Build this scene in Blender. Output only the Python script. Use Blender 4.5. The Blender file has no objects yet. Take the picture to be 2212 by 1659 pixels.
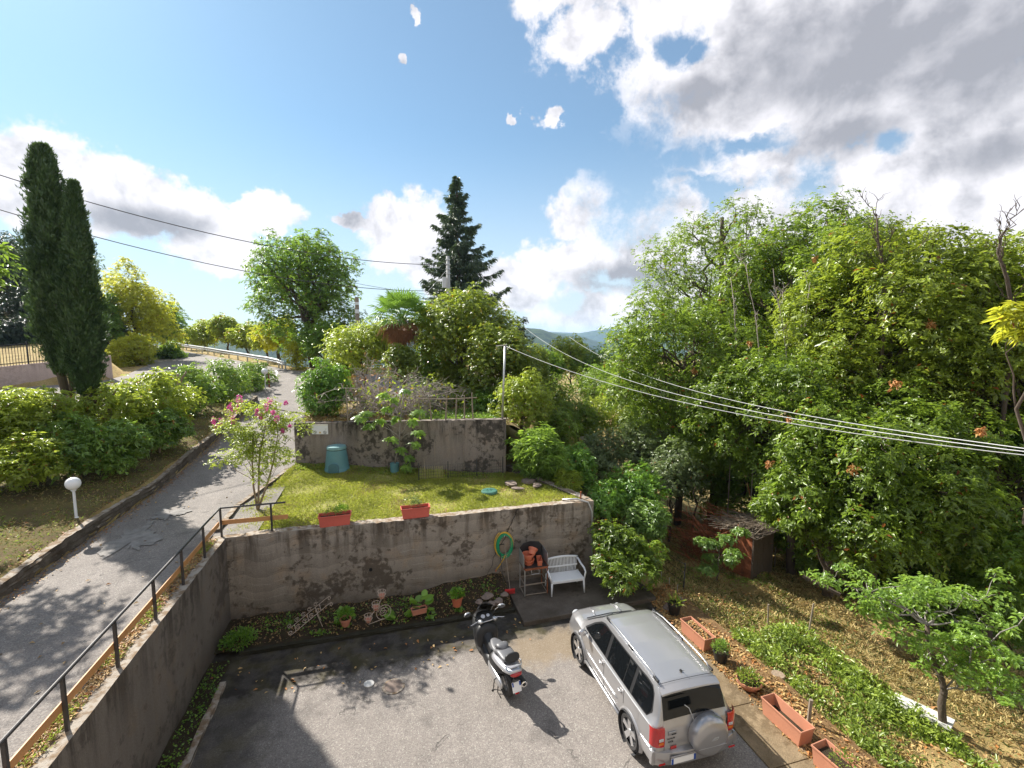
# Hillside driveway, walled parking bay and chestnut wood under a cloudy late-summer sky
EXPO = 1.0
CLOUD_W = (10.6, 10.4, 10.9); CLOUD_D = (4.3, 4.4, 4.9); SKYMUL = (.98, 1.38, 1.40); HORC = (8.0, 8.8, 9.9)
import bpy, bmesh, math, random
import numpy as np
from mathutils import Vector, Matrix
random.seed(7)
RNG = np.random.default_rng(11)
sc = bpy.context.scene
COL = sc.collection
PI = math.pi

# ------------------------------------------------------------------ camera, world, sun, exposure
CAMH, PITCH, YAW, FPX = 7.6, math.radians(6.0), math.radians(15.2), 1023.0
cd = bpy.data.cameras.new('camera'); cam = bpy.data.objects.new('camera', cd); COL.objects.link(cam)
cam.location = (0, 0, CAMH); cam.rotation_euler = (PI/2-PITCH, 0, -YAW)
cd.sensor_width = 36; cd.lens = 36*FPX/2212; cd.clip_start = 0.1; cd.clip_end = 20000
sc.camera = cam
SUN_EL = math.radians(40.3); SX, SY = -0.595, 0.803
sd = Vector((SX*math.cos(SUN_EL), SY*math.cos(SUN_EL), math.sin(SUN_EL))).normalized()
ld = bpy.data.lights.new('sun', 'SUN'); ld.energy = 5.0; ld.angle = math.radians(0.5); ld.color = (1, .95, .87)
sun = bpy.data.objects.new('sun', ld); COL.objects.link(sun); sun.rotation_euler = sd.to_track_quat('Z', 'Y').to_euler()
sc.view_settings.view_transform = 'Standard'; sc.view_settings.look = 'None'
sc.view_settings.exposure = EXPO; sc.view_settings.gamma = 1

cY, sY, cP, sP = math.cos(YAW), math.sin(YAW), math.cos(PITCH), math.sin(PITCH)
def ray(px, py):
    dx = (px-1106)/FPX; dy = (py-829.5)/FPX
    h = cP-dy*sP; d = sP+dy*cP
    return Vector((dx*cY+h*sY, -dx*sY+h*cY, -d))
def W(px, py, z=0.0):
    r = ray(px, py); t = (z-CAMH)/r.z
    return Vector((r.x*t, r.y*t, z))
def PB(px, py, d):
    return Vector((0, 0, CAMH))+ray(px, py)*d

# --- node helpers
class NT:
    def __init__(s, nt): s.nt = nt
    def n(s, typ, **kw):
        nd = s.nt.nodes.new(typ)
        for k, v in kw.items(): setattr(nd, k, v)
        return nd
    def set(s, sock, v):
        if isinstance(v, bpy.types.NodeSocket): s.nt.links.new(v, sock)
        elif v is not None:
            if hasattr(sock.default_value, '__len__') and not hasattr(v, '__len__'): v = (v,)*len(sock.default_value)
            if hasattr(v, '__len__') and len(sock.default_value) == 4 and len(v) == 3: v = tuple(v)+(1,)
            sock.default_value = v
    def m(s, op, a, b=None, c=None, clamp=False):
        nd = s.n('ShaderNodeMath', operation=op, use_clamp=clamp)
        s.set(nd.inputs[0], a)
        if b is not None: s.set(nd.inputs[1], b)
        if c is not None: s.set(nd.inputs[2], c)
        return nd.outputs[0]
    def vm(s, op, a, b=None):
        nd = s.n('ShaderNodeVectorMath', operation=op); s.set(nd.inputs[0], a)
        if b is not None:
            if op == 'SCALE': s.set(nd.inputs[3], b)
            else: s.set(nd.inputs[1], b)
        return nd.outputs['Value'] if op in ('LENGTH', 'DOT_PRODUCT') else nd.outputs[0]
    def mix(s, f, a, b, mode='MIX'):
        nd = s.n('ShaderNodeMixRGB', blend_type=mode); s.set(nd.inputs[0], f); s.set(nd.inputs[1], a); s.set(nd.inputs[2], b)
        return nd.outputs[0]
    def ss(s, v, a, b):
        nd = s.n('ShaderNodeMapRange', interpolation_type='SMOOTHSTEP'); s.set(nd.inputs[0], v)
        nd.inputs[1].default_value = a; nd.inputs[2].default_value = b
        return nd.outputs[0]
    def noise(s, vec, scale, detail=4, rough=.55, dist=0.0):
        nd = s.n('ShaderNodeTexNoise'); s.set(nd.inputs['Vector'], vec); nd.inputs['Scale'].default_value = scale
        nd.inputs['Detail'].default_value = detail; nd.inputs['Roughness'].default_value = rough; nd.inputs['Distortion'].default_value = dist
        return nd.outputs[0]
    def voro(s, vec, scale, feature='F1'):
        nd = s.n('ShaderNodeTexVoronoi', feature=feature); s.set(nd.inputs['Vector'], vec); nd.inputs['Scale'].default_value = scale
        return nd

# --- world: physical sky with clouds by direction
wd = bpy.data.worlds.new('World'); sc.world = wd; wd.use_nodes = True
w = NT(wd.node_tree)
for nd in list(wd.node_tree.nodes): wd.node_tree.nodes.remove(nd)
wout = w.n('ShaderNodeOutputWorld'); bg = w.n('ShaderNodeBackground'); wd.node_tree.links.new(bg.outputs[0], wout.inputs[0])
sky = w.n('ShaderNodeTexSky', sky_type='NISHITA', sun_disc=False); sky.sun_elevation = SUN_EL; sky.sun_rotation = math.atan2(SX, SY)
sky.air_density = 1.0; sky.dust_density = .6; sky.ozone_density = 2.5; sky.altitude = 500
tc = w.n('ShaderNodeTexCoord'); D = w.vm('NORMALIZE', tc.outputs['Generated'])
sep = w.n('ShaderNodeSeparateXYZ'); w.set(sep.inputs[0], D)
az = w.m('ARCTAN2', sep.outputs[0], sep.outputs[1]); el = w.m('ARCSINE', sep.outputs[2])
cmb = w.n('ShaderNodeCombineXYZ'); w.set(cmb.inputs[0], az); w.set(cmb.inputs[1], el); AE = AE0 = cmb.outputs[0]
def ncol(sc_, det):
    nd = w.n('ShaderNodeTexNoise'); w.set(nd.inputs['Vector'], D); nd.inputs['Scale'].default_value = sc_; nd.inputs['Detail'].default_value = det; nd.inputs['Roughness'].default_value = .6
    return w.vm('SUBTRACT', nd.outputs['Color'], (.5, .5, .5))
AE = w.vm('ADD', AE, w.vm('SCALE', ncol(5.0, 9), .14)); AE = w.vm('ADD', AE, w.vm('SCALE', ncol(21.0, 9), .055))
def azel(px, py):
    r = ray(px, py).normalized(); return math.atan2(r.x, r.y), math.asin(r.z)
def field(blobs):
    cur = None; AE_ = AE
    for (px, py, rx, ry) in blobs:
        a0, e0 = azel(px, py); a1 = azel(px-rx, py)[0]; a2 = azel(px+rx, py)[0]; e1 = azel(px, py-ry)[1]; e2 = azel(px, py+ry)[1]
        v = w.vm('SUBTRACT', AE_, (a0, e0, 0)); v = w.vm('MULTIPLY', v, (2/(a2-a1), 2/(e1-e2), 0))
        f = w.m('SUBTRACT', 1.0, w.vm('LENGTH', v))
        cur = f if cur is None else w.m('MAXIMUM', cur, f)
    return cur
POS = [(1870,90,760,330),(1640,-40,560,230),(1950,500,620,170),(2000,380,420,130),(1500,-30,420,150),(1900,60,560,330),(1700,150,330,190),(1500,40,250,130),(1250,-30,160,120),(1290,90,110,80),(1470,225,140,100),(2150,250,260,220),(1780,260,260,90),(2212,420,260,190),
 (2050,440,300,140),(1800,440,120,90),(1700,380,130,130),(1540,335,170,48),(1440,470,110,95),(1275,470,95,90),(1380,560,220,100),(1180,580,150,70),(1100,600,120,50),(1600,570,240,130),(1350,680,260,60),(1180,255,34,24),(1120,250,18,12),(900,130,10,22),
 (110,370,140,110),(230,400,150,100),(330,440,150,80),(430,470,150,70),(20,400,150,110),(560,470,110,45),(450,520,110,50),(880,500,110,90),(840,470,60,50),(760,490,60,22),(960,570,90,60),(915,45,16,12),(1100,640,200,30)]
NEG = [(1448,92,30,34),(1500,108,28,22),(1620,318,80,18),(1560,408,100,20),(1775,410,38,45),(1955,305,42,26),(1480,345,90,45),(1370,390,110,130),(1330,610,50,16),(1230,660,60,18)]
DRK = [(1830,120,520,230),(2150,120,420,200),(1500,200,160,60),(1850,290,180,70),(1400,600,220,40),(2150,330,160,60),(300,480,200,40)]
pos = field(POS); neg = field(NEG); AEs = AE; AE = AE0; drk = field(DRK)
n1 = w.noise(D, 7.0, 9, .58, .15); n1b = w.noise(w.vm('ADD', D, tuple(sd*0.035)), 7.0, 9, .58, .15)
n2 = w.noise(D, 2.6, 5, .5); n3 = w.noise(D, 24.0, 12, .70)
den = w.m('ADD', pos, w.m('MULTIPLY', w.m('SUBTRACT', n1, .5), 1.5))
den = w.m('ADD', den, w.m('MULTIPLY', w.m('SUBTRACT', n3, .5), .95))
nega = w.ss(w.m('ADD', neg, w.m('ADD', w.m('MULTIPLY', w.m('SUBTRACT', n1, .5), 2.8), w.m('MULTIPLY', w.m('SUBTRACT', n3, .5), 2.2))), -.45, .75)
# generic broken cloud elsewhere in the sky
outm = w.m('MAXIMUM', w.ss(w.m('ABSOLUTE', w.m('SUBTRACT', az, YAW)), .95, 1.25), w.ss(el, .75, 1.0))
gen = w.m('MULTIPLY', w.m('SUBTRACT', n2, .47), 4.0)
gen = w.m('ADD', gen, w.m('MULTIPLY', w.m('SUBTRACT', n1, .5), 1.2))
den = w.m('MAXIMUM', den, w.m('SUBTRACT', gen, w.m('MULTIPLY', w.m('SUBTRACT', 1.0, outm), 5)))
alpha = w.ss(den, -.04, .30)
alpha = w.m('MULTIPLY', alpha, w.ss(el, -.02, .02)); alpha = w.m('MULTIPLY', alpha, w.m('SUBTRACT', 1.0, nega))
lit = w.m('MULTIPLY', w.m('SUBTRACT', n1, n1b), 5.0)
thick = w.m('MULTIPLY', w.ss(den, .25, .75), .12)
dk = w.ss(w.m('ADD', drk, w.m('MULTIPLY', w.m('SUBTRACT', n2, .5), 1.1)), -.25, .85)
shade = w.m('ADD', w.m('MULTIPLY', dk, .95), thick)
shade = w.m('ADD', shade, w.m('MULTIPLY', w.m('SUBTRACT', n1, .5), .55))
shade = w.m('SUBTRACT', shade, w.m('MULTIPLY', lit, w.m('SUBTRACT', 1.0, w.m('MULTIPLY', dk, .6))), clamp=True)
ccol = w.mix(shade, CLOUD_W, CLOUD_D)
skyc = w.mix(1.0, sky.outputs[0], SKYMUL, 'MULTIPLY')
hz = w.ss(el, .40, -.04)
skyc = w.mix(w.m('ADD', w.m('MULTIPLY', hz, .68), .16), skyc, HORC)
fin = w.mix(w.m('MULTIPLY', alpha, .97), skyc, ccol)
w.set(bg.inputs[0], fin); bg.inputs[1].default_value = 0.052

# ------------------------------------------------------------------ mesh helpers
def tag(o, label=None, cat=None, group=None, kind=None):
    if label: o['label'] = label
    if cat: o['category'] = cat
    if group: o['group'] = group
    if kind: o['kind'] = kind
    return o
def thing(name, label, cat, loc=(0, 0, 0), rz=0, group=None):
    o = bpy.data.objects.new(name, None); o.empty_display_size = .2; COL.objects.link(o)
    o.location = loc; o.rotation_euler = (0, 0, rz)
    return tag(o, label, cat, group)
def link(name, me, mat, parent=None, smooth=False, label=None, kind=None):
    if mat is not None: me.materials.clear(); me.materials.append(mat)
    if smooth:
        me.polygons.foreach_set('use_smooth', [True]*len(me.polygons))
    o = bpy.data.objects.new(name, me); COL.objects.link(o)
    if parent is not None: o.parent = parent
    if label: o['label'] = label
    if kind: o['kind'] = kind
    return o
class MB:
    def __init__(s): s.v = []; s.f = []
    def add(s, vs, fs):
        b = len(s.v); s.v += [tuple(v) for v in vs]; s.f += [tuple(b+i for i in f) for f in fs]; return s
    def box(s, c, d, rz=0, rot=None):
        M = rot if rot is not None else Matrix.Rotation(rz, 3, 'Z')
        vs = []
        for sx, sy, sz in ((-1,-1,-1),(1,-1,-1),(1,1,-1),(-1,1,-1),(-1,-1,1),(1,-1,1),(1,1,1),(-1,1,1)):
            vs.append(Vector(c)+M @ Vector((sx*d[0]/2, sy*d[1]/2, sz*d[2]/2)))
        return s.add(vs, [(3,2,1,0),(4,5,6,7),(0,1,5,4),(1,2,6,5),(2,3,7,6),(3,0,4,7)])
    def bar(s, p0, p1, wx, wz):
        p0 = Vector(p0); p1 = Vector(p1); d = p1-p0; L = d.length
        q = d.to_track_quat('X', 'Z').to_matrix()
        return s.box((p0+p1)/2, (L, wx, wz), rot=q)
    def tube(s, pts, r, n=8, caps=True):
        pts = [Vector(p) for p in pts]; m = len(pts)
        rs = r if hasattr(r, '__len__') else [r]*m
        b = len(s.v); up = None
        for i, p in enumerate(pts):
            t = (pts[min(i+1, m-1)]-pts[max(i-1, 0)])
            if t.length < 1e-9: t = Vector((0, 0, 1))
            t.normalize()
            if up is None: up = t.orthogonal().normalized()
            else:
                up = up-t*up.dot(t)
                up = up.normalized() if up.length > 1e-6 else t.orthogonal().normalized()
            e = t.cross(up)
            for k in range(n):
                a = 2*PI*k/n; s.v.append(tuple(p+(up*math.cos(a)+e*math.sin(a))*rs[i]))
        for i in range(m-1):
            for k in range(n):
                a = b+i*n+k; c = b+i*n+(k+1) % n; s.f.append((a, c, c+n, a+n))
        if caps: s.f.append(tuple(b+k for k in range(n))[::-1]); s.f.append(tuple(b+(m-1)*n+k for k in range(n)))
        return s
    def lathe(s, prof, c=(0, 0, 0), n=20, axis='Z', cap=True):
        b = len(s.v); m = len(prof)
        for r, z in prof:
            for k in range(n):
                a = 2*PI*k/n
                if axis == 'Z': q = (c[0]+r*math.cos(a), c[1]+r*math.sin(a), c[2]+z)
                elif axis == 'X': q = (c[0]+z, c[1]+r*math.cos(a), c[2]+r*math.sin(a))
                else: q = (c[0]+r*math.sin(a), c[1]+z, c[2]+r*math.cos(a))
                s.v.append(q)
        for i in range(m-1):
            for k in range(n):
                a = b+i*n+k; d = b+i*n+(k+1) % n; s.f.append((a, d, d+n, a+n))
        if cap: s.f.append(tuple(b+k for k in range(n))[::-1]); s.f.append(tuple(b+(m-1)*n+k for k in range(n)))
        return s
    def prism(s, poly, a, b, plane='XY'):
        n = len(poly)
        def q(p, t):
            return {'XY': (p[0], p[1], t), 'YZ': (t, p[0], p[1]), 'XZ': (p[0], t, p[1])}[plane]
        return s.add([q(p, a) for p in poly]+[q(p, b) for p in poly],
                     [tuple(range(n))[::-1], tuple(range(n, 2*n))]+[(i, (i+1) % n, n+(i+1) % n, n+i) for i in range(n)])
    def trough(s, L, Wd, H, t=.02, taper=.88, c=(0, 0, 0)):
        # open box planter, outer top L x Wd, inner hollow
        def rect(l, ww, z): return [(c[0]-l/2, c[1]-ww/2, c[2]+z), (c[0]+l/2, c[1]-ww/2, c[2]+z), (c[0]+l/2, c[1]+ww/2, c[2]+z), (c[0]-l/2, c[1]+ww/2, c[2]+z)]
        lv = [rect(L*taper, Wd*taper, 0), rect(L-.03, Wd-.03, H-.04), rect(L, Wd, H-.04), rect(L, Wd, H), rect(L-.04, Wd-.04, H), rect((L-.07)*taper, (Wd-.07)*taper, .05)]
        b = len(s.v)
        for l in lv: s.v += l
        for i in range(len(lv)-1):
            for k in range(4): s.f.append((b+i*4+k, b+i*4+(k+1) % 4, b+i*4+4+(k+1) % 4, b+i*4+4+k))
        s.f.append((b+3, b+2, b+1, b)); e = b+(len(lv)-1)*4; s.f.append((e, e+1, e+2, e+3))
        return s
    def build(s, name, mat, parent=None, smooth=False, label=None, kind=None, off=None, bevel=0, seg=2, auto=None):
        vs = s.v
        if off is not None: vs = [(x-off[0], y-off[1], z-off[2]) for x, y, z in vs]
        me = bpy.data.meshes.new(name); me.from_pydata(vs, [], s.f); me.update()
        o = link(name, me, mat, parent, smooth, label, kind)
        if auto: 
            me.polygons.foreach_set('use_smooth', [True]*len(me.polygons)); me.set_sharp_from_angle(angle=math.radians(auto))
        if bevel:
            md = o.modifiers.new('bevel', 'BEVEL'); md.width = bevel; md.segments = seg; md.limit_method = 'ANGLE'; md.angle_limit = math.radians(40)
        return o
def dup(o, parent=None):
    c = o.copy(); COL.objects.link(c)
    if parent is not None: c.parent = parent
    for ch in list(o.children): dup(ch, c)
    return c
def ngrid(name, X, Y, Z, mat, parent=None, kind=None, keep=None, smooth=True, label=None):
    ny, nx = X.shape
    v = np.stack([X, Y, Z], -1).reshape(-1, 3)
    i = np.arange(ny-1)[:, None]*nx+np.arange(nx-1)[None, :]
    q = np.stack([i, i+1, i+nx+1, i+nx], -1).reshape(-1, 4)
    if keep is not None: q = q[keep.reshape(-1)]
    me = bpy.data.meshes.new(name); me.from_pydata(v.tolist(), [], q.tolist()); me.update()
    return link(name, me, mat, parent, smooth, label, kind)
def gablock(name, mat, label, cat, p0, p1, thick, zb, zt, jitter=.012, res=.12, parent=None, side=1):
    """rough cast wall from p0 to p1 (xy), body extends to +normal*side; zb,zt callables of t"""
    p0 = np.array(p0, float); p1 = np.array(p1, float); L = np.linalg.norm(p1-p0); d = (p1-p0)/L; nn = np.array((-d[1], d[0]))*side
    nx = max(3, int(L/res)); nz = 14
    prof = [(0, k/nz) for k in range(nz+1)]+[(.33, 1), (.66, 1), (1, 1), (1, .5), (1, 0)]
    vs = []; r = np.random.default_rng(int(abs(p0[0]*77+p0[1]*13))+5)
    for i in range(nx+1):
        t = i/nx; a = zb(t); b = zt(t)
        for j, (u, q) in enumerate(prof):
            jj = r.normal(0, jitter, 3)
            if i in (0, nx): jj *= .3
            if q == 0: jj[2] = 0
            x = p0+d*(L*t)+nn*(thick*u)+nn*jj[0]*(1 if u < .5 else -1)*1.0
            vs.append((x[0], x[1], a+(b-a)*q+(jj[2]*.6 if q == 1 else 0)))
    m = len(prof); fs = []
    for i in range(nx):
        for j in range(m-1):
            f = (i*m+j, (i+1)*m+j, (i+1)*m+j+1, i*m+j+1); fs.append(f if side == 1 else f[::-1])
    fs.append(tuple(range(m)) if side == 1 else tuple(range(m))[::-1]); fs.append(tuple(nx*m+k for k in range(m))[::-1] if side == 1 else tuple(nx*m+k for k in range(m)))
    me = bpy.data.meshes.new(name); me.from_pydata(vs, [], fs); me.update()
    o = link(name, me, mat, parent, True); me.set_sharp_from_angle(angle=math.radians(40))
    if cat: tag(o, label, cat)
    return o
def unit(v): return v/np.maximum(np.linalg.norm(v, axis=-1, keepdims=True), 1e-9)
def leafmesh(name, c, a, nrm, L, wr, mat, tint, parent=None, off=None, kind=None, fold=.12, label=None, droop=.12):
    """c base points, a leaf axis, nrm leaf normal, L length, wr width ratio; 2 triangles per leaf"""
    n = len(c); a = unit(a); b = unit(np.cross(a, nrm)); nn = np.cross(b, a)
    L = np.asarray(L).reshape(-1, 1)*np.ones((n, 1)); hw = L*wr*.5
    v = np.empty((n, 4, 3)); v[:, 0] = c
    mid = c+a*L*.45
    v[:, 1] = mid+b*hw+nn*L*fold; v[:, 3] = mid-b*hw+nn*L*fold
    v[:, 2] = c+a*L; v[:, 2, 2] -= (L*droop)[:, 0]
    v = v.reshape(-1, 3)
    if off is not None: v = v-np.array(off)
    i = np.arange(n)*4
    tri = np.stack([np.stack([i, i+1, i+2], -1), np.stack([i, i+2, i+3], -1)], 1).reshape(-1)
    me = bpy.data.meshes.new(name); me.vertices.add(n*4); me.vertices.foreach_set('co', v.astype(np.float32).reshape(-1))
    me.loops.add(n*6); me.loops.foreach_set('vertex_index', tri.astype(np.int32))
    me.polygons.add(n*2); me.polygons.foreach_set('loop_start', (np.arange(n*2)*3).astype(np.int32))
    try: me.polygons.foreach_set('loop_total', np.full(n*2, 3, np.int32))
    except Exception: pass
    at = me.attributes.new('tint', 'FLOAT', 'POINT'); at.data.foreach_set('value', np.repeat(tint, 4).astype(np.float32))
    me.update(calc_edges=True)
    return link(name, me, mat, parent, False, label, kind)
def rdir(n, r=None, zmin=-1.0):
    r = r or RNG
    z = r.uniform(zmin, 1, n); t = r.uniform(0, 2*PI, n); s = np.sqrt(1-z*z)
    return np.stack([s*np.cos(t), s*np.sin(t), z], -1)
def rosettes(C, O, k, L, r, spread=1.0, down=.25):
    """k leaves round each shoot; returns base, axis, normal, len, shoot index"""
    n = len(C); idx = np.repeat(np.arange(n), k)
    N = unit(O*.55+np.array((0, 0, .75))+rdir(n, r)*.45)[idx]
    tt = rdir(n*k, r); tt = unit(tt-N*np.sum(tt*N, 1, keepdims=True))
    ax = unit(tt*spread+N*.12+np.array((0, 0, -down*.6))+rdir(n*k, r)*.22)
    nr = unit(N+rdir(n*k, r)*.35)
    ln = L*r.uniform(.65, 1.2, n*k)*r.uniform(.6, 1.15, n)[idx]
    base = C[idx]+rdir(n*k, r)*L*.25
    return base, ax, nr, ln, idx
# ------------------------------------------------------------------ materials
def mat(name, base=(.5, .5, .5), rough=.6, metal=0.0, coat=0.0, build=None, bump=None, trans=0.0, emis=None, spec=.5):
    m = bpy.data.materials.new(name); m.use_nodes = True; t = NT(m.node_tree); b = m.node_tree.nodes['Principled BSDF']
    t.set(b.inputs['Base Color'], base); b.inputs['Roughness'].default_value = rough; b.inputs['Metallic'].default_value = metal
    b.inputs['Coat Weight'].default_value = coat; b.inputs['Coat Roughness'].default_value = .06
    b.inputs['Transmission Weight'].default_value = trans; b.inputs['Specular IOR Level'].default_value = spec
    if emis: t.set(b.inputs['Emission Color'], emis[0]); b.inputs['Emission Strength'].default_value = emis[1]
    t.b = b
    t.P = t.n('ShaderNodeNewGeometry').outputs['Position']
    if build: build(t)
    return m
def bumpn(t, h, s=.3, d=.02):
    nd = t.n('ShaderNodeBump'); nd.inputs['Strength'].default_value = s; nd.inputs['Distance'].default_value = d
    t.set(nd.inputs['Height'], h); t.set(t.b.inputs['Normal'], nd.outputs[0])
def simple(name, c, rough=.6, var=.25, sc_=6.0, metal=0.0, coat=0.0, bump=.1, spec=.5):
    def f(t):
        tcn = t.n('ShaderNodeTexCoord').outputs['Object']
        n = t.noise(tcn, sc_, 5); n2 = t.noise(tcn, sc_*7, 3)
        k = t.m('ADD', t.m('MULTIPLY', t.m('SUBTRACT', n, .5), var*2.4), 1.0)
        k = t.m('ADD', k, t.m('MULTIPLY', t.m('SUBTRACT', n2, .5), var))
        t.set(t.b.inputs['Base Color'], t.vm('SCALE', tuple(c), k))
        if bump: bumpn(t, n2, bump, .01)
    return mat(name, c, rough, metal, coat, f, spec=spec)
def leafmat(name, dark, light, trans, odd=(.28, .09, .02), oddf=.985, tf=.38, rough=.34):
    m = bpy.data.materials.new(name); m.use_nodes = True; t = NT(m.node_tree); nt = m.node_tree; b = nt.nodes['Principled BSDF']; out = nt.nodes['Material Output']
    a = t.n('ShaderNodeAttribute', attribute_name='tint'); f = a.outputs['Fac']
    P = t.n('ShaderNodeNewGeometry').outputs['Position']
    ln = t.noise(P, .9, 3)
    g = t.m('ADD', t.m('MULTIPLY', t.m('POWER', f, 1.4), .85), t.m('MULTIPLY', t.m('SUBTRACT', ln, .36), 1.1), clamp=True)
    c = t.mix(g, dark, light); c = t.mix(t.m('GREATER_THAN', f, oddf), c, odd)
    tcx = t.mix(g, tuple(x*.6 for x in trans), trans); tcx = t.mix(t.m('GREATER_THAN', f, oddf), tcx, tuple(x*1.3 for x in odd))
    t.set(b.inputs['Base Color'], c); b.inputs['Roughness'].default_value = rough; b.inputs['Specular IOR Level'].default_value = .5
    tr = t.n('ShaderNodeBsdfTranslucent'); t.set(tr.inputs[0], tcx)
    mx = t.n('ShaderNodeMixShader'); mx.inputs[0].default_value = tf
    nt.links.new(b.outputs[0], mx.inputs[1]); nt.links.new(tr.outputs[0], mx.inputs[2]); nt.links.new(mx.outputs[0], out.inputs[0])
    return m
M = {}
M['chestnut'] = leafmat('chestnut_leaf', (0.027, 0.056, 0.008), (0.246, 0.348, 0.041), (0.454, 0.645, 0.063), odd=(.30, .10, .02), oddf=.992)
M['chestnut_b'] = leafmat('chestnut_leaf_yellow', (0.042, 0.071, 0.009), (0.339, 0.427, 0.046), (0.561, 0.690, 0.063), oddf=.985)
M['oak'] = leafmat('oak_leaf', (0.034, 0.078, 0.013), (0.194, 0.322, 0.043), (0.439, 0.690, 0.062), oddf=.993, tf=.38)
M['maple'] = leafmat('maple_leaf', (0.050, 0.085, 0.014), (0.269, 0.337, 0.049), (0.546, 0.675, 0.064), odd=(.42, .27, .02), oddf=.93)
M['laurel'] = leafmat('laurel_leaf', (0.055, 0.139, 0.025), (0.224, 0.386, 0.052), (0.428, 0.746, 0.054), oddf=.998, tf=.3, rough=.28)
M['hedge'] = leafmat('hedge_leaf', (0.043, 0.096, 0.021), (0.248, 0.381, 0.062), (0.554, 0.820, 0.094), odd=(.38, .13, .03), oddf=.992, tf=.3, rough=.28)
M['hedge_y'] = leafmat('hedge_leaf_bright', (0.073, 0.124, 0.017), (0.387, 0.459, 0.051), (0.734, 0.869, 0.093), odd=(.38, .15, .03), oddf=.985, tf=.42, rough=.32)
M['yellow'] = leafmat('yellow_green_leaf', (0.194, 0.243, 0.024), (0.455, 0.476, 0.038), (0.950, 0.950, 0.075), oddf=.998, tf=.5)
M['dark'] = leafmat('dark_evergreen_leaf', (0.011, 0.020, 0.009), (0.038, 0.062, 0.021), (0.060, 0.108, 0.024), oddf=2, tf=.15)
M['spruce'] = leafmat('spruce_needle', (0.036, 0.065, 0.039), (0.120, 0.172, 0.069), (0.139, 0.209, 0.062), oddf=2, tf=.18)
M['cypress'] = leafmat('cypress_scale', (0.036, 0.076, 0.030), (0.098, 0.164, 0.056), (0.190, 0.317, 0.064), oddf=2, tf=.2)
M['olive'] = leafmat('grey_green_leaf', (0.081, 0.121, 0.051), (0.269, 0.324, 0.135), (0.307, 0.444, 0.102), oddf=.995, tf=.3)
M['fern'] = leafmat('fresh_green_leaf', (0.069, 0.131, 0.030), (0.244, 0.370, 0.070), (0.388, 0.619, 0.084), oddf=2, tf=.35)
M['fig'] = leafmat('fig_leaf', (0.083, 0.156, 0.028), (0.254, 0.390, 0.069), (0.528, 0.776, 0.093), oddf=2, tf=.4)
M['grass'] = leafmat('lawn_grass', (0.171, 0.211, 0.033), (0.523, 0.544, 0.081), (0.693, 0.759, 0.099), odd=(.36, .29, .12), oddf=.86, tf=.35, rough=.55)
M['weeds'] = leafmat('weed_leaf', (0.096, 0.154, 0.026), (0.344, 0.425, 0.072), (0.551, 0.730, 0.097), odd=(.30, .20, .08), oddf=.88, tf=.35)
M['litter'] = leafmat('fallen_leaf', (0.173, 0.093, 0.033), (0.690, 0.464, 0.179), (0.481, 0.297, 0.086), odd=(.42, .18, .05), oddf=.8, tf=.15, rough=.6)
M['drygrass'] = leafmat('dry_grass', (0.286, 0.211, 0.077), (0.780, 0.620, 0.257), (0.436, 0.342, 0.125), odd=(.10, .14, .03), oddf=.8, tf=.25, rough=.7)
M['flower'] = leafmat('pink_blossom', (0.500, 0.050, 0.220), (0.850, 0.220, 0.500), (0.700, 0.120, 0.380), oddf=2, tf=.4, rough=.5)
M['deadleaf'] = leafmat('dead_frond', (0.146, 0.064, 0.034), (0.393, 0.185, 0.085), (0.290, 0.141, 0.062), oddf=2, tf=.25, rough=.7)
M['palm'] = leafmat('palm_frond', (0.064, 0.156, 0.028), (0.254, 0.410, 0.069), (0.389, 0.652, 0.078), oddf=2, tf=.3, rough=.35)

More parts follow.
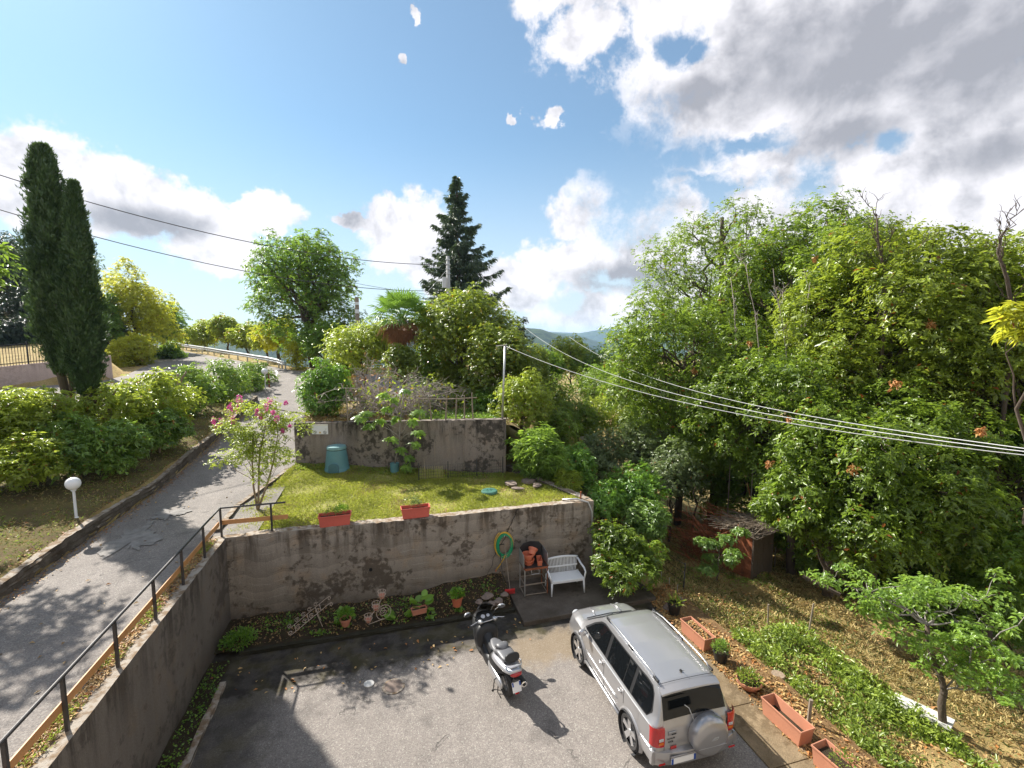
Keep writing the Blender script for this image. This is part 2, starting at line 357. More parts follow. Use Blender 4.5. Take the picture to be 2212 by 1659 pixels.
def f_asph(dampy, cracks=True):
    def f(t):
        P = t.P
        v = t.voro(P, 62); sp = t.m('POWER', t.noise(P, 95, 2), 1.0)
        n = t.noise(P, .55, 6, .6); n2 = t.noise(P, 2.8, 5, .6)
        stone = t.n('ShaderNodeSeparateColor'); t.set(stone.inputs[0], v.outputs['Color'])
        c = t.mix(stone.outputs[0], (.165, .146, .134), (.286, .254, .225))
        c = t.mix(t.ss(stone.outputs[1], .93, .97), c, (.36, .34, .30))
        k = t.m('ADD', .70, t.m('MULTIPLY', n, .42)); k = t.m('ADD', k, t.m('MULTIPLY', t.m('SUBTRACT', n2, .5), .35))
        k = t.m('ADD', k, t.m('MULTIPLY', t.m('SUBTRACT', t.noise(t.vm('MULTIPLY', P, (1, .10, 1)), 2.2, 4, .6), .5), .38)); c = t.vm('SCALE', c, k)
        oil = t.ss(t.noise(t.vm('ADD', P, (7.3, 1.1, 0)), 1.15, 4, .5), .60, .70); c = t.mix(t.m('MULTIPLY', oil, .35), c, (.07, .062, .058))
        hh = sp
        if cracks:
            cr = t.voro(t.vm('ADD', P, t.vm('SCALE', t.vm('SUBTRACT', t.n('ShaderNodeTexNoise').outputs['Color'], (.5,.5,.5)), .0)), .42, 'DISTANCE_TO_EDGE')
            wv = t.noise(P, 3.0, 5); dd = t.m('ADD', cr.outputs['Distance'], t.m('MULTIPLY', t.m('SUBTRACT', wv, .5), .12))
            line = t.m('SUBTRACT', 1.0, t.ss(t.m('ABSOLUTE', dd), .0, .006)); line = t.m('MULTIPLY', line, t.ss(t.noise(P, .7, 2), .5, .62))
            c = t.mix(t.m('MULTIPLY', line, .7), c, (.035, .033, .03))
        if dampy:
            s = t.n('ShaderNodeSeparateXYZ'); t.set(s.inputs[0], P)
            # mossy, damp band along the foot of the walls
            e1 = t.m('ADD', s.outputs[1], t.m('MULTIPLY', t.m('SUBTRACT', n2, .5), 1.1)); e1 = t.m('ADD', e1, t.m('MULTIPLY', s.outputs[0], -.06))
            a = t.ss(e1, 10.3, 10.75)
            e2 = t.m('ADD', s.outputs[0], t.m('MULTIPLY', t.m('SUBTRACT', n2, .5), 1.3)); e2 = t.m('SUBTRACT', 1.0, t.ss(e2, -2.9, -1.9))
            a = t.m('MAXIMUM', a, t.m('MULTIPLY', e2, .8))
            moss = t.mix(t.ss(t.noise(P, 1.7, 4), .42, .62), (.026, .022, .018), (.050, .042, .018))
            moss = t.mix(t.ss(sp, .62, .75), moss, (.09, .085, .07))
            c = t.mix(t.m('MULTIPLY', a, t.m('ADD', .80, t.m('MULTIPLY', t.ss(n2, .4, .6), .18))), c, moss)
            # tan gravelly patch near the car front, pale concrete strip
            e3 = t.m('MULTIPLY', t.ss(s.outputs[0], 2.4, 3.1), t.ss(e1, 9.2, 9.8)); e3 = t.m('MULTIPLY', e3, t.m('SUBTRACT', 1.0, a))
            c = t.mix(t.m('MULTIPLY', e3, .5), c, (.21, .145, .065))
        t.set(t.b.inputs['Base Color'], c); bumpn(t, t.m('ADD', t.m('MULTIPLY', v.outputs['Distance'], -.8), hh), .5, .006)
    return f
M['asphalt'] = mat('parking_asphalt', rough=.85, build=f_asph(True), spec=.3)
M['road'] = mat('road_asphalt', rough=.85, build=f_asph(False), spec=.3)
M['patch'] = simple('cement_patch', (.215, .20, .185), .9, .5, 5, bump=.5)

def f_conc(base, dark, warm, layered=True, k=1.0, topmoss=True, ztop=2.38):
    def f(t):
        P = t.P; s = t.n('ShaderNodeSeparateXYZ'); t.set(s.inputs[0], P)
        n = t.noise(P, .8, 6, .6); n2 = t.noise(P, 5.5, 6, .65); n3 = t.noise(P, 40, 4, .7); n4 = t.noise(P, 1.9, 5, .55)
        c = t.mix(n, tuple(x*.75 for x in base), tuple(x*1.2 for x in base))
        c = t.mix(t.m('MULTIPLY', t.ss(n4, .5, .68), .55), c, warm)
        if layered:
            # uneven casting layers
            z = t.m('ADD', s.outputs[2], t.m('MULTIPLY', t.m('SUBTRACT', t.noise(t.vm('MULTIPLY', P, (1, 1, .2)), .45, 3), .5), 1.3))
            fr = t.m('FRACT', t.m('MULTIPLY', z, 2.3)); ln = t.m('SUBTRACT', 1.0, t.ss(t.m('ABSOLUTE', t.m('SUBTRACT', fr, .5)), .0, .045))
            brk = t.ss(t.noise(P, 1.4, 4), .46, .6)
            c = t.mix(t.m('MULTIPLY', t.m('MULTIPLY', ln, brk), .55), c, (.42, .39, .34))
            band = t.m('MULTIPLY', t.m('SUBTRACT', fr, .5), .25)
            c = t.vm('SCALE', c, t.m('ADD', 1.0, band))
            fr2 = t.m('SUBTRACT', 1.0, t.ss(t.m('ABSOLUTE', t.m('SUBTRACT', t.m('FRACT', t.m('ADD', t.m('MULTIPLY', z, 2.3), .32)), .5)), .0, .02))
            c = t.mix(t.m('MULTIPLY', t.m('MULTIPLY', fr2, t.ss(n4, .4, .6)), .6), c, dark)
        big = t.noise(P, .75, 4)
        blot = t.ss(t.m('ADD', t.m('MULTIPLY', n2, .55), t.m('MULTIPLY', big, .62)), .635-.035*k, .70-.02*k)
        c = t.mix(t.m('MULTIPLY', blot, .78*min(1, k)), c, dark)
        st_ = t.noise(t.vm('MULTIPLY', P, (1, 1, .10)), 3.2, 6, .65)
        zt_ = t.ss(s.outputs[2], ztop-1.1, ztop); zb_ = t.m('SUBTRACT', 1.0, t.ss(s.outputs[2], ztop-2.6, ztop-1.5))
        run = t.m('MULTIPLY', t.ss(st_, .44, .62), t.m('ADD', t.m('MULTIPLY', zt_, .75), .15))
        c = t.mix(run, c, dark)
        c = t.mix(t.m('MULTIPLY', zb_, t.m('MULTIPLY', n4, 1.25), clamp=True), c, tuple(x*.8 for x in dark))
        n5 = t.noise(P, 85, 3, .7); c = t.vm('SCALE', c, t.m('ADD', .22, t.m('ADD', t.m('MULTIPLY', n3, .9), t.m('MULTIPLY', n5, .7))))
        if topmoss:
            g = t.n('ShaderNodeNewGeometry'); sn = t.n('ShaderNodeSeparateXYZ'); t.set(sn.inputs[0], g.outputs['Normal'])
            c = t.mix(t.m('MULTIPLY', t.ss(sn.outputs[2], .5, .9), .8), c, t.mix(t.ss(n2, .42, .60), (.42, .37, .31), (.24, .165, .10)))
        t.set(t.b.inputs['Base Color'], c); bumpn(t, t.m('ADD', n3, t.m('MULTIPLY', n2, .8)), .55, .03)
    return f
M['concrete'] = mat('lower_wall_concrete', rough=.92, build=f_conc((.300, .256, .208), (.070, .052, .036), (.330, .235, .150)), spec=.25)
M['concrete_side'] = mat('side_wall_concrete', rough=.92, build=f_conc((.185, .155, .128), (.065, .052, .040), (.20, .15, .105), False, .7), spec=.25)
M['concrete_up'] = mat('upper_wall_concrete', rough=.92, build=f_conc((.250, .212, .180), (.028, .024, .020), (.25, .195, .15), False, 1.5, False, 4.3), spec=.25)
M['plaster'] = mat('roadside_wall_render', rough=.92, build=f_conc((.50, .385, .335), (.26, .20, .17), (.50, .38, .32), False, .5, False, 6.0), spec=.25)
M['kerb'] = mat('kerb_concrete', rough=.92, build=f_conc((.24, .205, .165), (.08, .062, .046), (.22, .165, .11), False, .9, True, 8), spec=.25)
M['slab'] = mat('damp_slab_concrete', rough=.8, build=f_conc((.20, .165, .135), (.065, .052, .038), (.20, .15, .10), False, .8, False, 8), spec=.3)
M['strip'] = mat('mossy_concrete_strip', rough=.9, build=f_conc((.38, .29, .18), (.14, .10, .055), (.44, .29, .13), False, 1.3, False, 8), spec=.25)
M['crack'] = mat('crack_shadow', (.012, .011, .010), .95)

def f_ground(cols, sc1=1.2, sc2=14, bump=.6):
    def f(t):
        P = t.P; n = t.noise(P, sc1, 6, .6); n2 = t.noise(P, sc2, 6, .7); n3 = t.noise(P, 60, 3, .7)
        c = t.mix(t.ss(n, .38, .62), cols[0], cols[1]); c = t.mix(t.ss(n2, .48, .66), c, cols[2])
        c = t.vm('SCALE', c, t.m('ADD', .55, t.m('MULTIPLY', n3, .9)))
        t.set(t.b.inputs['Base Color'], c); bumpn(t, t.m('ADD', n2, n3), bump, .05)
    return f
M['hillside'] = mat('hillside_leaf_litter', rough=.95, build=f_ground([(.30, .205, .085), (.42, .31, .135), (.20, .19, .06)]), spec=.2)
M['lawn'] = mat('lawn_soil', rough=.95, build=f_ground([(.27, .28, .06), (.36, .34, .10), (.44, .36, .19)]), spec=.2)
M['soil'] = mat('dark_soil', rough=.95, build=f_ground([(.038, .026, .017), (.062, .042, .026), (.05, .055, .02)], 2.5), spec=.2)
M['rootsoil'] = mat('brown_leafy_soil', rough=.95, build=f_ground([(.15, .085, .04), (.22, .13, .06), (.27, .18, .08)], 2.0, 18), spec=.2)
M['bed'] = mat('garden_straw', rough=.95, build=f_ground([(.22, .17, .08), (.32, .24, .12), (.16, .12, .05)], 2.0), spec=.2)
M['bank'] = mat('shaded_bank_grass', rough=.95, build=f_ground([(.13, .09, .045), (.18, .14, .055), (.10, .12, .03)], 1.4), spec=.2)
M['forest'] = mat('wooded_hill', rough=1, build=lambda t: t.set(t.b.inputs['Base Color'], t.mix(t.ss(t.noise(t.P, .03, 6, .7), .35, .65), (.012, .024, .008), (.060, .085, .024))), spec=.1)
def barkf(c):
    def f(t):
        P = t.n('ShaderNodeTexCoord').outputs['Object']; n = t.noise(t.vm('MULTIPLY', P, (1, 1, .15)), 26, 5, .7); n2 = t.noise(P, 3, 4)
        t.set(t.b.inputs['Base Color'], t.vm('SCALE', tuple(c), t.m('ADD', .4, t.m('ADD', n, t.m('MULTIPLY', n2, .3))))); bumpn(t, n, .8, .03)
    return f
M['bark'] = mat('dark_bark', rough=.95, build=barkf((.10, .078, .06)), spec=.2)
M['bark_grey'] = mat('grey_bark', rough=.95, build=barkf((.26, .235, .215)), spec=.2)
M['bark_tan'] = mat('smooth_tan_bark', rough=.8, build=barkf((.27, .20, .14)), spec=.3)
M['bark_dead'] = mat('weathered_twig', rough=.9, build=barkf((.36, .31, .27)), spec=.2)
M['wood_or'] = simple('varnished_plank', (.52, .25, .09), .55, .25, 5)
M['wood_old'] = simple('old_grey_wood', (.26, .21, .16), .9, .3, 9)
M['steel_dk'] = simple('painted_railing_steel', (.055, .048, .045), .45, .4, 9, metal=.2)
M['steel_lt'] = simple('galvanised_steel', (.50, .50, .49), .42, .15, 4, metal=.75)
M['iron'] = simple('black_iron', (.02, .02, .022), .5, .3, 9)
M['wrought'] = simple('rusty_white_iron', (.52, .42, .34), .7, .5, 30)
M['rust'] = simple('rusty_sheet', (.25, .080, .032), .9, .9, 3)
M['terra'] = simple('terracotta_plastic', (.50, .20, .125), .6, .15, 3)
M['terra_pale'] = simple('pale_terracotta_plastic', (.46, .20, .12), .62, .15, 3)
M['red'] = simple('red_planter', (.56, .105, .07), .55, .16, 3.5)
M['terra_or'] = simple('orange_pot', (.56, .16, .08), .5, .1, 3)
M['black_pl'] = simple('black_plastic', (.018, .018, .019), .45, .2, 5)
M['white_pl'] = simple('white_resin', (.74, .75, .76), .4, .06, 3, bump=.03)
M['grey_pl'] = simple('grey_plastic', (.42, .42, .41), .5, .1, 3)
M['red_pl'] = simple('red_plastic', (.55, .03, .03), .45, .15, 6)
M['green_hose'] = simple('green_hose', (.01, .30, .13), .35, .1, 3)
M['yellow_hose'] = simple('yellow_hose', (.70, .42, .03), .4, .1, 3)
M['bin'] = simple('blue_green_plastic', (.10, .235, .265), .5, .15, 3)
M['binlid'] = simple('pale_blue_green_lid', (.17, .32, .33), .45, .15, 3)
M['bindark'] = simple('dark_blue_green_hatch', (.06, .145, .18), .5, .15, 3)
M['lid'] = simple('dark_green_lid', (.06, .17, .13), .45, .25, 5)
M['sign'] = simple('white_sign_panel', (.72, .72, .72), .45, .04, 3)
M['ink'] = mat('black_print', (.02, .02, .02), .5); M['yel'] = mat('yellow_print', (.62, .42, .03), .5)
M['binyel'] = simple('yellow_box', (.70, .36, .02), .5, .1, 3)
M['globe'] = simple('opal_globe', (.80, .80, .80), .25, .03, 3, bump=0)
M['cable'] = mat('overhead_cable', (.035, .035, .035), .6); M['cable_w'] = mat('pale_cable', (.50, .50, .50), .5)
M['stone'] = simple('fieldstone', (.21, .16, .13), .9, .35, 4)
M['glass'] = mat('dark_tinted_glass', (.006, .007, .008), .03, spec=.28)
M['mosskerb'] = mat('mossy_kerb', rough=.95, build=f_conc((.075, .068, .05), (.03, .028, .018), (.07, .065, .03), False, .8, False, 8), spec=.2)
M['concpole'] = simple('concrete_pole', (.38, .38, .37), .85, .1, 3)
M['board'] = simple('white_board', (.62, .60, .56), .8, .12, 3)
M['greyroof'] = simple('grey_panel', (.30, .28, .27), .8, .15, 1.5)
M['rope'] = simple('string_net', (.05, .055, .05), .8, .2, 6)
M['film'] = simple('straw_mat', (.42, .38, .16), .8, .2, 8)

# ------------------------------------------------------------------ terrain
def sst(x, a, b):
    t = np.clip((x-a)/(b-a), 0, 1); return t*t*(3-2*t)
def zr(y): return np.interp(y, [-50, 18, 24, 30, 36, 42, 50, 60, 80, 130], [2.38, 2.38, 2.8, 3.4, 3.95, 4.4, 4.9, 5.3, 5.9, 6.3])
OUT = np.array([(-60, 108), (-31, 81), (-8.0, 44.5), (13, 40), (60, 60)])
def outer(x, y):
    yl = np.interp(x, OUT[:, 0], OUT[:, 1]); return (y-yl)*.8
def H(x, y):
    x = np.asarray(x, float); y = np.asarray(y, float)
    wob = .10*np.sin(x*1.3+y*.7)+.07*np.sin(x*2.9-y*1.7)+.05*np.sin(x*5.1+y*4.3)
    zR = -.19*np.clip(x-7.9, 0, 7.5)-.34*np.clip(x-15.4, 0, 40)-.05*np.clip(y-12, 0, 60)*sst(x, 7, 12)+wob*sst(x, 8, 11)
    zR = np.maximum(zR, -22+0*x)
    plate = np.where(y < 19.5, 2.30, zr(y))
    e = np.interp(y, [13.3, 17, 24, 30, 40, 60], [6.15, 5.2, 6.2, 10, 12, 4]); wd_ = np.interp(y, [13.3, 15.3, 20, 40], [.3, 2.2, 7, 9])
    t = sst(x, e, e+wd_)
    h = plate*(1-t)+zR*t
    inpark = (x > -4.12) & (y < 13.36)
    h = np.where(inpark, np.where(x < 7.9, -.06, zR), h)
    # left bank
    bump = np.interp(x, [-17, -12.5, -10.5, -7.75, -7.45, -7.4], [.35, .45, .85, .42, .33, 0])*(1-sst(y, 27, 33))
    h = np.where(x < -7.4, zr(y)+bump+wob*.35*(x > -11), h)
    sw = (x+23.8)*-.55+(y-37.8)*.835; uw_ = (x+23.8)*.835+(y-37.8)*.55
    h = np.where((x < -12) & (sw > -14), np.maximum(h, 3.45), h)
    wl = (sw > .15) & (uw_ < 5.55) & (x < -17)
    h = np.where(wl, 5.3+np.clip(uw_, -25, 6)*np.where(uw_ > 0, .0977, .03)+np.clip(sw, 0, 60)*.09, h)
    xl = np.interp(y, [38, 41, 50, 80, 110], [-19.5, -19.5, -23.5, -38, -60])
    up = sst(xl-x, 0, 5)*2.6+np.clip(xl-x, 0, 60)*.09
    h = h+np.where((uw_ >= 5.55) & (sw > -8) & (x < -17), up, 0)
    s = outer(x, y)
    h = h-np.where(x < 60, sst(s, .8, 30)*16+np.clip(s-8, 0, 200)*.12, 0)
    return h
def grid_lines(br):
    out = []
    for a, b, st in br: out += list(np.arange(a, b-1e-6, st))
    return np.array(out+[br[-1][1]])
gx = grid_lines([(-400, -120, 35), (-120, -60, 8), (-60, -17.42, 1.2), (-17.42, -17.38, .04), (-17.38, -7.42, .35), (-7.42, -7.38, .04), (-7.38, -4.13, .45), (-4.13, -4.11, .02), (-4.11, 16, .3), (16, 40, .8), (40, 120, 8), (120, 400, 35)])
gy = grid_lines([(-60, -8, 8), (-8, 13.35, .35), (13.35, 13.37, .02), (13.37, 36.19, .4), (36.19, 36.21, .02), (36.21, 60, .7), (60, 120, 3), (120, 420, 30)])
GX, GY = np.meshgrid(gx, gy); GZ = H(GX, GY)
# far edge dips under the distant hills
ter = ngrid('hillside_ground', GX, GY, GZ, M['hillside'], kind='structure')
# bank strip and lawn as their own sheets of ground
def sheet(name, x0, x1, y0, y1, st, m, dz, kind='structure', fn=None, xw=None):
    nx = max(2, int((x1-x0)/st)+1); ny = max(2, int((y1-y0)/st)+1)
    X, Y = np.meshgrid(np.linspace(x0, x1, nx), np.linspace(y0, y1, ny))
    if xw: X, Y = xw(X, Y)
    Z = (H(X, Y) if fn is None else fn(X, Y))+dz
    return ngrid(name, X, Y, Z, m, kind=kind)
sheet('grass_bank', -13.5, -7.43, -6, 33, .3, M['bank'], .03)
sheet('driveway', -7.41, -4.42, -6, 33.5, .45, M['road'], .015, fn=lambda X, Y: zr(Y)+0*X)
sheet('parking_asphalt', -4.1, 7.3, -6, 13.3, .6, M['asphalt'], 0, fn=lambda X, Y: 0*X)
def wall_y(x): return 19.3+(x+3.35)*(16.9-19.3)/(4.35+3.35)
def xkerb(Y): return np.interp(Y, [13.4, 15.5, 17.3, 19.2], [-4.2, -4.2, -3.85, -3.4])
def lw(X, Y):
    t = (Y-13.4)/(20-13.4); Y = 13.4+t*(wall_y(X)+.15-13.4); xl = xkerb(Y); return xl+(X+4.05)/10.15*(6.1-xl), Y
def lawn_z(X, Y):
    return 2.33+.32*sst(Y, 16.5, 19.5)+.02*np.sin(X*2.1+Y)+.015*np.sin(X*5-Y*3)
sheet('lawn', -4.05, 6.1, 13.4, 20, .25, M['lawn'], 0, fn=lawn_z, xw=lw)
sheet('driveway', -4.43, -3.36, 13.45, 33, .3, M['road'], .022, fn=lambda X, Y: zr(Y)-.02*(Y < 15.5))
GARDZ = 4.2
def gw(X, Y):
    t = (Y-17)/(27-17); y0 = wall_y(X)+.25
    return X, y0+t*(25.5-y0)
sheet('garden_soil', -3.2, 6.2, 17, 27, .3, M['bed'], 0, fn=lambda X, Y: GARDZ-.02*sst(Y, 20, 25)+.03*np.sin(X*3+Y*2)-(sst(X, 4.6, 6.2))*1.2, xw=gw)
# ribbons of road draped on the land
def ribbon(name, Lp, Rp, m, dz, sub=10, nx=12, kind='structure'):
    Lp = np.array(Lp, float); Rp = np.array(Rp, float); n = len(Lp)
    tt = np.linspace(0, n-1, (n-1)*sub+1)
    def cr(P):
        out = []
        for t in tt:
            i = min(int(t), n-2); u = t-i; p0 = P[max(i-1, 0)]; p1 = P[i]; p2 = P[i+1]; p3 = P[min(i+2, n-1)]
            out.append(.5*((2*p1)+(-p0+p2)*u+(2*p0-5*p1+4*p2-p3)*u*u+(-p0+3*p1-3*p2+p3)*u**3))
        return np.array(out)
    A = cr(Lp); B = cr(Rp); s = np.linspace(0, 1, nx)[None, :, None]
    Q = A[:, None]*(1-s)+B[:, None]*s
    return ngrid(name, Q[..., 0], Q[..., 1], H(Q[..., 0], Q[..., 1])+dz, m, kind=kind)
RL = [(14, 27.5), (4, 26.5), (-3.3, 27.5), (-7.6, 31), (-12.5, 37), (-20, 48.5), (-29, 68), (-40, 88), (-56, 112)]
RR = [(16, 37), (6, 38.5), (0, 40), (-6, 42.5), (-9.5, 46), (-17, 56.5), (-25.5, 69.5), (-34, 84), (-48, 108)]
ribbon('main_road', RL, RR, M['road'], .06)
ribbon('side_road', [(-46, -5), (-45, 15), (-40, 26.2), (-24, 37.2), (-19.3, 40.3), (-20, 48)], [(-12.4, -5), (-12.4, 15), (-12, 26), (-12.0, 33), (-12.3, 38), (-15, 46)], M['road'], .05, nx=50)
def stripe(name, pts, wdt, mm, dz):
    pts = [Vector((p[0], p[1], 0)) for p in pts]; L = []; R_ = []
    for i, p in enumerate(pts):
        t = (pts[min(i+1, len(pts)-1)]-pts[max(i-1, 0)]).normalized(); q = Vector((-t.y, t.x, 0))*wdt/2
        L.append((p+q)[:2]); R_.append((p-q)[:2])
    return ribbon(name, L, R_, mm, dz, 4, 3)
M['paint'] = simple('worn_road_paint', (.62, .62, .60), .7, .2, 6)
stripe('road_marking', [(-9.0, 34.0), (-8.4, 37.5), (-8.2, 41), (-8.8, 43.6)], .16, M['paint'], .085)
for k in range(5):
    a = (-9.6-.55*k, 44.4+1.05*k); b = (-9.6-.55*(k+.5), 44.4+1.05*(k+.5))
    stripe('road_marking', [a, b], .14, M['paint'], .085)
# cement patches on the driveway
def blob_patch(name, cx, cy, rx, ry, rz, m, z, seed, jag=.28, n=40):
    r = random.Random(seed); ph = [r.uniform(0, 6.28) for _ in range(5)]
    pts = []
    for k in range(n):
        a = 2*PI*k/n; q = 1+jag*(.5*math.sin(2*a+ph[0])+.35*math.sin(3*a+ph[1])+.3*math.sin(5*a+ph[2])+.2*math.sin(9*a+ph[3])+.14*math.sin(17*a+ph[4])+.1*math.sin(29*a+ph[0]))
        x = rx*q*math.cos(a); y = ry*q*math.sin(a)
        pts.append((cx+x*math.cos(rz)-y*math.sin(rz), cy+x*math.sin(rz)+y*math.cos(rz)))
    b = MB(); zz = [float(zr(p[1]))+z for p in pts]; 
    b.add([(p[0], p[1], q) for p, q in zip(pts, zz)]+[(cx, cy, float(zr(cy))+z)], [(k, (k+1) % n, n) for k in range(n)])
    return b.build(name, m, kind='structure')
for i, (px, py, rx, ry, rz) in enumerate([(290, 1165, .36, 1.05, .22), (365, 1112, .30, .5, .1)]):
    p = W(px, py, 2.38); blob_patch('road_patch', p.x, p.y, rx, ry, rz, M['patch'], .035+.004*i, i+3, jag=.75, n=90)
for i, (px, py, z) in enumerate([(598, 880, 3.05), (636, 890, 2.95)]):
    p = W(px, py, z); blob_patch('road_patch', p.x, p.y, .75, .5, 0, M['patch'], .05+.004*i, i+13)

# distant wooded ridges
def ridge(name, dist, depth, prof, m, seed, bump, a0=-75, a1=85, nx=420, ny=60):
    """prof: list of (pixel x, crest height above the camera / distance)"""
    r = np.random.default_rng(seed)
    A = np.radians(np.linspace(a0, a1, nx)); px = 1106+FPX*np.tan(np.clip(A-YAW, -1.35, 1.35))
    crest = np.interp(px, [p[0] for p in prof], [p[1] for p in prof])*dist
    t = np.linspace(0, 1, ny)[:, None]
    D_ = dist-depth*(1-t); X = np.sin(A)[None]*D_; Y = np.cos(A)[None]*D_
    n = np.zeros_like(X)
    for k in range(7):
        fq = 2.0**k/(dist*.22); an = r.uniform(0, 6.28); n += np.sin(X*fq*math.cos(an)+Y*fq*math.sin(an)+r.uniform(0, 6.28)+1.7*np.sin(Y*fq*.7+k))/1.75**k
    prof_t = np.sin(t*PI/2)**1.1
    base = -.16*dist
    Z = CAMH+base*(1-prof_t)+crest[None]*prof_t+n*bump*(1-.6*prof_t)*t
    Z += np.random.default_rng(seed).normal(0, bump*.05, Z.shape)*(t < .999)
    return ngrid(name, X, Y, Z, m, kind='structure')
ridge('far_ridge', 4200, 900, [(-3000, .02), (900, .006), (1130, .009), (1200, .006), (1250, .004), (1285, .009), (1312, .0125), (1335, .009), (1360, .007), (1600, .01), (4000, .03)], M['forest'], 3, 18)
ridge('near_ridge', 1500, 700, [(-3000, .015), (500, -.005), (1000, -.002), (1130, .0115), (1165, .009), (1200, -.001), (1245, -.012), (1290, -.034), (1350, -.045), (1600, -.03), (4000, .02)], M['forest'], 5, 12)
ridge('middle_ridge', 2500, 700, [(-3000, .01), (1000, -.012), (1180, .003), (1225, .001), (1260, -.004), (1300, -.018), (1360, -.016), (1600, -.01), (4000, .02)], M['forest'], 8, 14)

# ------------------------------------------------------------------ walls
low = gablock('retaining_wall', M['concrete'], 'long grey layered concrete retaining wall below the lawn, with a diagonal crack', 'retaining wall', (-4.05, 13.25), (6.26, 13.25), .28, lambda t: -.1, lambda t: 2.38+.01*math.sin(t*9))
b = MB()
ck = [(1118, 1098), (1112, 1112), (1105, 1128), (1096, 1145), (1090, 1162), (1076, 1182), (1066, 1203), (1062, 1222), (1052, 1240), (1047, 1262)]
def onwall(px, py, Y=13.25):
    r = ray(px, py); t = Y/r.y; return Vector((r.x*t, Y, CAMH+r.z*t))
pts = [onwall(*p) for p in ck]; rr = random.Random(4)
fine = []
for i in range(len(pts)-1):
    for k in range(4): fine.append(pts[i].lerp(pts[i+1], k/4)+Vector((rr.uniform(-.015, .015), -.022, rr.uniform(-.01, .01))))
vs = []
for i, p in enumerate(fine):
    ww = .012*(1-.6*i/len(fine)); vs += [p+Vector((-ww, 0, 0)), p+Vector((ww, 0, 0))]
b.add(vs, [(2*i, 2*i+1, 2*i+3, 2*i+2) for i in range(len(fine)-1)]); b.build('crack', M['crack'], low)
b = MB(); p = onwall(928, 1229+195-0, 13.25) if False else onwall(int((560+1272*.2893)*.864), int((1180+842*.2893)*.864)); b.lathe([(.045, 0), (.045, .03)], (p.x, 13.19, p.z), 14, 'Y'); b.build('weep_hole', M['crack'], low)
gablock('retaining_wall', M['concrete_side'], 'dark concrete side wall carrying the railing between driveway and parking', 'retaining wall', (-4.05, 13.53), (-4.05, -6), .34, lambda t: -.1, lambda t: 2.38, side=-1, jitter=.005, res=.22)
gablock('retaining_wall', M['concrete_up'], 'upper stained concrete wall behind the lawn, with the white sign on it', 'retaining wall', (-3.35, 19.3), (4.35, 16.9), .3, lambda t: 2.2, lambda t: 4.26+.2*t-.02, res=.15)
gablock('retaining_wall', M['concrete_up'], 'short return of the upper wall beside the driveway', 'retaining wall', (-3.35, 25.5), (-3.35, 19.62), .25, lambda t: 2.2, lambda t: 4.15, res=.2)
gablock('low_wall', M['kerb'], 'low sunlit concrete wall closing the right side of the lawn', 'low wall', (6.26, 13.55), (4.7, 17.6), .26, lambda t: 1.2, lambda t: 2.40+.1*t, side=1, res=.2)
gablock('kerb_wall', M['kerb'], 'low kerb wall between the driveway and the grassy bank', 'kerb wall', (-7.40, 31.5), (-7.40, -6), .2, lambda t: float(zr(31.5-37.5*t))-.1, lambda t: float(zr(31.5-37.5*t))+.36+.03*math.sin(t*31), side=-1, res=.2, jitter=.018)
gablock('roadside_wall', M['plaster'], 'pinkish rendered wall with iron fence behind the cypresses', 'wall', (-44.7, 24.05), (-19.1, 40.9), .35, lambda t: 3.0, lambda t: 5.5+(30.65*t-25)*(.0977 if 30.65*t > 25 else .03), side=1, res=.4)
def BEDZ(x, y): return .08+.08*sst(y, 11.9, 13.1)+.24*sst(x, .3, 2.4)*sst(y, 12.2, 13.1)
# kerbs of the beds
gablock('bed_kerb', M['mosskerb'], 'narrow mossy kerb of the planting bed under the long wall', 'kerb', (-3.5, 11.82), (3.3, 11.82), .1, lambda t: -.05, lambda t: .10, res=.2)
gablock('bed_kerb', M['kerb'], 'concrete kerb of the weedy strip along the side wall', 'kerb', (-3.5, -6), (-3.5, 10.9), .13, lambda t: -.05, lambda t: .07, res=.2)
gablock('lawn_kerb', M['kerb'], 'pale straight kerb between the near end of the lawn and the driveway', 'kerb', (-4.32, 15.6), (-4.32, 13.7), .15, lambda t: 2.2, lambda t: 2.46, res=.25, side=-1)
gablock('lawn_kerb', M['kerb'], 'pale slanting kerb running up to the corner of the upper wall', 'kerb', (-3.48, 19.2), (-4.31, 15.62), .14, lambda t: 2.2, lambda t: 2.56-.10*t, res=.25, side=-1)
b = MB(); b.box((-4.2, 3.6, 2.39), (.12, 19.8, .03)); 
sheet('planting_soil', -4.05, 3.3, 11.9, 13.3, .15, M['soil'], 0, fn=lambda X, Y: BEDZ(X, Y)+.03*np.sin(X*4.1+Y*3)+.015*np.sin(X*9))
sheet('planting_soil', -4.05, -3.62, -6, 11.7, .15, M['soil'], 0, fn=lambda X, Y: .05+.03*np.sin(Y*4.1+X*3))
b = MB(); b.prism([(3.35, 11.15), (7.35, 11.3), (7.4, 13.3), (3.35, 13.3)], -.02, .12); b.build('concrete_slab', M['slab'], kind='structure', bevel=.02)
sheet('litter_strip', 7.25, 8.3, -6, 11.3, .2, M['rootsoil'], .02, fn=lambda X, Y: .02*np.sin(X*5+Y*3)+0*Y)
# concrete gutter strip right of the car, in slabs
b = None
for k in range(9):
    y0 = -2+k*1.35
    q = MB(); q.box((6.82, y0+.66, .005), (.94, 1.335, .05)); q.build('concrete_strip', M['strip'], kind='structure', bevel=.006)

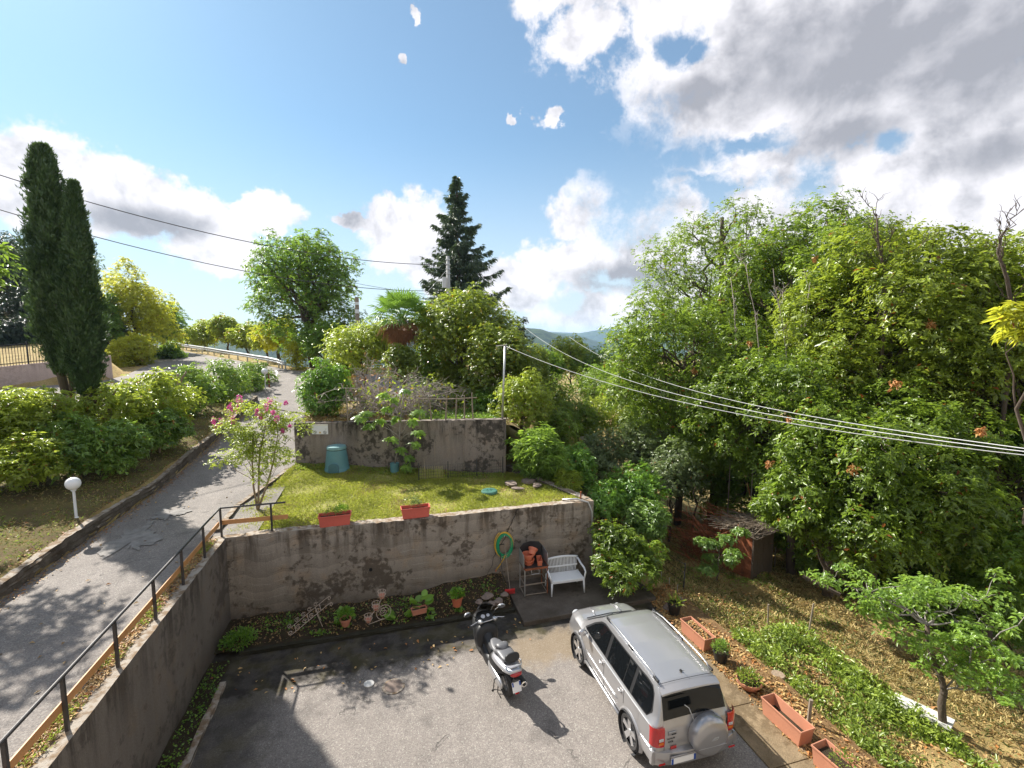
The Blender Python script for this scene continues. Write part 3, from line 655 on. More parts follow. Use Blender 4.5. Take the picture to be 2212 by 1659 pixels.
# air
hb = MB(); hb.box((0, 2300, -320), (11000, 5600, 800)); HAZE = True
if HAZE:
    hm = bpy.data.materials.new('haze_air'); hm.use_nodes = True; hn = hm.node_tree
    for nd in list(hn.nodes): hn.nodes.remove(nd)
    ho = hn.nodes.new('ShaderNodeOutputMaterial'); hv = hn.nodes.new('ShaderNodeVolumePrincipled'); hn.links.new(hv.outputs[0], ho.inputs['Volume'])
    hv.inputs['Color'].default_value = (.50, .74, 1, 1); hv.inputs['Density'].default_value = 1.35e-4; hv.inputs['Anisotropy'].default_value = .2
    hb.build('haze', hm, kind='stuff')

# viewpoint house, out of view; added so its pale wall bounces sunlight into shade
M['bounce_facade'] = mat('bounce_plaster', rough=.9, build=f_conc((.66, .60, .50), (.48, .42, .34), (.66, .58, .46), False, .2, False, 30), spec=.2)
hs = thing('house', 'pale plastered house behind the camera, unseen, added to bounce sunlight', 'house', (3.5, -1.1, 0))
b = MB(); b.box((0, -4.5, 4.6), (15.0, 8.4, 9.4)); b.build('wall', M['bounce_facade'], hs)
b = MB(); b.prism([(-9.4, 9.2), (.5, 9.2), (-4.45, 11.4)], -7.9, 7.9, 'YZ'); b.build('roof', M['terra'], hs)
for zz_ in (1.3, 4.3):
    for xx_ in (-5.2, -1.8, 1.8, 5.2):
        b = MB(); b.box((xx_, -.28, zz_), (1.1, .06, 1.4)); fr_ = b.build('window', M['steel_dk'], hs)
        b = MB(); b.box((xx_, -.235, zz_), (.98, .03, 1.28)); b.build('pane', M['glass'], fr_)
# ------------------------------------------------------------------ vegetation
def limb(b, p0, p1, r0, r1, seg=7, wob=.08, rnd=random, n=7):
    p0 = Vector(p0); p1 = Vector(p1); L = (p1-p0).length; pts = []; rs = []
    for i in range(seg+1):
        t = i/seg; o = Vector((rnd.uniform(-1, 1), rnd.uniform(-1, 1), rnd.uniform(-.5, .5)))*wob*L*(math.sin(PI*t))
        sag = Vector((0, 0, math.sin(PI*t)*.06*L)); pts.append(p0.lerp(p1, t)+o+sag); rs.append(r0*(1-t)+r1*t)
    b.tube(pts, rs, n)
    return pts
def lobes_for(c, R, n, rnd, rl=.42, zmin=-.55, fill=.72):
    """lobe centres spread over an ellipsoid crown"""
    out = []; R = np.array(R, float)
    ga = PI*(3-math.sqrt(5))
    for i in range(n):
        z = 1-(1-zmin)*(i+.5)/n; t = i*ga+rnd.uniform(-.5, .5); s = math.sqrt(max(0, 1-z*z)); k = fill*rnd.uniform(.72, 1.12)
        out.append((np.array(c)+R*np.array((s*math.cos(t), s*math.sin(t), z))*k, float(np.mean(R))*rl*rnd.uniform(.7, 1.25)))
    return out
def crown_points(lobes, per, r, zmin=-.45, squash=.8):
    C = []; O = []
    tot = sum(l[1]**2 for l in lobes)
    for c, rad in lobes:
        n = max(6, int(per*rad*rad/tot)); d = rdir(n, r, zmin)
        k = r.uniform(.45, 1.12, (n, 1))**.6
        # ragged surface made of drooping sprays
        q3 = c*5.1
        w_ = .20*np.sin(d[:, :1]*7+q3[0]+d[:, 2:]*4)+.17*np.sin(d[:, 1:2]*9+q3[1]-d[:, :1]*5)+.13*np.sin(d[:, 2:]*13+d[:, :1]*11+q3[2])
        kp = (w_[:, 0]+r.normal(0, .12, n)) > -.27
        p = c+d*rad*(k+w_)*np.array((1, 1, squash)); C.append(p[kp]); O.append(d[kp])
    return np.concatenate(C), np.concatenate(O)
def tree(name, label, crown, R, shoots, L, m, nl=14, base=None, trunk=.18, k=7, wr=.34, seed=1, group=None, cat='tree', bark='bark', rl=.42, spread=1.0, down=.2, zmin=-.85, clumpsize=0, branches=True, fill=.72, extra=None, tr_to=None, squash=.8, bare=0):
    rnd = random.Random(seed); r = np.random.default_rng(seed)
    crown = Vector(crown)
    if base is None: base = (crown.x, crown.y)
    bz = float(H(base[0], base[1])) if len(base) == 2 else base[2]
    B = Vector((base[0], base[1], bz-.1))
    t = thing(name, label, cat, B, 0, group)
    if name == 'hedge_bush': zmin = -1; rl = .36; fill = .78; nl = int(nl*1.5); shoots = int(shoots*1.05)
    elif cat in ('shrub', 'bush'): zmin = -1; rl = max(rl, .46); fill = .64; nl = int(nl*1.4); shoots = int(shoots*1.35)
    lobes = lobes_for(crown, R, nl, rnd, rl, zmin, fill)
    if extra: lobes += [(np.array(p), q) for p, q in extra]
    b = MB(); top = Vector(tr_to) if tr_to else crown+Vector((rnd.uniform(-.1, .1)*R[0], rnd.uniform(-.1, .1)*R[1], R[2]*.25))
    tp = limb(b, B, top, trunk, trunk*.35, 9, .05, rnd, 9)
    b.build('trunk', M[bark], t, smooth=True, off=B)
    if branches:
        b = MB()
        for c, rad in lobes:
            s = tp[rnd.randint(3, len(tp)-2)]; e = Vector(c)
            pts = limb(b, s, e, trunk*.34, trunk*.08, 6, .09, rnd, 5)
            for q in range(3): limb(b, pts[rnd.randint(3, 6)], e+Vector(rdir(1, r)[0])*rad*.85, trunk*.10, .008, 4, .1, rnd, 4)
        for q in range(bare):
            s = tp[rnd.randint(5, len(tp)-1)]; d = Vector(rdir(1, r, .3)[0]); e = crown+Vector((d.x*R[0], d.y*R[1], abs(d.z)*R[2]))*1.18
            pts = limb(b, s, e, trunk*.3, .012, 8, .08, rnd, 5)
            for g in range(5):
                a = pts[rnd.randint(4, 8)]; dd = (Vector(rdir(1, r)[0])+(e-s).normalized()*1.2).normalized(); limb(b, a, a+dd*R[2]*.3, .014, .004, 4, .1, rnd, 4)
        b.build('limbs', M[bark], t, smooth=True, off=B)
    C, O = crown_points(lobes, shoots, r, zmin=-.8, squash=squash)
    c, a, nr, ln, idx = rosettes(C, O, k, L, r, spread, down)
    ti = np.clip(r.uniform(0, 1, len(C))[idx]*.65+r.uniform(0, .35, len(c)), 0, .98)
    ti[r.uniform(0, 1, len(ti)) > .99] = .999
    if name == 'chestnut_tree':
        j = r.integers(0, len(C), int(len(C)*3.2)); c2 = C[j]+rdir(len(j), r)*L*1.3; a2 = rdir(len(j), r); n2_ = unit(O[j]*.5+np.array((0, 0, .8))+rdir(len(j), r)*.8)
        c = np.concatenate([c, c2]); a = np.concatenate([a, a2]); nr = np.concatenate([nr, n2_]); ln = np.concatenate([ln, L*r.uniform(.28, .6, len(j))]); ti = np.concatenate([ti, r.uniform(0, .98, len(j))])
    leafmesh('crown', c, a, nr, ln, wr, M[m], ti, t, off=B, kind='stuff')
    return t
def px_r(px, d): return px/FPX*d
def tpx(name, label, px, py, d, rx, ry, shoots, L, m, ryd=None, **kw):
    """crown centred where the photo shows it, at camera depth d"""
    c = PB(px, py, d); R = (px_r(rx, d), px_r(ryd or rx, d), px_r(ry, d))
    return tree(name, label, c, R, shoots, L, m, **kw)

G1 = 'chestnut trees on the wooded slope'
_tpx = tpx
def tpx(name, label, px, py, d, rx, ry, shoots, L, m, **kw):
    if name == 'chestnut_tree' and 'open' not in label: rx *= 1.16; ry *= 1.14; shoots = int(shoots*1.5); L *= 1.02; shoots = int(shoots*1.15); kw['nl'] = int(kw.get('nl', 14)*1.9); kw.setdefault('rl', .31); kw['wr'] = .42; kw.setdefault('fill', .9)
    return _tpx(name, label, px, py, d, rx, ry, shoots, L, m, **kw)
tpx('chestnut_tree', 'tall open chestnut with dark forked trunk and sky showing through, left end of the wood', 1545, 590, 25, 150, 150, 3000, .20, 'chestnut', nl=20, trunk=.26, seed=21, group=G1, rl=.30, fill=.82, k=6, tr_to=PB(1560, 470, 25), base=tuple(PB(1545, 900, 25))[:2])
tpx('chestnut_tree', 'bushy bright green chestnut low at the left foot of the wood', 1475, 800, 22, 135, 135, 4200, .18, 'chestnut', nl=18, trunk=.18, seed=22, group=G1)
tpx('chestnut_tree', 'high rounded chestnut in the middle of the wood with pale bare stems', 1760, 620, 21, 150, 135, 4200, .19, 'chestnut', nl=18, trunk=.25, seed=23, group=G1, bare=1)
tpx('chestnut_tree', 'broad tall chestnut with a dead leafless top branch', 1930, 720, 17, 170, 180, 5600, .19, 'chestnut_b', nl=22, trunk=.26, seed=24, group=G1, bare=1)
tpx('chestnut_tree', 'yellowish chestnut at the right edge of the photo with a dead forked top', 2180, 760, 15, 150, 185, 4400, .19, 'chestnut_b', nl=20, trunk=.24, seed=25, group=G1, bare=1)
tpx('chestnut_tree', 'bright chestnut crossed by the pale cables, centre of the wood', 1660, 900, 18.5, 150, 140, 4600, .18, 'chestnut', nl=18, trunk=.2, seed=26, group=G1)
tpx('chestnut_tree', 'chestnut with long drooping sprays right of the rusty shed', 1900, 1035, 14.8, 165, 160, 4600, .18, 'chestnut', nl=18, trunk=.22, seed=27, group=G1)
tpx('chestnut_tree', 'dark green chestnut low at the right edge above the small tree', 2150, 1080, 14.5, 140, 180, 3600, .18, 'oak', nl=18, trunk=.22, seed=28, group=G1)
tpx('chestnut_tree', 'chestnut whose low boughs hang over the rusty shed', 1790, 1110, 18, 95, 90, 2200, .17, 'chestnut', nl=12, trunk=.16, seed=29, group=G1)
tpx('chestnut_tree', 'shaded chestnut deep inside the wood behind the shed', 1640, 1040, 24, 110, 110, 2600, .18, 'oak', nl=14, trunk=.2, seed=30, group=G1)
tpx('chestnut_tree', 'far chestnut filling the gap between the two tallest crowns', 1650, 700, 29, 140, 120, 3000, .22, 'chestnut', nl=16, trunk=.25, seed=31, group=G1)
tpx('chestnut_tree', 'dark chestnut standing in deep shade behind the small slanting tree', 2060, 1230, 17, 170, 110, 3000, .18, 'oak', nl=16, trunk=.28, seed=32, group=G1)
tpx('chestnut_tree', 'rear chestnut showing between the broad crowns on the right', 2060, 830, 21, 150, 150, 3000, .2, 'chestnut', nl=16, trunk=.26, seed=33, group=G1)
# dark trunks inside the wood
def bole(px, py0, d, h, r, seed, label):
    p = PB(px, py0, d); z = float(H(p.x, p.y)); b = MB(); rnd = random.Random(seed)
    limb(b, (p.x, p.y, z-.2), (p.x+rnd.uniform(-.5, .5), p.y+rnd.uniform(-.5, .5), z+h), r, r*.6, 8, .03, rnd, 10)
    tt = thing('bare_tree', label, 'tree', (p.x, p.y, z), 0, 'bare trunks in the wood'); b.build('trunk', M['bark'], tt, smooth=True, off=(p.x, p.y, z))
bole(1715, 1180, 17.5, 5, .17, 1, 'dark bare trunk rising just behind the rusty shed')
bole(1790, 1240, 15.5, 5, .16, 2, 'thick shaded trunk right of the rusty shed')
bole(2075, 1150, 16, 6, .2, 3, 'black trunk showing through the right-hand foliage')
#bole(1915, 1330, 14.2, 4, .12, 4, 'slim shaded trunk above the white board')

tpx('chestnut_tree', 'small chestnut bough hanging in front of the right side of the rusty shed', 1725, 1090, 14.6, 62, 62, 800, .17, 'chestnut', nl=8, trunk=.08, seed=39, group=G1, base=tuple(PB(1800, 1250, 15.5))[:2])
# near branch entering at the right edge
t = tpx('chestnut_branch', 'near yellow-green chestnut spray entering at the right edge', 2225, 700, 7.5, 55, 60, 170, .19, 'yellow', nl=5, trunk=.05, seed=41, k=8, wr=.26, base=tuple(PB(2420, 1000, 7.5))[:2], cat='tree')

# small slanting tree at lower right
Bp = Vector((11.0, 6.35, float(H(11.0, 6.35))))
t = thing('young_tree', 'small leaning tree with a crooked trunk beside the white board', 'tree', Bp)
b = MB(); rnd = random.Random(5)
k1 = PB(2030, 1455, 9.9); k2 = PB(2003, 1350, 9.9)
b.tube([Bp-Vector((0, 0, .1)), Bp+Vector((.02, .1, .45)), PB(2040, 1490, 9.85), k1, PB(2006, 1400, 9.9), k2], [.075, .07, .062, .058, .05, .04], 9)
b.build('trunk', M['bark'], t, smooth=True, off=Bp)
ends = [(1770, 1245, 9.9), (1850, 1270, 9.7), (1880, 1320, 9.5), (1950, 1290, 10.5), (2010, 1255, 11.1), (2080, 1300, 10.7), (2150, 1285, 10.3), (2170, 1360, 9.9), (2190, 1425, 9.5), (2110, 1420, 9.9), (2060, 1380, 10.3), (1930, 1370, 9.7), (2215, 1330, 9.3), (2212, 1500, 8.7), (2130, 1480, 9.1)]
b = MB(); lobes = []
for i, (x, y, d) in enumerate(ends):
    e = PB(x, y, d); s = k2 if i < 8 else (k1 if i < 12 else PB(2040, 1490, 9.85)); pts = limb(b, s, e, .020, .006, 7, .06, rnd, 5); 
    for q in range(5):
        a = pts[rnd.randint(2, 7)]; f = a+Vector((rnd.uniform(-.5, .5), rnd.uniform(-.5, .5), rnd.uniform(-.1, .4))); limb(b, a, f, .010, .003, 4, .08, rnd, 4); lobes.append((np.array(f), .22))
    lobes.append((np.array(e), .26))
b.build('limbs', M['bark_grey'], t, smooth=True, off=Bp)
r = np.random.default_rng(50); C, O = crown_points(lobes, 1900, r, zmin=-.7, squash=.35)
c, a, nr, ln, idx = rosettes(C, O, 4, .12, r, 1.0, .1)
nr = unit(np.array((0, 0, 1.))+rdir(len(c), r)*.45)
leafmesh('crown', c, a, nr, ln, .5, M['fig'], r.uniform(.2, 1, len(c)), t, off=Bp, kind='stuff')

# trees of the middle distance
tpx('oak_tree', 'large rounded dark green tree standing alone beyond the road junction', 662, 600, 43, 118, 92, 7000, .30, 'oak', nl=30, trunk=.5, seed=61, rl=.30, base=tuple(PB(680, 770, 43))[:2], squash=.9, fill=.8, extra=[(PB(570, 600, 43), 1.6), (PB(560, 660, 43), 1.2), (PB(720, 700, 43), 2.4), (PB(650, 720, 43), 2.2), (PB(760, 700, 43), 1.8), (PB(600, 690, 43), 1.8)])
tpx('bushy_tree', 'dark bush at the foot of the large rounded tree', 700, 735, 39, 60, 40, 1800, .26, 'oak', nl=10, trunk=.2, seed=62)
tpx('bushy_tree', 'yellow-green tree with an orange tuft left of the large rounded tree', 600, 725, 47, 45, 42, 1500, .28, 'yellow', nl=10, trunk=.18, seed=63)
tpx('yellow_shrub', 'yellow leafy saplings standing at the end of the guard rail', 640, 765, 41, 22, 40, 500, .22, 'yellow', nl=7, trunk=.07, seed=64, cat='shrub')
for i, (x, y, d, rx, ry, lb) in enumerate([(440, 720, 62, 34, 28, 'pale green tree farthest left behind the guard rail'), (490, 712, 58, 26, 30, 'second pale green tree behind the guard rail, with a pointed top'), (535, 728, 56, 34, 26, 'low pale green tree behind the middle of the guard rail'), (575, 735, 52, 30, 24, 'pale green tree behind the right end of the guard rail'), (405, 735, 68, 24, 18, 'small pale bush at the far bend of the road')]):
    tpx('roadside_tree', lb, x, y, d, rx, ry, 1300, .36, 'hedge_y', nl=14, trunk=.14, seed=70+i, zmin=-1, rl=.5, group='trees behind the guard rail')
# maples and shrubs in the upper garden
tpx('maple_tree', 'broad maple with yellowing leaves behind the palm', 1005, 720, 25, 112, 98, 7000, .15, 'maple', nl=20, trunk=.16, seed=81, k=6, wr=.7, group='maples in the upper garden')
tpx('maple_tree', 'green maple right of the garden reaching towards the steel pole', 1085, 800, 22, 80, 105, 5200, .13, 'maple', nl=18, trunk=.12, seed=82, k=6, wr=.7, group='maples in the upper garden')
tpx('maple_tree', 'low maple hanging over the right end of the upper wall', 1130, 865, 19.5, 62, 75, 2600, .11, 'hedge_y', nl=12, trunk=.08, seed=83, k=6, wr=.6, group='maples in the upper garden')
tpx('plum_tree', 'dark purple-leaved tree peeping out right of the maples', 1120, 720, 30, 28, 40, 380, .14, 'dark', nl=7, trunk=.08, seed=84, wr=.5)
tpx('garden_shrub', 'yellow-green shrub left of the palm', 785, 750, 29, 85, 52, 3400, .14, 'hedge_y', nl=16, trunk=.08, seed=85, k=6, wr=.6, cat='shrub')
tpx('garden_shrub', 'pointed shoot of the yellow-green shrub beside the palm', 835, 715, 28, 34, 36, 900, .14, 'hedge_y', nl=8, trunk=.06, seed=86, k=6, wr=.6, cat='shrub')
Bl = W(700, 905, 4.2)
tree('laurel_bush', 'glossy green laurel on the left corner of the upper wall', PB(703, 845, 19.6), (1.0, .9, 1.3), 2400, .13, 'laurel', nl=16, trunk=.06, base=(PB(703, 845, 19.6).x, PB(703, 845, 19.6).y, 4.2), seed=87, k=6, wr=.4, cat='bush', extra=[(PB(690, 785, 19.6), .32), (PB(735, 805, 19.6), .38), (PB(665, 880, 19.6), .3)])
tpx('slim_tree', 'small upright tree standing in the valley in front of the hills', 1232, 772, 40, 46, 50, 1900, .22, 'hedge_y', nl=12, trunk=.1, seed=88, cat='tree')
for i, (x, y, d, rx, ry, mm, lb) in enumerate([
 (1190, 860, 27, 62, 55, 'chestnut', 'leafy bush right of the steel pole'), (1285, 850, 30, 70, 55, 'chestnut', 'bright valley bush under the middle cable'),
 (1250, 905, 23, 55, 45, 'chestnut', 'dark shrub in the shade below the steel pole'), (1320, 900, 25, 70, 60, 'hedge_y', 'light green shrub left of the chestnuts'),
 (1300, 985, 20, 60, 55, 'olive', 'grey-green shrub in the middle of the thicket'), (1380, 960, 21, 60, 60, 'olive', 'silvery shrub below the bright chestnut'),
 (1240, 1010, 17.5, 50, 60, 'laurel', 'green thicket behind the oleander'), (1360, 1060, 17.5, 70, 50, 'laurel', 'low dark thicket right of the corner of the lawn wall'),
 (1450, 1020, 19, 60, 70, 'olive', 'olive-coloured bush left of the brushwood'), (1400, 1120, 15.8, 52, 38, 'fern', 'fresh green undergrowth left of the brushwood pile'),
 (1305, 1080, 16.2, 42, 45, 'laurel', 'dark bush just outside the corner of the lawn wall'), (1500, 985, 21, 60, 55, 'chestnut', 'shrubby chestnut shoots above the brushwood pile'),
 (1200, 930, 20, 50, 50, 'chestnut', 'dark shrub beside the end of the upper wall')]):
    tpx('thicket_shrub', lb, x, y, d, rx, ry, 1500, .13, mm, nl=10, trunk=.05, seed=100+i, k=6, wr=.42, cat='shrub', group='shrubs of the valley thicket')
for i, (x, y, d, rx, ry, mm, lb) in enumerate([(930, 790, 27, 60, 45, 'oak', 'dark shrub behind the palm stem'), (985, 820, 25.5, 50, 40, 'maple', 'yellowing shrub at the foot of the broad maple'), (1060, 880, 21, 40, 40, 'oak', 'ivy-green bush at the right end of the garden fence'), (740, 790, 33, 42, 35, 'maple', 'yellowing shrub behind the laurel'), (1150, 790, 26, 45, 60, 'maple', 'bright shrub right of the maples above the thicket'), (1020, 860, 23, 45, 35, 'hedge_y', 'light shrub behind the stake fence'), (872, 785, 23, 36, 42, 'maple', 'shrub hiding the palm stem')]):
    tpx('garden_shrub', lb, x, y, d, rx, ry, 1800, .13, mm, nl=11, trunk=.05, seed=200+i, k=6, wr=.6, cat='shrub', group='shrubs filling the upper garden')
for i, (x, y, d, rx, ry, lb) in enumerate([(1950, 1240, 21, 150, 90, 'dark underwood behind the leaning small tree'), (2160, 1330, 19, 110, 110, 'dark underwood at the lower right edge'), (1760, 1180, 22, 120, 70, 'dark underwood behind the rusty shed'), (1850, 1130, 24, 170, 90, 'dark underwood deep in the wood'), (2100, 1150, 24, 170, 110, 'dark underwood deep in the right of the wood'), (1470, 1010, 24, 80, 60, 'dark underwood just above the brushwood pile'), (1420, 960, 27, 80, 70, 'dark underwood behind the silvery shrub'), (1560, 960, 26, 110, 80, 'leafy underwood under the tallest chestnut'), (1420, 880, 28, 100, 80, 'leafy underwood left of the wood'), (1330, 840, 34, 80, 50, 'leafy underwood on the valley side'), (1175, 800, 33, 50, 40, 'leafy underwood just right of the maples'), (1290, 800, 40, 70, 40, 'leafy underwood beyond the slim tree'), (1560, 1010, 26, 80, 60, 'leafy underwood above the brushwood')]):
    tpx('underwood', lb, x, y, d, rx, ry, 2600, .2, 'oak' if i > 4 else 'laurel', nl=12, trunk=.06, seed=220+i, k=7, wr=.35, cat='shrub', group='underwood of the slope')
# oleander with long narrow leaves
tpx('oleander', 'oleander with long narrow leaves at the back corner of the lawn', 1165, 985, 17.4, 54, 62, 1000, .28, 'fig', nl=12, trunk=.04, seed=130, k=9, wr=.13, cat='shrub', down=-.1, squash=1)
tpx('oleander', 'low pale oleander sprays drooping over the end of the lawn wall', 1228, 1040, 16.4, 34, 26, 170, .2, 'hedge_y', nl=6, trunk=.03, seed=131, k=9, wr=.13, cat='shrub')
tpx('laurel_bush', 'large cut laurel heap against the right end of the long wall', 1345, 1195, 14.2, 52, 62, 1500, .15, 'chestnut', nl=12, trunk=.04, seed=132, k=7, wr=.36, cat='bush', ryd=45, extra=[(PB(1390, 1235, 13.6), .5), (PB(1310, 1150, 14.4), .45), (PB(1345, 1250, 13.3), .5), (PB(1400, 1200, 14), .45), (PB(1310, 1220, 13.6), .45)])
tpx('sumac_bush', 'bright green feathery bush in front of the rusty shed', 1555, 1195, 15.2, 36, 38, 420, .13, 'fern', nl=7, trunk=.03, seed=133, k=8, wr=.5, cat='plant', squash=.5, rl=.36, fill=1.0, extra=[(PB(1600, 1150, 15.2), .22), (PB(1515, 1170, 15.2), .2), (PB(1530, 1230, 15), .25)])
# spruce
def conifer(px, ytop, ybase, d, wpx, seed):
    B = PB(px, ybase, d); B.z = float(H(B.x, B.y)); top = PB(px-6, ytop, d); hgt = top.z-B.z; rw = px_r(wpx, d)
    t = thing('spruce_tree', 'tall ragged dark spruce rising behind the utility pole', 'tree', B)
    b = MB(); limb(b, B, top, .32, .03, 10, .004, random.Random(2), 8); b.build('trunk', M['bark'], t, smooth=True, off=B)
    r = np.random.default_rng(seed); C = []; A = []; b = MB(); Ns = []
    for i in range(210):
        f = ((i+.5)/210)**1.1; zz = B.z+hgt*(.16+.84*f)+r.uniform(-.3, .3); rad = rw*(1-f)**.85*r.uniform(.35, 1.18)*(1.1 if f < .35 else 1); an = i*2.4+r.uniform(-.9, .9)
        dv = np.array((math.cos(an), math.sin(an), 0)); p0 = np.array((B.x+(top.x-B.x)*f, B.y+(top.y-B.y)*f, zz))
        n = int(8+rad*17); t_ = r.uniform(.12, 1, n)
        zz_ = -.32*t_*rad+.42*rad*t_**2.4
        pts = p0+dv*(t_*rad)[:, None]+np.stack([0*t_, 0*t_, zz_], -1); tan = np.array((-dv[1], dv[0], 0))
        sd_ = r.uniform(-1, 1, n)*.28*rad*(1-t_*.6)
        C.append(pts+tan*sd_[:, None]); A.append(dv[None]*.9+tan*np.sign(sd_)[:, None]*.5+np.array((0, 0, -.55))+rdir(n, r)*.35); Ns.append(np.repeat(f, n))
        q = [Vector(p0+dv*u*rad+np.array((0, 0, -.32*u*rad+.42*rad*u**2.4))) for u in (0, .4, .75, 1)]
        b.tube(q, [.05, .035, .02, .01], 4)
    b.build('limbs', M['bark'], t, off=B)
    C = np.concatenate(C); A = np.concatenate(A); k = 4; idx = np.repeat(np.arange(len(C)), k)
    a = unit(unit(A)[idx]+rdir(len(idx), r)*.5); c = C[idx]+rdir(len(idx), r)*.12
    leafmesh('crown', c, a, rdir(len(idx), r), r.uniform(.25, .6, len(idx)), .20, M['spruce'], r.uniform(0, 1, len(idx)), t, off=B, kind='stuff')
conifer(992, 383, 660, 48, 126, 4)
# cypresses
def cypress(label, px, ytop, d, wmax, cx, cy, hbase, seed, prof, lo_=.34):
    B = Vector((cx, cy, float(H(cx, cy)))); top = PB(px, ytop, d); top = Vector((cx+(top.x-cx)*.85, cy+(top.y-cy)*.85, top.z)); h_ = top.z-B.z
    t = thing('cypress_tree', label, 'tree', B, 0, 'cypresses rising from the hedge')
    b = MB()
    limb(b, B-Vector((0, 0, .1)), B.lerp(top, .5), .17, .08, 8, .02, random.Random(seed), 9); limb(b, B+Vector((.1, .05, .3)), B.lerp(top, .4)+Vector((.3, 0, 0)), .1, .05, 8, .03, random.Random(seed+1), 7)
    b.build('trunk', M['bark'], t, smooth=True, off=B)
    r = np.random.default_rng(seed); n = 8500
    u = r.uniform(0, 1, n)**.85; rad = np.interp(u, [p[0] for p in prof], [p[1] for p in prof])*wmax; an = r.uniform(0, 2*PI, n)
    lump = 1+.20*np.sin(an*3+u*17)+.16*np.sin(an*5-u*29)+.13*np.sin(an*9+u*60)+.10*np.sin(an*15-u*95)
    rr_ = rad*lump*np.where(r.uniform(0, 1, n) > .95, r.uniform(1.0, 1.28, n), r.uniform(.5, 1.02, n))
    ax = np.array(B)[None]+(np.array(top)-np.array(B))[None]*(lo_+(1-lo_)*u)[:, None]
    d_ = np.stack([np.cos(an), np.sin(an), 0*an], -1); C = ax+d_*rr_[:, None]
    k = 6; idx = np.repeat(np.arange(n), k); c = C[idx]+rdir(n*k, r)*.05
    a = unit(d_[idx]*.45+np.array((0, 0, .9))+rdir(n*k, r)*.55)
    leafmesh('crown', c, a, unit(d_[idx]+rdir(n*k, r)*.6), r.uniform(.07, .19, n*k), .30, M['cypress'], np.clip(r.uniform(0, 1, n)[idx]*.6+r.uniform(0, .4, n*k), 0, 1), t, off=B, kind='stuff', droop=0)
_c = PB(132, 800, 16.4); cypress('taller cypress on the left, with a blunt top', 92, 322, 16.4, .64, _c.x, _c.y, 3, 5, [(0, .2), (.08, .55), (.25, .98), (.45, 1), (.7, .78), (.9, .52), (1, .24)], .27)
_c = PB(178, 790, 16.0); cypress('shorter pointed cypress leaning against the taller one', 162, 399, 16.0, .52, _c.x, _c.y, 3, 6, [(0, .3), (.12, .8), (.35, 1), (.6, .72), (.8, .42), (.95, .2), (1, .06)], .24)
# left side trees
tpx('yellow_tree', 'sunlit yellow-green tree right of the cypresses with spiky top shoots', 285, 668, 46, 66, 78, 5200, .26, 'yellow', nl=20, trunk=.2, seed=141, k=6, wr=.4, extra=[(PB(340, 690, 46), 1.7), (PB(370, 725, 46), 1.2), (PB(310, 740, 46), 1.6), (PB(240, 720, 46), 1.5), (PB(268, 572, 46), .8), (PB(292, 588, 46), .7), (PB(245, 600, 46), .9)], bare=2)
tpx('roadside_tree', 'dark green tree behind the yellow tree at the bend', 350, 700, 54, 46, 48, 1900, .3, 'oak', nl=10, trunk=.2, seed=142)
tpx('roadside_tree', 'ivy-dark slim tree between the cypress and the yellow tree', 238, 690, 43, 18, 70, 1200, .24, 'oak', nl=9, trunk=.12, seed=143)
tpx('roadside_bush', 'dry golden bush on the bank beside the end of the pinkish wall', 280, 765, 42, 46, 42, 1800, .24, 'yellow', nl=8, trunk=.06, seed=144, cat='bush')
tpx('roadside_bush', 'green bush on the embankment at the edge of the far road', 360, 762, 48, 34, 18, 1000, .26, 'oak', nl=8, trunk=.06, seed=145, cat='bush')
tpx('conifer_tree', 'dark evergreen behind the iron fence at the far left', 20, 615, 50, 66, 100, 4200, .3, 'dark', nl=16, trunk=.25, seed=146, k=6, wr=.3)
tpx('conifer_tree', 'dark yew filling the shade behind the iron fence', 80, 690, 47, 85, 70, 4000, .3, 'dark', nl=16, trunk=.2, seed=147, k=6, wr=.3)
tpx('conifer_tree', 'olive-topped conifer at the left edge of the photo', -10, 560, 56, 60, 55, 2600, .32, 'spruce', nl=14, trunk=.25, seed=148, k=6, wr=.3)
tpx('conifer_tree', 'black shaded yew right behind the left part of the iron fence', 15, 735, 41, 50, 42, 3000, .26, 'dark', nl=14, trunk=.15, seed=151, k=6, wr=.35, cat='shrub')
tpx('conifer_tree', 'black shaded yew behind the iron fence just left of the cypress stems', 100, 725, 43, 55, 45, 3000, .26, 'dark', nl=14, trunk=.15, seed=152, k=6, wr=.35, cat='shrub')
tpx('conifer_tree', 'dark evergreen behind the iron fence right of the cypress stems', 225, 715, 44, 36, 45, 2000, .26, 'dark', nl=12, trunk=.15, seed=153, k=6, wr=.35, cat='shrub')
tpx('garden_tree', 'hazy grey-green tree showing over the fence left of the cypresses', 150, 562, 60, 60, 30, 700, .34, 'olive', nl=10, trunk=.15, seed=149)
tpx('garden_shrub', 'light green shrub inside the iron fence at the left edge', 0, 735, 41, 26, 50, 900, .24, 'fern', nl=8, trunk=.05, seed=150, cat='shrub')
tree('roadside_tree', 'broad leafy tree on the bank left of the cypresses', (-11.5, 16.2, 9.6), (1.6, 1.6, 1.6), 800, .2, 'hedge', base=(-12.6, 15.2), nl=16, trunk=.14, seed=170, k=6, wr=.45)
tree('roadside_tree', 'second leafy tree on the bank left of the cypresses', (-12.9, 13.6, 8.6), (1.7, 1.7, 1.5), 800, .2, 'hedge', base=(-12.9, 12.2), nl=14, trunk=.12, seed=171, k=6, wr=.45)
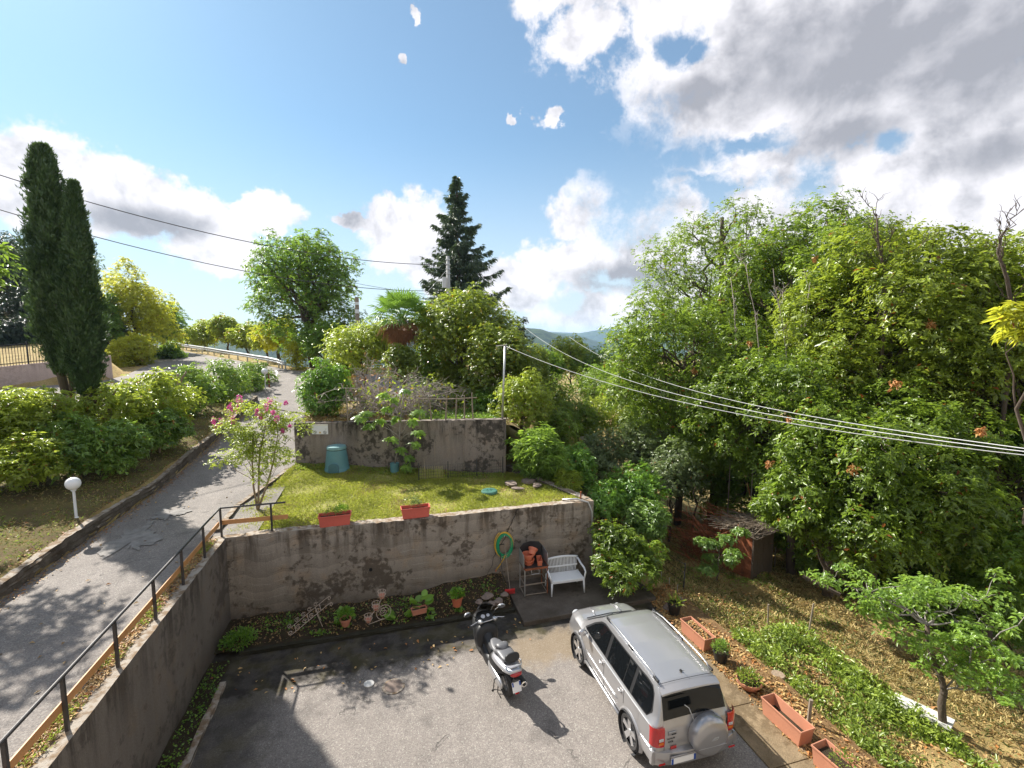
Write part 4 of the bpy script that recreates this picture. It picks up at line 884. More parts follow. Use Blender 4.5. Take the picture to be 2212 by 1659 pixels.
# hedge
hd = [(-20, 915, 14.0, 80, 66, 'hedge_y', 'bright hedge bush at the left edge of the photo'), (70, 902, 14.8, 80, 60, 'hedge_y', 'bright hedge bush left of the cypress foot'), (40, 990, 13.4, 85, 48, 'hedge_y', 'green hedge bush low at the left edge above the lamp'),
 (150, 960, 14.6, 80, 60, 'hedge', 'dark hedge bush directly below the cypresses'), (235, 893, 16.6, 72, 62, 'hedge_y', 'hedge bush with orange leaves right of the cypress foot'), (250, 965, 15.6, 60, 42, 'hedge', 'low dark hedge bush right of the cypresses'),
 (330, 866, 19, 68, 60, 'hedge_y', 'tall bright hedge bush in the middle of the row'), (340, 925, 18, 55, 36, 'hedge', 'low green hedge bush in the middle of the row'), (405, 845, 23, 55, 54, 'hedge', 'round green hedge bush right of the middle of the row'),
 (470, 832, 27, 50, 52, 'hedge', 'dark blue-green hedge bush, third from the right end'), (520, 832, 31, 42, 42, 'hedge', 'dark hedge bush, second from the right end'), (553, 825, 34, 30, 42, 'hedge', 'last hedge bush beside the small round lamp')]
for i, (x, y, d, rx, ry, mm, lb) in enumerate(hd):
    tpx('hedge_bush', lb, x, y, d, rx*1.12, ry*1.08, 2000 if i < 9 else 1600, .15 if d < 18 else .17, mm, nl=14, trunk=.04, seed=160+i, k=6, wr=.42, cat='bush', group='bushes of the hedge above the driveway', bark='bark_tan', rl=.36, squash=.85)
# pruned stumps sticking out of the hedge
b = MB(); rnd = random.Random(8)
for i, (x, y, d) in enumerate([(232, 830, 16.8), (385, 790, 21), (300, 845, 18), (440, 795, 25), (505, 790, 30), (120, 850, 15)]):
    p = PB(x, y+30, d); b = MB()
    limb(b, p-Vector((0, 0, 1.2)), p+Vector((0, 0, .25)), .06, .05, 5, .05, rnd, 7); limb(b, p-Vector((0, 0, .3)), p+Vector((.3, .1, .35)), .045, .035, 4, .06, rnd, 6); limb(b, p-Vector((0, 0, .2)), p+Vector((-.28, 0, .3)), .04, .03, 4, .06, rnd, 6)
    tag(b.build('hedge_stump', M['bark_tan'], smooth=True), ['sawn-off trunk right of the cypress foot in the hedge', 'sawn trunk in the hedge in front of the grey road', 'pruned stem in the bright middle of the hedge', 'pruned forked stem right of the hedge middle', 'pruned stem near the right end of the hedge', 'pruned stem left of the cypress foot'][i], 'stump', 'pruned stems in the hedge')

# crape myrtle with pink blossom
Bm = Vector((-3.75, 15.2, 2.34)); t = thing('crape_myrtle', 'slender crape myrtle with pink blossom at the corner of the lawn', 'tree', Bm)
rnd = random.Random(12); b = MB(); tips = []
stems = [(545, 1000, 548, 930), (560, 985, 575, 915), (590, 1000, 600, 940)]
for i, (x1, y1, x2, y2) in enumerate(stems):
    q0 = Bm+Vector((rnd.uniform(-.06, .06), rnd.uniform(-.06, .06), 0)); q1 = PB(x1, y1, 13.8+.15*i); q2 = PB(x2, y2, 13.8+.15*i)
    b.tube([q0, q0.lerp(q1, .5)+Vector((.04*(i-1), 0, .03)), q1, q2], [.032, .028, .022, .012], 7)
    for k in range(10):
        s = q0.lerp(q1, .55+.05*k) if k < 4 else q1.lerp(q2, (k-4)/6); e = s+Vector((rnd.uniform(-.75, .75), rnd.uniform(-.6, .6), rnd.uniform(.3, .9)))
        limb(b, s, e, .010, .004, 5, .06, rnd, 4); tips.append((np.array(e), .30))
b.build('trunk', M['bark_tan'], t, smooth=True, off=Bm)
big = [(535, 950), (560, 930), (575, 905), (510, 935), (600, 945), (490, 920), (545, 985), (590, 975), (520, 975), (515, 885), (580, 880), (555, 965)]
tips += [(np.array(PB(x, y, 13.9+rnd.uniform(-.4, .4))), .34) for x, y in big]
r = np.random.default_rng(77); C, O = crown_points(tips, 3100, r, zmin=-.6)
c, a, nr, ln, idx = rosettes(C, O, 5, .075, r, 1, .1)
leafmesh('crown', c, a, nr, ln, .5, M['hedge_y'], r.uniform(0, .98, len(c)), t, off=Bm, kind='stuff')
for i, (x, y, sz) in enumerate([(517, 862, .13), (513, 882, .12), (503, 906, .10), (478, 912, .09), (462, 908, .07), (466, 920, .07), (555, 890, .10), (583, 868, .13), (575, 880, .12), (598, 905, .09), (590, 892, .08), (563, 900, .10), (618, 870, .07), (610, 930, .06), (497, 880, .09), (626, 920, .04)]):
    p = PB(x, y, 13.8+rnd.uniform(-.3, .3)); n = 60; C = np.array(p)+rdir(n, r)*sz*np.array((.75, .75, 1.3))*r.uniform(.4, 1, (n, 1))
    leafmesh('blossom', C, rdir(n, r), rdir(n, r), r.uniform(.03, .06, n), .9, M['flower'], r.uniform(0, 1, n), t, off=Bm)

# bare bush with tangled pale twigs in the upper garden
def tangle(name, label, cen, R, nst, m, seed, z0, leafm=None, nleaf=0, lay=1.0):
    rnd = random.Random(seed); B = Vector((cen[0], cen[1], z0)); t = thing(name, label, 'bush', B); b = MB(); pl = []
    for i in range(nst):
        a = rnd.uniform(0, 2*PI); rr = rnd.uniform(.0, .25); p = B+Vector((math.cos(a)*rr*R[0], math.sin(a)*rr*R[1], 0)); d = Vector((math.cos(a)*R[0]*.75, math.sin(a)*R[1]*.75, R[2]*rnd.uniform(.6, 1.5)))
        pts = [p]; rs = [.022]; n = 12
        for k in range(n):
            d = d+Vector((rnd.uniform(-1, 1)*R[0], rnd.uniform(-1, 1)*R[1], rnd.uniform(-1.1, .75)*R[2]))*.42; d.z -= .12*R[2]*k/6
            pts.append(pts[-1]+d/n*1.1); rs.append(.022*(1-k/(n+1))+.003)
            if k > 2:
                for q in range(2):
                    e = pts[-1]+Vector((rnd.uniform(-1, 1), rnd.uniform(-1, 1), rnd.uniform(-.7, .8)))*.45; b.tube([pts[-1], pts[-1].lerp(e, .5)+Vector((rnd.uniform(-.06, .06), rnd.uniform(-.06, .06), rnd.uniform(-.05, .08))), e], [.010, .007, .003], 4, False); pl.append(e)
        b.tube(pts, rs, 5)
    b.build('twigs', M[m], t, smooth=True, off=B)
    if leafm:
        r = np.random.default_rng(seed); P = np.array([tuple(pl[rnd.randrange(len(pl))]) for _ in range(nleaf)])+rdir(nleaf, r)*.08
        leafmesh('leaves', P, rdir(nleaf, r)+np.array((0, 0, -.3)), rdir(nleaf, r), r.uniform(.09, .19, nleaf), .6, M[leafm], r.uniform(0, 1, nleaf), t, off=B, kind='stuff')
c0 = PB(862, 845, 19.6)
tangle('bare_bush', 'wide tangle of pale leafless twigs along the garden fence', (c0.x, c0.y), (1.9, .9, 1.5), 56, 'bark_dead', 4, 4.25, 'maple', 600)
c0 = PB(795, 815, 21)
tangle('bare_bush', 'brownish half-bare bush left of the palm stem', (c0.x, c0.y), (1.3, .8, 1.9), 32, 'bark_dead', 5, 4.25, 'litter', 420)
c0 = PB(930, 800, 21.5)
tangle('bare_bush', 'half-bare bush with silvery leaves under the palm', (c0.x, c0.y), (1.3, .7, 1.5), 26, 'bark_dead', 6, 4.25, 'olive', 700)

# palm
cp = PB(868, 690, 24.5); Bq = Vector((cp.x, cp.y, 4.15)); t = thing('palm_tree', 'fan palm with a skirt of brown dead fronds in the upper garden', 'palm', Bq)
b = MB(); b.tube([Bq-Vector((0, 0, .1)), Bq+Vector((.03, 0, 1.2)), Vector((cp.x, cp.y, cp.z-.1))], [.17, .19, .24], 12); b.build('trunk', M['bark'], t, smooth=True, off=Bq)
r = np.random.default_rng(9)
def frond(Lst, size, az_, el_, mm, nm, hang=.25):
    d = np.array((math.cos(az_)*math.cos(el_), math.sin(az_)*math.cos(el_), math.sin(el_))); st = np.array(cp)+d*.1; en = st+d*Lst
    b = MB(); b.tube([Vector(st), Vector((st+en)/2+np.array((0, 0, .04))), Vector(en)], [.02, .014, .010], 5)
    side = unit(np.cross(d, (0, 0, 1.0))); upv = np.cross(side, d); V = []; F = []
    n = 22
    for k in range(n):
        a = (k/(n-1)-.5)*3.9; ln = size*(.72+.28*math.cos(a*.55))*r.uniform(.9, 1.05); dr = d*math.cos(a)+side*math.sin(a)+upv*.05
        w_ = size*.075; bb = np.cross(dr, upv); p0 = en; p1 = en+dr*ln*.55; p2 = en+dr*ln+np.array((0, 0, -hang*ln*(1 if k % 2 else .8)))
        o = len(V); V += [p0, p1+bb*w_*.55+upv*.012, p1-bb*w_*.55+upv*.012, p1-upv*.01, p2]; F += [(o, o+1, o+3), (o, o+3, o+2), (o+1, o+4, o+3), (o+3, o+4, o+2)]
    bb = MB(); bb.v = b.v; bb.f = b.f; bb.add(V, F)
    f = bb.build(nm, M[mm], t, off=Bq)
    me = f.data; at = me.attributes.new('tint', 'FLOAT', 'POINT'); at.data.foreach_set('value', np.clip(r.uniform(.1, .9)+r.uniform(-.15, .15, len(me.vertices)), 0, .98).astype(np.float32))
for i in range(30):
    el_ = 1.3-1.5*(i/30); frond(.80+.35*(i/30), .95, i*2.4, el_, 'palm', 'frond', .10+.35*(i/30))
for i in range(30): frond(.45+.25*r.uniform(), .5+.25*r.uniform(), i*2.4+.5, -.35-1.1*(i/30), 'deadleaf', 'dead_frond', .7)

# fig branches hanging over the upper wall
def wyu(px, py, off): # point in front of the upper wall
    r_ = ray(px, py); nx_, ny_ = .2976, .9547  # wall normal pointing back
    # plane through (-3.35,19.3) offset towards the camera
    dd = nx_*(-3.35)+ny_*19.3-off; tt_ = dd/(nx_*r_.x+ny_*r_.y); return Vector((0, 0, CAMH))+r_*tt_
Bf = wyu(853, 1027, .25); Bf.z = lawn_z(Bf.x, Bf.y) if False else float(lawn_z(np.array(Bf.x), np.array(Bf.y)))
t = thing('fig_tree', 'young fig growing up the front of the upper wall from a dark pot', 'tree', Bf)
b = MB(); rnd = random.Random(33)
b.tube([Bf+Vector((0, 0, .25)), wyu(856, 985, .28), wyu(862, 955, .3), wyu(864, 920, .35), wyu(868, 880, .3), wyu(872, 850, .2)], [.03, .028, .025, .022, .018, .012], 7)
leafspots = []
for (x, y) in [(800, 915), (835, 880), (790, 890), (905, 930), (880, 985), (845, 945), (820, 905), (890, 905), (865, 965), (905, 885), (850, 860), (875, 840), (830, 850), (895, 955), (880, 1003), (780, 900), (855, 900)]:
    s = wyu(864+rnd.uniform(-6, 6), min(975, y+rnd.uniform(5, 45)), .3); e = wyu(x, y, .3+rnd.uniform(0, .35)); limb(b, s, e, .014, .006, 5, .06, rnd, 5); leafspots.append(e)
b.build('trunk', M['bark_grey'], t, smooth=True, off=Bf)
# lobed fig leaf shape
def lobed(size, r_):
    V = [(0, 0, 0)]; out = [(0, .02), (.18, .0), (.42, .10), (.36, .22), (.24, .30), (.46, .52), (.40, .66), (.18, .52), (.13, .62), (.16, .86), (0, 1.0), (-.16, .86), (-.13, .62), (-.18, .52), (-.40, .66), (-.46, .52), (-.24, .30), (-.36, .22), (-.42, .10), (-.18, .0)]
    V = [(0, .42, .03)]+[(x, y, -.10*(abs(x)*1.6)**2-.12*y*y) for x, y in out]; n = len(out)
    me = bpy.data.meshes.new('leaf'); me.from_pydata([(a*size, b_*size, c*size) for a, b_, c in V], [], [(0, 1+k, 1+(k+1) % n) for k in range(n)]); me.update()
    at = me.attributes.new('tint', 'FLOAT', 'POINT'); at.data.foreach_set('value', [r_]*len(V)); me.materials.append(M['fig'])
    return me
LM = [lobed(.30, .15), lobed(.27, .5), lobed(.24, .9), lobed(.32, .65)]
cnt = 0
for p in leafspots:
    for k in range(11):
        o = bpy.data.objects.new('leaf', LM[rnd.randrange(4)]); COL.objects.link(o); o.parent = t
        d = Vector((rnd.uniform(-1, 1), rnd.uniform(-1, .3), rnd.uniform(-.8, .5))); o.location = p-Bf+d*.07
        o.rotation_euler = (rnd.uniform(-.9, .2), rnd.uniform(-.5, .5), math.atan2(d.y, d.x)-PI/2); o.rotation_euler.x -= .4

# ------------------------------------------------------------------ ground cover
def scatter(name, n, fn_xy, zf, m, L, wr, seed, up=0.0, tint=None, kind='stuff', droop=.12, parent=None):
    r = np.random.default_rng(seed); x, y = fn_xy(n, r); z = zf(x, y); n = len(x)
    C = np.stack([x, y, z+r.uniform(0, .02, n)], -1)
    ax = rdir(n, r)*np.array((1, 1, .25))+np.array((0, 0, up)); nr = unit(rdir(n, r)*(.45 if up == 0 else 1.2)+np.array((0, 0, 1.0 if up == 0 else .0)))
    ti = r.uniform(0, 1, n) if tint is None else tint(x, y, r)
    return leafmesh(name, C, ax, nr, L*r.uniform(.5, 1.25, n), wr, M[m], ti, kind=kind, droop=droop, parent=parent)
def clump(n, r, x0, x1, y0, y1, fq=1.0, thr=.0):
    x = r.uniform(x0, x1, n*2); y = r.uniform(y0, y1, n*2)
    v = np.sin(x*1.9*fq+1)+np.sin(y*2.3*fq)+np.sin((x+y)*1.1*fq+2)+np.sin((x-y)*3.1*fq)*.7+r.normal(0, .7, n*2)
    k = v > thr; return x[k][:n], y[k][:n]
def lawn_tint(x, y, r): return np.clip(.48+.22*np.sin(x*1.7+y*.9)+.18*np.sin(x*3.3-y*2.1)+r.normal(0, .22, len(x)), 0, .999)
def lawn_xy(n, r):
    x = r.uniform(-4.0, 5.9, n*2); y = r.uniform(13.55, 20, n*2); v = np.sin(x*2.2+y)+np.sin(y*3.1-x)+r.normal(0, .9, n*2)
    k = (y < wall_y(x)-.05) & (x < 6.1-(y-13.55)*.38) & (x > xkerb(y)+.05) & (v > -1.1); return x[k][:n], y[k][:n]
scatter('lawn_grass', 70000, lawn_xy, lawn_z, 'grass', .085, .16, 1, up=.75, tint=lawn_tint)
scatter('verge_grass', 2200, lambda n, r: (lambda y: (xkerb(y)+r.uniform(0, .25, n), y))(r.uniform(13.6, 19, n)), lambda x, y: np.where(y < 19, lawn_z(x, y), zr(y)), 'grass', .09, .16, 2, up=.7)
scatter('wall_foot_weeds', 3500, lambda n, r: (lambda x: (x, wall_y(x)-r.uniform(.05, .7, n)**1.5))(r.uniform(-3.3, 4.3, n)), lawn_z, 'weeds', .10, .5, 3, up=.5)
scatter('fallen_leaves', 15000, lambda n, r: clump(n, r, 9.5, 19, 1, 22, 1, -.9), H, 'litter', .12, .45, 4)
scatter('fallen_leaves', 20000, lambda n, r: clump(n, r, 7.15, 9.6, 1, 12, 1, -1.2), lambda x, y: np.maximum(H(x, y), .0)*(x < 8.2)+H(x, y)*(x >= 8.2)+.02, 'litter', .09, .5, 5)
scatter('dry_grass', 70000, lambda n, r: clump(n, r, 8.2, 17, 1, 18, .8, -.7), H, 'drygrass', .16, .10, 6, up=.6)
scatter('slope_weeds', 34000, lambda n, r: clump(n, r, 8.3, 11.0, 0, 9, .9, -.6), H, 'weeds', .13, .42, 7, up=.5)
rr_ = np.random.default_rng(90); wx, wy = clump(520, rr_, 8.35, 10.7, 1.0, 9.6, .9, -.3)
kk = 34; wi = np.repeat(np.arange(len(wx)), kk); hh_ = rr_.uniform(.08, .42, len(wx))[wi]*rr_.uniform(0, 1, len(wi)); wc = np.stack([wx[wi]+rr_.normal(0, .07, len(wi)), wy[wi]+rr_.normal(0, .07, len(wi)), H(wx, wy)[wi]+hh_], -1)
leafmesh('tall_weeds', wc, rdir(len(wi), rr_)+np.array((0, 0, .25)), unit(rdir(len(wi), rr_)*.6+np.array((0, 0, .9))), rr_.uniform(.05, .16, len(wi)), .36, M['weeds'], np.clip(rr_.uniform(0, .8, len(wx))[wi]+rr_.uniform(0, .2, len(wi)), 0, .87), kind='stuff')
scatter('slope_weeds', 9000, lambda n, r: clump(n, r, 7.9, 13, 9, 16, 1.1, .5), H, 'weeds', .10, .42, 8, up=.5)
scatter('bank_leaves', 16000, lambda n, r: clump(n, r, -12.5, -7.6, 3, 30, 1.2, -.3), H, 'litter', .09, .5, 9)
scatter('bank_grass', 16000, lambda n, r: clump(n, r, -12.5, -7.6, 3, 32, 1.2, -.8), H, 'weeds', .10, .16, 10, up=.55)
scatter('bank_dry_grass', 14000, lambda n, r: clump(n, r, -12.5, -7.6, 3, 32, .7, .2), H, 'drygrass', .11, .12, 11, up=.5)
def gz(x, y): return np.full_like(x, GARDZ)+.03*np.sin(x*3+y*2)
scatter('garden_straw', 16000, lambda n, r: (lambda x: (x, wall_y(x)+.3+r.uniform(0, 1, n)*4.2))(r.uniform(-3.1, 4.6, n)), gz, 'drygrass', .14, .14, 12, up=.25)
scatter('garden_leaves', 5000, lambda n, r: (lambda x: (x, wall_y(x)+.1+r.uniform(0, 1, n)*2.2))(r.uniform(-3.1, 4.3, n)), gz, 'litter', .12, .5, 13)
scatter('garden_weeds', 5000, lambda n, r: (lambda x: (x, wall_y(x)+1.0+r.uniform(0, 1, n)*2.5))(r.uniform(1.0, 4.6, n)), gz, 'fern', .14, .5, 14, up=.7)
scatter('bed_weeds', 1000, lambda n, r: clump(n, r, -3.9, 3.0, 11.95, 13.1, 2.2, .7), lambda x, y: BEDZ(x, y)+.02, 'laurel', .07, .7, 15, up=.5)
scatter('bed_litter', 1800, lambda n, r: (r.uniform(-3.9, 3.3, n), r.uniform(11.95, 13.2, n)), lambda x, y: BEDZ(x, y)+.03, 'litter', .06, .5, 16, tint=lambda x, y, r: r.uniform(0, .5, len(x)))
scatter('strip_weeds', 1700, lambda n, r: clump(n, r, -4.0, -3.6, -1, 11.6, 1.6, 0), lambda x, y: .08+0*x, 'laurel', .06, .6, 17, up=.4)
scatter('ledge_leaves', 5200, lambda n, r: (r.uniform(-4.50, -4.24, n), r.uniform(2, 13.2, n)), lambda x, y: 2.395+0*x, 'litter', .07, .45, 18, tint=lambda x, y, r: r.uniform(.2, .95, len(x)))
scatter('ledge_grass', 2600, lambda n, r: clump(n, r, -4.5, -4.2, 2, 13.3, 2, .2), lambda x, y: 2.39+0*x, 'weeds', .07, .2, 19, up=.8)
scatter('kerb_litter', 2200, lambda n, r: (-7.38+np.abs(r.normal(0, .14, n)), r.uniform(3, 30, n)), lambda x, y: zr(y)+.02, 'litter', .06, .5, 20)
scatter('loose_leaves', 70, lambda n, r: (r.uniform(-3.4, 3.4, n), r.uniform(10.2, 11.5, n)), lambda x, y: .01+0*x, 'litter', .10, .5, 21, tint=lambda x, y, r: r.uniform(.6, 1, len(x)))
scatter('loose_leaves', 60, lambda n, r: (r.uniform(-7.1, -4.6, n), r.uniform(4, 20, n)), lambda x, y: zr(y)+.03, 'litter', .09, .5, 22)
scatter('roadside_grass', 12000, lambda n, r: (r.uniform(-30, -6, n), r.uniform(38, 90, n)), lambda x, y: H(x, y), 'drygrass', .5, .1, 23, up=.9) if False else None

# dead stems and brown tufts in the wood
def dead_tree(label, pts, r0, seed, m='bark_dead', tw=9, ln=.9):
    P = [PB(*p) for p in pts]; B = P[0].copy(); z = float(H(B.x, B.y)); t = thing('dead_tree', label, 'tree', (B.x, B.y, z), 0, 'dead stems in the wood'); rnd = random.Random(seed); b = MB()
    q = [Vector((B.x, B.y, z-.1))]+P; b.tube(q, [r0*(1-.85*i/len(q)) for i in range(len(q))], 6)
    for k in range(tw):
        i = rnd.randint(1, len(q)-2); s = q[i].lerp(q[i+1], rnd.random()); d = (q[i+1]-q[i]).normalized()+Vector((rnd.uniform(-1, 1), rnd.uniform(-1, 1), rnd.uniform(-.2, .7))); d.normalize(); l = ln*rnd.uniform(.5, 1.3)
        pp = limb(b, s, s+d*l, r0*.25, .006, 6, .1, rnd, 4)
        for g in range(4): a = pp[rnd.randint(2, 6)]; e = (d+Vector((rnd.uniform(-1, 1), rnd.uniform(-1, 1), rnd.uniform(-.5, .8)))).normalized(); limb(b, a, a+e*l*.4, .010, .003, 4, .1, rnd, 4)
    b.build('trunk', M[m], t, smooth=True, off=(B.x, B.y, z))
dead_tree('dark dead top with fine twigs standing above the broadest chestnut', [(1915, 640, 15.2), (1905, 560, 15), (1897, 520, 14.9), (1893, 462, 14.8)], .07, 1, 'bark', 12, 1.1)
dead_tree('dead forked top at the right edge above the yellowish chestnut', [(2190, 690, 13.4), (2175, 600, 13.2), (2155, 545, 13.1), (2165, 505, 13)], .07, 2, 'bark', 11, .9)
for i, (a, b_, lb) in enumerate([([(1640, 760, 18.0), (1632, 680, 17.8), (1618, 620, 17.7), (1612, 575, 17.6)], 7, 'pale dead stem left of centre in the wood'), ([(1700, 780, 17.4), (1690, 690, 17.2), (1675, 630, 17.1), (1670, 580, 17)], 8, 'pale dead stem in the centre of the wood'), ([(1735, 740, 17.2), (1742, 670, 17.0), (1750, 610, 17)], 6, 'short pale dead stem right of the centre of the wood'), ([(1590, 740, 19), (1585, 650, 19), (1578, 600, 19)], 6, 'pale dead stem nearest the tall open chestnut')]):
    dead_tree(lb, [a[0]]+[p for p in a[1:]], .026, 20+i, 'bark_dead', b_, .6)
r = np.random.default_rng(5)
for i, (x, y, d, s_) in enumerate([(1935, 830, 12.6, .16), (1842, 1012, 12.8, .14), (1620, 740, 18, .10), (2010, 700, 14.0, .10), (1705, 905, 14.8, .10), (2120, 930, 11.8, .10), (1560, 650, 21, .12), (1500, 800, 19, .10), (1660, 1000, 15, .10), (1760, 560, 18, .1), (2080, 620, 14, .09)]):
    p = PB(x, y, d); n = 46; C = np.array(p)+rdir(n, r)*s_*r.uniform(.2, 1, (n, 1)); o = leafmesh('withered_tuft', C, rdir(n, r)+np.array((0, 0, -.5)), rdir(n, r), r.uniform(.08, .17, n), .4, M['litter'], r.uniform(.75, 1, n), off=p); o.location = p
    tag(o, ['largest orange-brown withered tuft, above the right end of the cables', 'orange withered tuft hanging low over the rusty shed side', 'small withered tuft among the pale dead stems', 'withered tuft high on the broad chestnut', 'withered tuft just above the lowest cable', 'withered tuft low at the right edge', 'withered tuft in the tall open chestnut', 'withered tuft in the left bushy chestnut', 'withered tuft below the cables near the brushwood', 'withered tuft near the top of the middle chestnut', 'withered tuft between the two right-hand crowns'][i], 'dead leaves', 'withered tufts in the wood')
# ------------------------------------------------------------------ railing
RX, RZ0, RZ1 = -4.17, 2.38, 3.14
ys = [13.37, 12.15, 10.9, 9.65, 8.35, 7.1, 6.1]
Br = Vector((RX, 13.37, RZ0)); t = thing('railing', 'dark steel railing with orange-brown planks along the side wall', 'railing', Br)
pb = MB(); pb.box((0, 0, .38), (.045, .045, .78)); post0 = None
for i, (x, y) in enumerate([(RX, v) for v in ys]+[(-2.98, 13.37)]):
    if post0 is None: post0 = pb.build('post', M['steel_dk'], t, bevel=.004); o = post0
    else: o = post0.copy(); COL.objects.link(o); o.parent = t
    o.location = (x-Br.x, y-Br.y, 0)
b = MB(); b.tube([(RX, 5.95, RZ1), (RX, 13.40, RZ1)], .024, 10); b.build('handrail', M['steel_dk'], t, smooth=False, off=Br)
b = MB(); b.tube([(RX-.03, 13.37, RZ1+.0), (-2.62, 13.37, RZ1+.01)], .024, 10); b.build('handrail', M['steel_dk'], t, off=Br)
for a, c in zip([5.6, 8.35, 10.9], [8.35, 10.9, 13.33]):
    b = MB(); b.box((RX-.035, (a+c)/2, RZ0+.36), (.022, c-a-.008, .12)); b.build('plank', M['wood_or'], t, off=Br, bevel=.003)
b = MB(); b.box(((RX-2.58)/2, 13.405, RZ0+.36), (-2.58-RX, .022, .12)); b.build('plank', M['wood_or'], t, off=Br, bevel=.003)

# ------------------------------------------------------------------ planters and pots
def soilbox(t, L, Wd, z, m='soil'):
    b = MB(); b.box((0, 0, z), (L, Wd, .02)); return b.build('soil', M[m], t)
def plantball(t, c, R, n, L, m, seed, wr=.45, name='foliage', up=.5, sq=.8):
    r = np.random.default_rng(seed); d = rdir(n, r, -.3); p = np.array(c)+d*np.array((R, R, R*sq))*r.uniform(.3, 1, (n, 1))
    return leafmesh(name, p, d+rdir(n, r)*.7+np.array((0, 0, up)), rdir(n, r)+np.array((0, 0, .8)), L*r.uniform(.6, 1.2, n), wr, M[m], r.uniform(0, .98, n), t, kind='stuff')
def planter(label, p, rz, L, Wd, Hh, m, seed, plant=None, group=None, soilz=.7, sm='soil'):
    t = thing('planter', label, 'planter', p, rz, group)
    b = MB(); b.trough(L, Wd, Hh); b.build('box', M[m], t, bevel=.006)
    soilbox(t, L*.86, Wd*.78, Hh*soilz, sm)
    if plant: plant(t)
    return t
pA = Vector((-1.37, 13.52, 2.385)); pA = W(727, 1122, 2.385); pB_ = W(896, 1106, 2.385)
G3 = 'red planters standing on the long wall'
planter('red planter on the wall with a round green shrub in it', (pA.x, 13.42, 2.39), .04, .86, .34, .30, 'red', 1, lambda t: (plantball(t, (.16, 0, .40), .19, 420, .05, 'laurel', 1), plantball(t, (-.12, .02, .34), .2, 120, .06, 'weeds', 2)), G3)
planter('red planter on the wall with grey-green shrubs, nearest the crack', (pB_.x, 13.42, 2.39), .04, .82, .32, .30, 'red', 2, lambda t: (plantball(t, (.02, .0, .36), .17, 300, .05, 'olive', 3), plantball(t, (-.1, .2, .42), .24, 200, .05, 'olive', 4)), G3)
G4 = 'long terracotta planters beside the car'
P1 = W(1507, 1358, .34); P2 = W(1700, 1540, .34); P3 = W(1822, 1650, .34); P4 = W(1557, 1402, .32); P5 = W(1618, 1470, .18); P6 = W(1457, 1305, .3)
planter('terracotta trough filled with dry brown leaves, nearest the slab', (P1.x, P1.y, .03), PI/2+.05, .92, .34, .34, 'terra_pale', 3, None, G4, .8, 'litter_soil' if 'litter_soil' in M else 'soil')
planter('empty terracotta trough with pale wavy stain inside, near a short post', (P2.x, P2.y, .03), PI/2+.05, .92, .35, .34, 'terra_pale', 4, None, G4, .35)
planter('terracotta trough with small green plants at the bottom edge of the photo', (P3.x, P3.y, .03), PI/2+.1, .9, .38, .34, 'terra_pale', 5, lambda t: plantball(t, (0, 0, .36), .22, 160, .06, 'weeds', 6), G4)
scatter('trough_leaves', 160, lambda n, r: (P1.x+r.uniform(-.12, .12, n), P1.y+r.uniform(-.38, .38, n)), lambda x, y: .31+0*x, 'litter', .08, .5, 41)
def pot(name, label, p, rt, rb, h, m, plant=None, group=None, rim=.03, cat='flower pot'):
    t = thing(name, label, cat, p, 0, group)
    b = MB(); b.lathe([(rb, 0), (rt, h-.05), (rt+rim*.4, h-.05), (rt+rim*.4, h), (rt-.012, h), (rb*.9, .03)], n=22, cap=True); b.build('pot', M[m], t, auto=40)
    b = MB(); b.lathe([(rt*.93, h*.82), (rt*.93, h*.86)], n=16); b.build('soil', M['soil'], t)
    if plant: plant(t)
    return t
pot('flower_pot', 'black plastic pot with sprouting bulb leaves beside the slab', (P6.x, P6.y, .03), .17, .13, .30, 'black_pl', lambda t: plantball(t, (0, 0, .32), .17, 60, .22, 'weeds', 11, .12, up=1.2))
pot('flower_pot', 'black pot with a dense bright green plant between two troughs', (P4.x, P4.y, .03), .16, .13, .26, 'black_pl', lambda t: plantball(t, (0, 0, .34), .21, 700, .05, 'fern', 12))
pot('flower_bowl', 'wide terracotta bowl of small green plants right of the car', (P5.x, P5.y, .03), .25, .16, .18, 'terra_pale', lambda t: plantball(t, (0, .02, .2), .27, 420, .07, 'weeds', 13, sq=.5))
# terracotta pots in the shaded bed
def bedz(y): return .12
pk = W(986, 1300, .3); pot('flower_pot', 'two-tone terracotta pot with a leafy green plant by the heap of stones', (pk.x, pk.y-.1, .25), .15, .11, .27, 'terra_or', lambda t: plantball(t, (0, 0, .33), .2, 260, .09, 'laurel', 14, .8, sq=.6))
pk = W(747, 1338, .3); pot('flower_pot', 'small terracotta pot with round-leaved plant left of the bicycle stand', (pk.x, pk.y-.1, .2), .13, .09, .2, 'terra', lambda t: plantball(t, (0, 0, .28), .22, 160, .1, 'laurel', 15, .8, sq=.7))
pk = W(905, 1318, .3)
planter('small terracotta trough with large round leaves under the long wall', (pk.x, pk.y, .22), .15, .42, .18, .15, 'terra', 7, lambda t: None)
t = thing('leafy_plant', 'large round-leaved plant growing in the shaded bed beside the small trough', 'plant', (pk.x, pk.y, .33))
rn = random.Random(3)
def roundleaf(size, m, ti):
    n = 12; V = [(0, 0, .02)]+[(math.sin(2*PI*k/n)*.5, .5-math.cos(2*PI*k/n)*.5, .05*math.cos(4*PI*k/n)) for k in range(n)]
    me = bpy.data.meshes.new('leaf'); me.from_pydata([(a*size, b_*size, c*size) for a, b_, c in V], [], [(0, 1+k, 1+(k+1) % n) for k in range(n)]); me.update()
    at = me.attributes.new('tint', 'FLOAT', 'POINT'); at.data.foreach_set('value', [ti]*len(V)); me.materials.append(M[m]); return me
RLs = [roundleaf(.22, 'laurel', .6), roundleaf(.18, 'laurel', .9)]
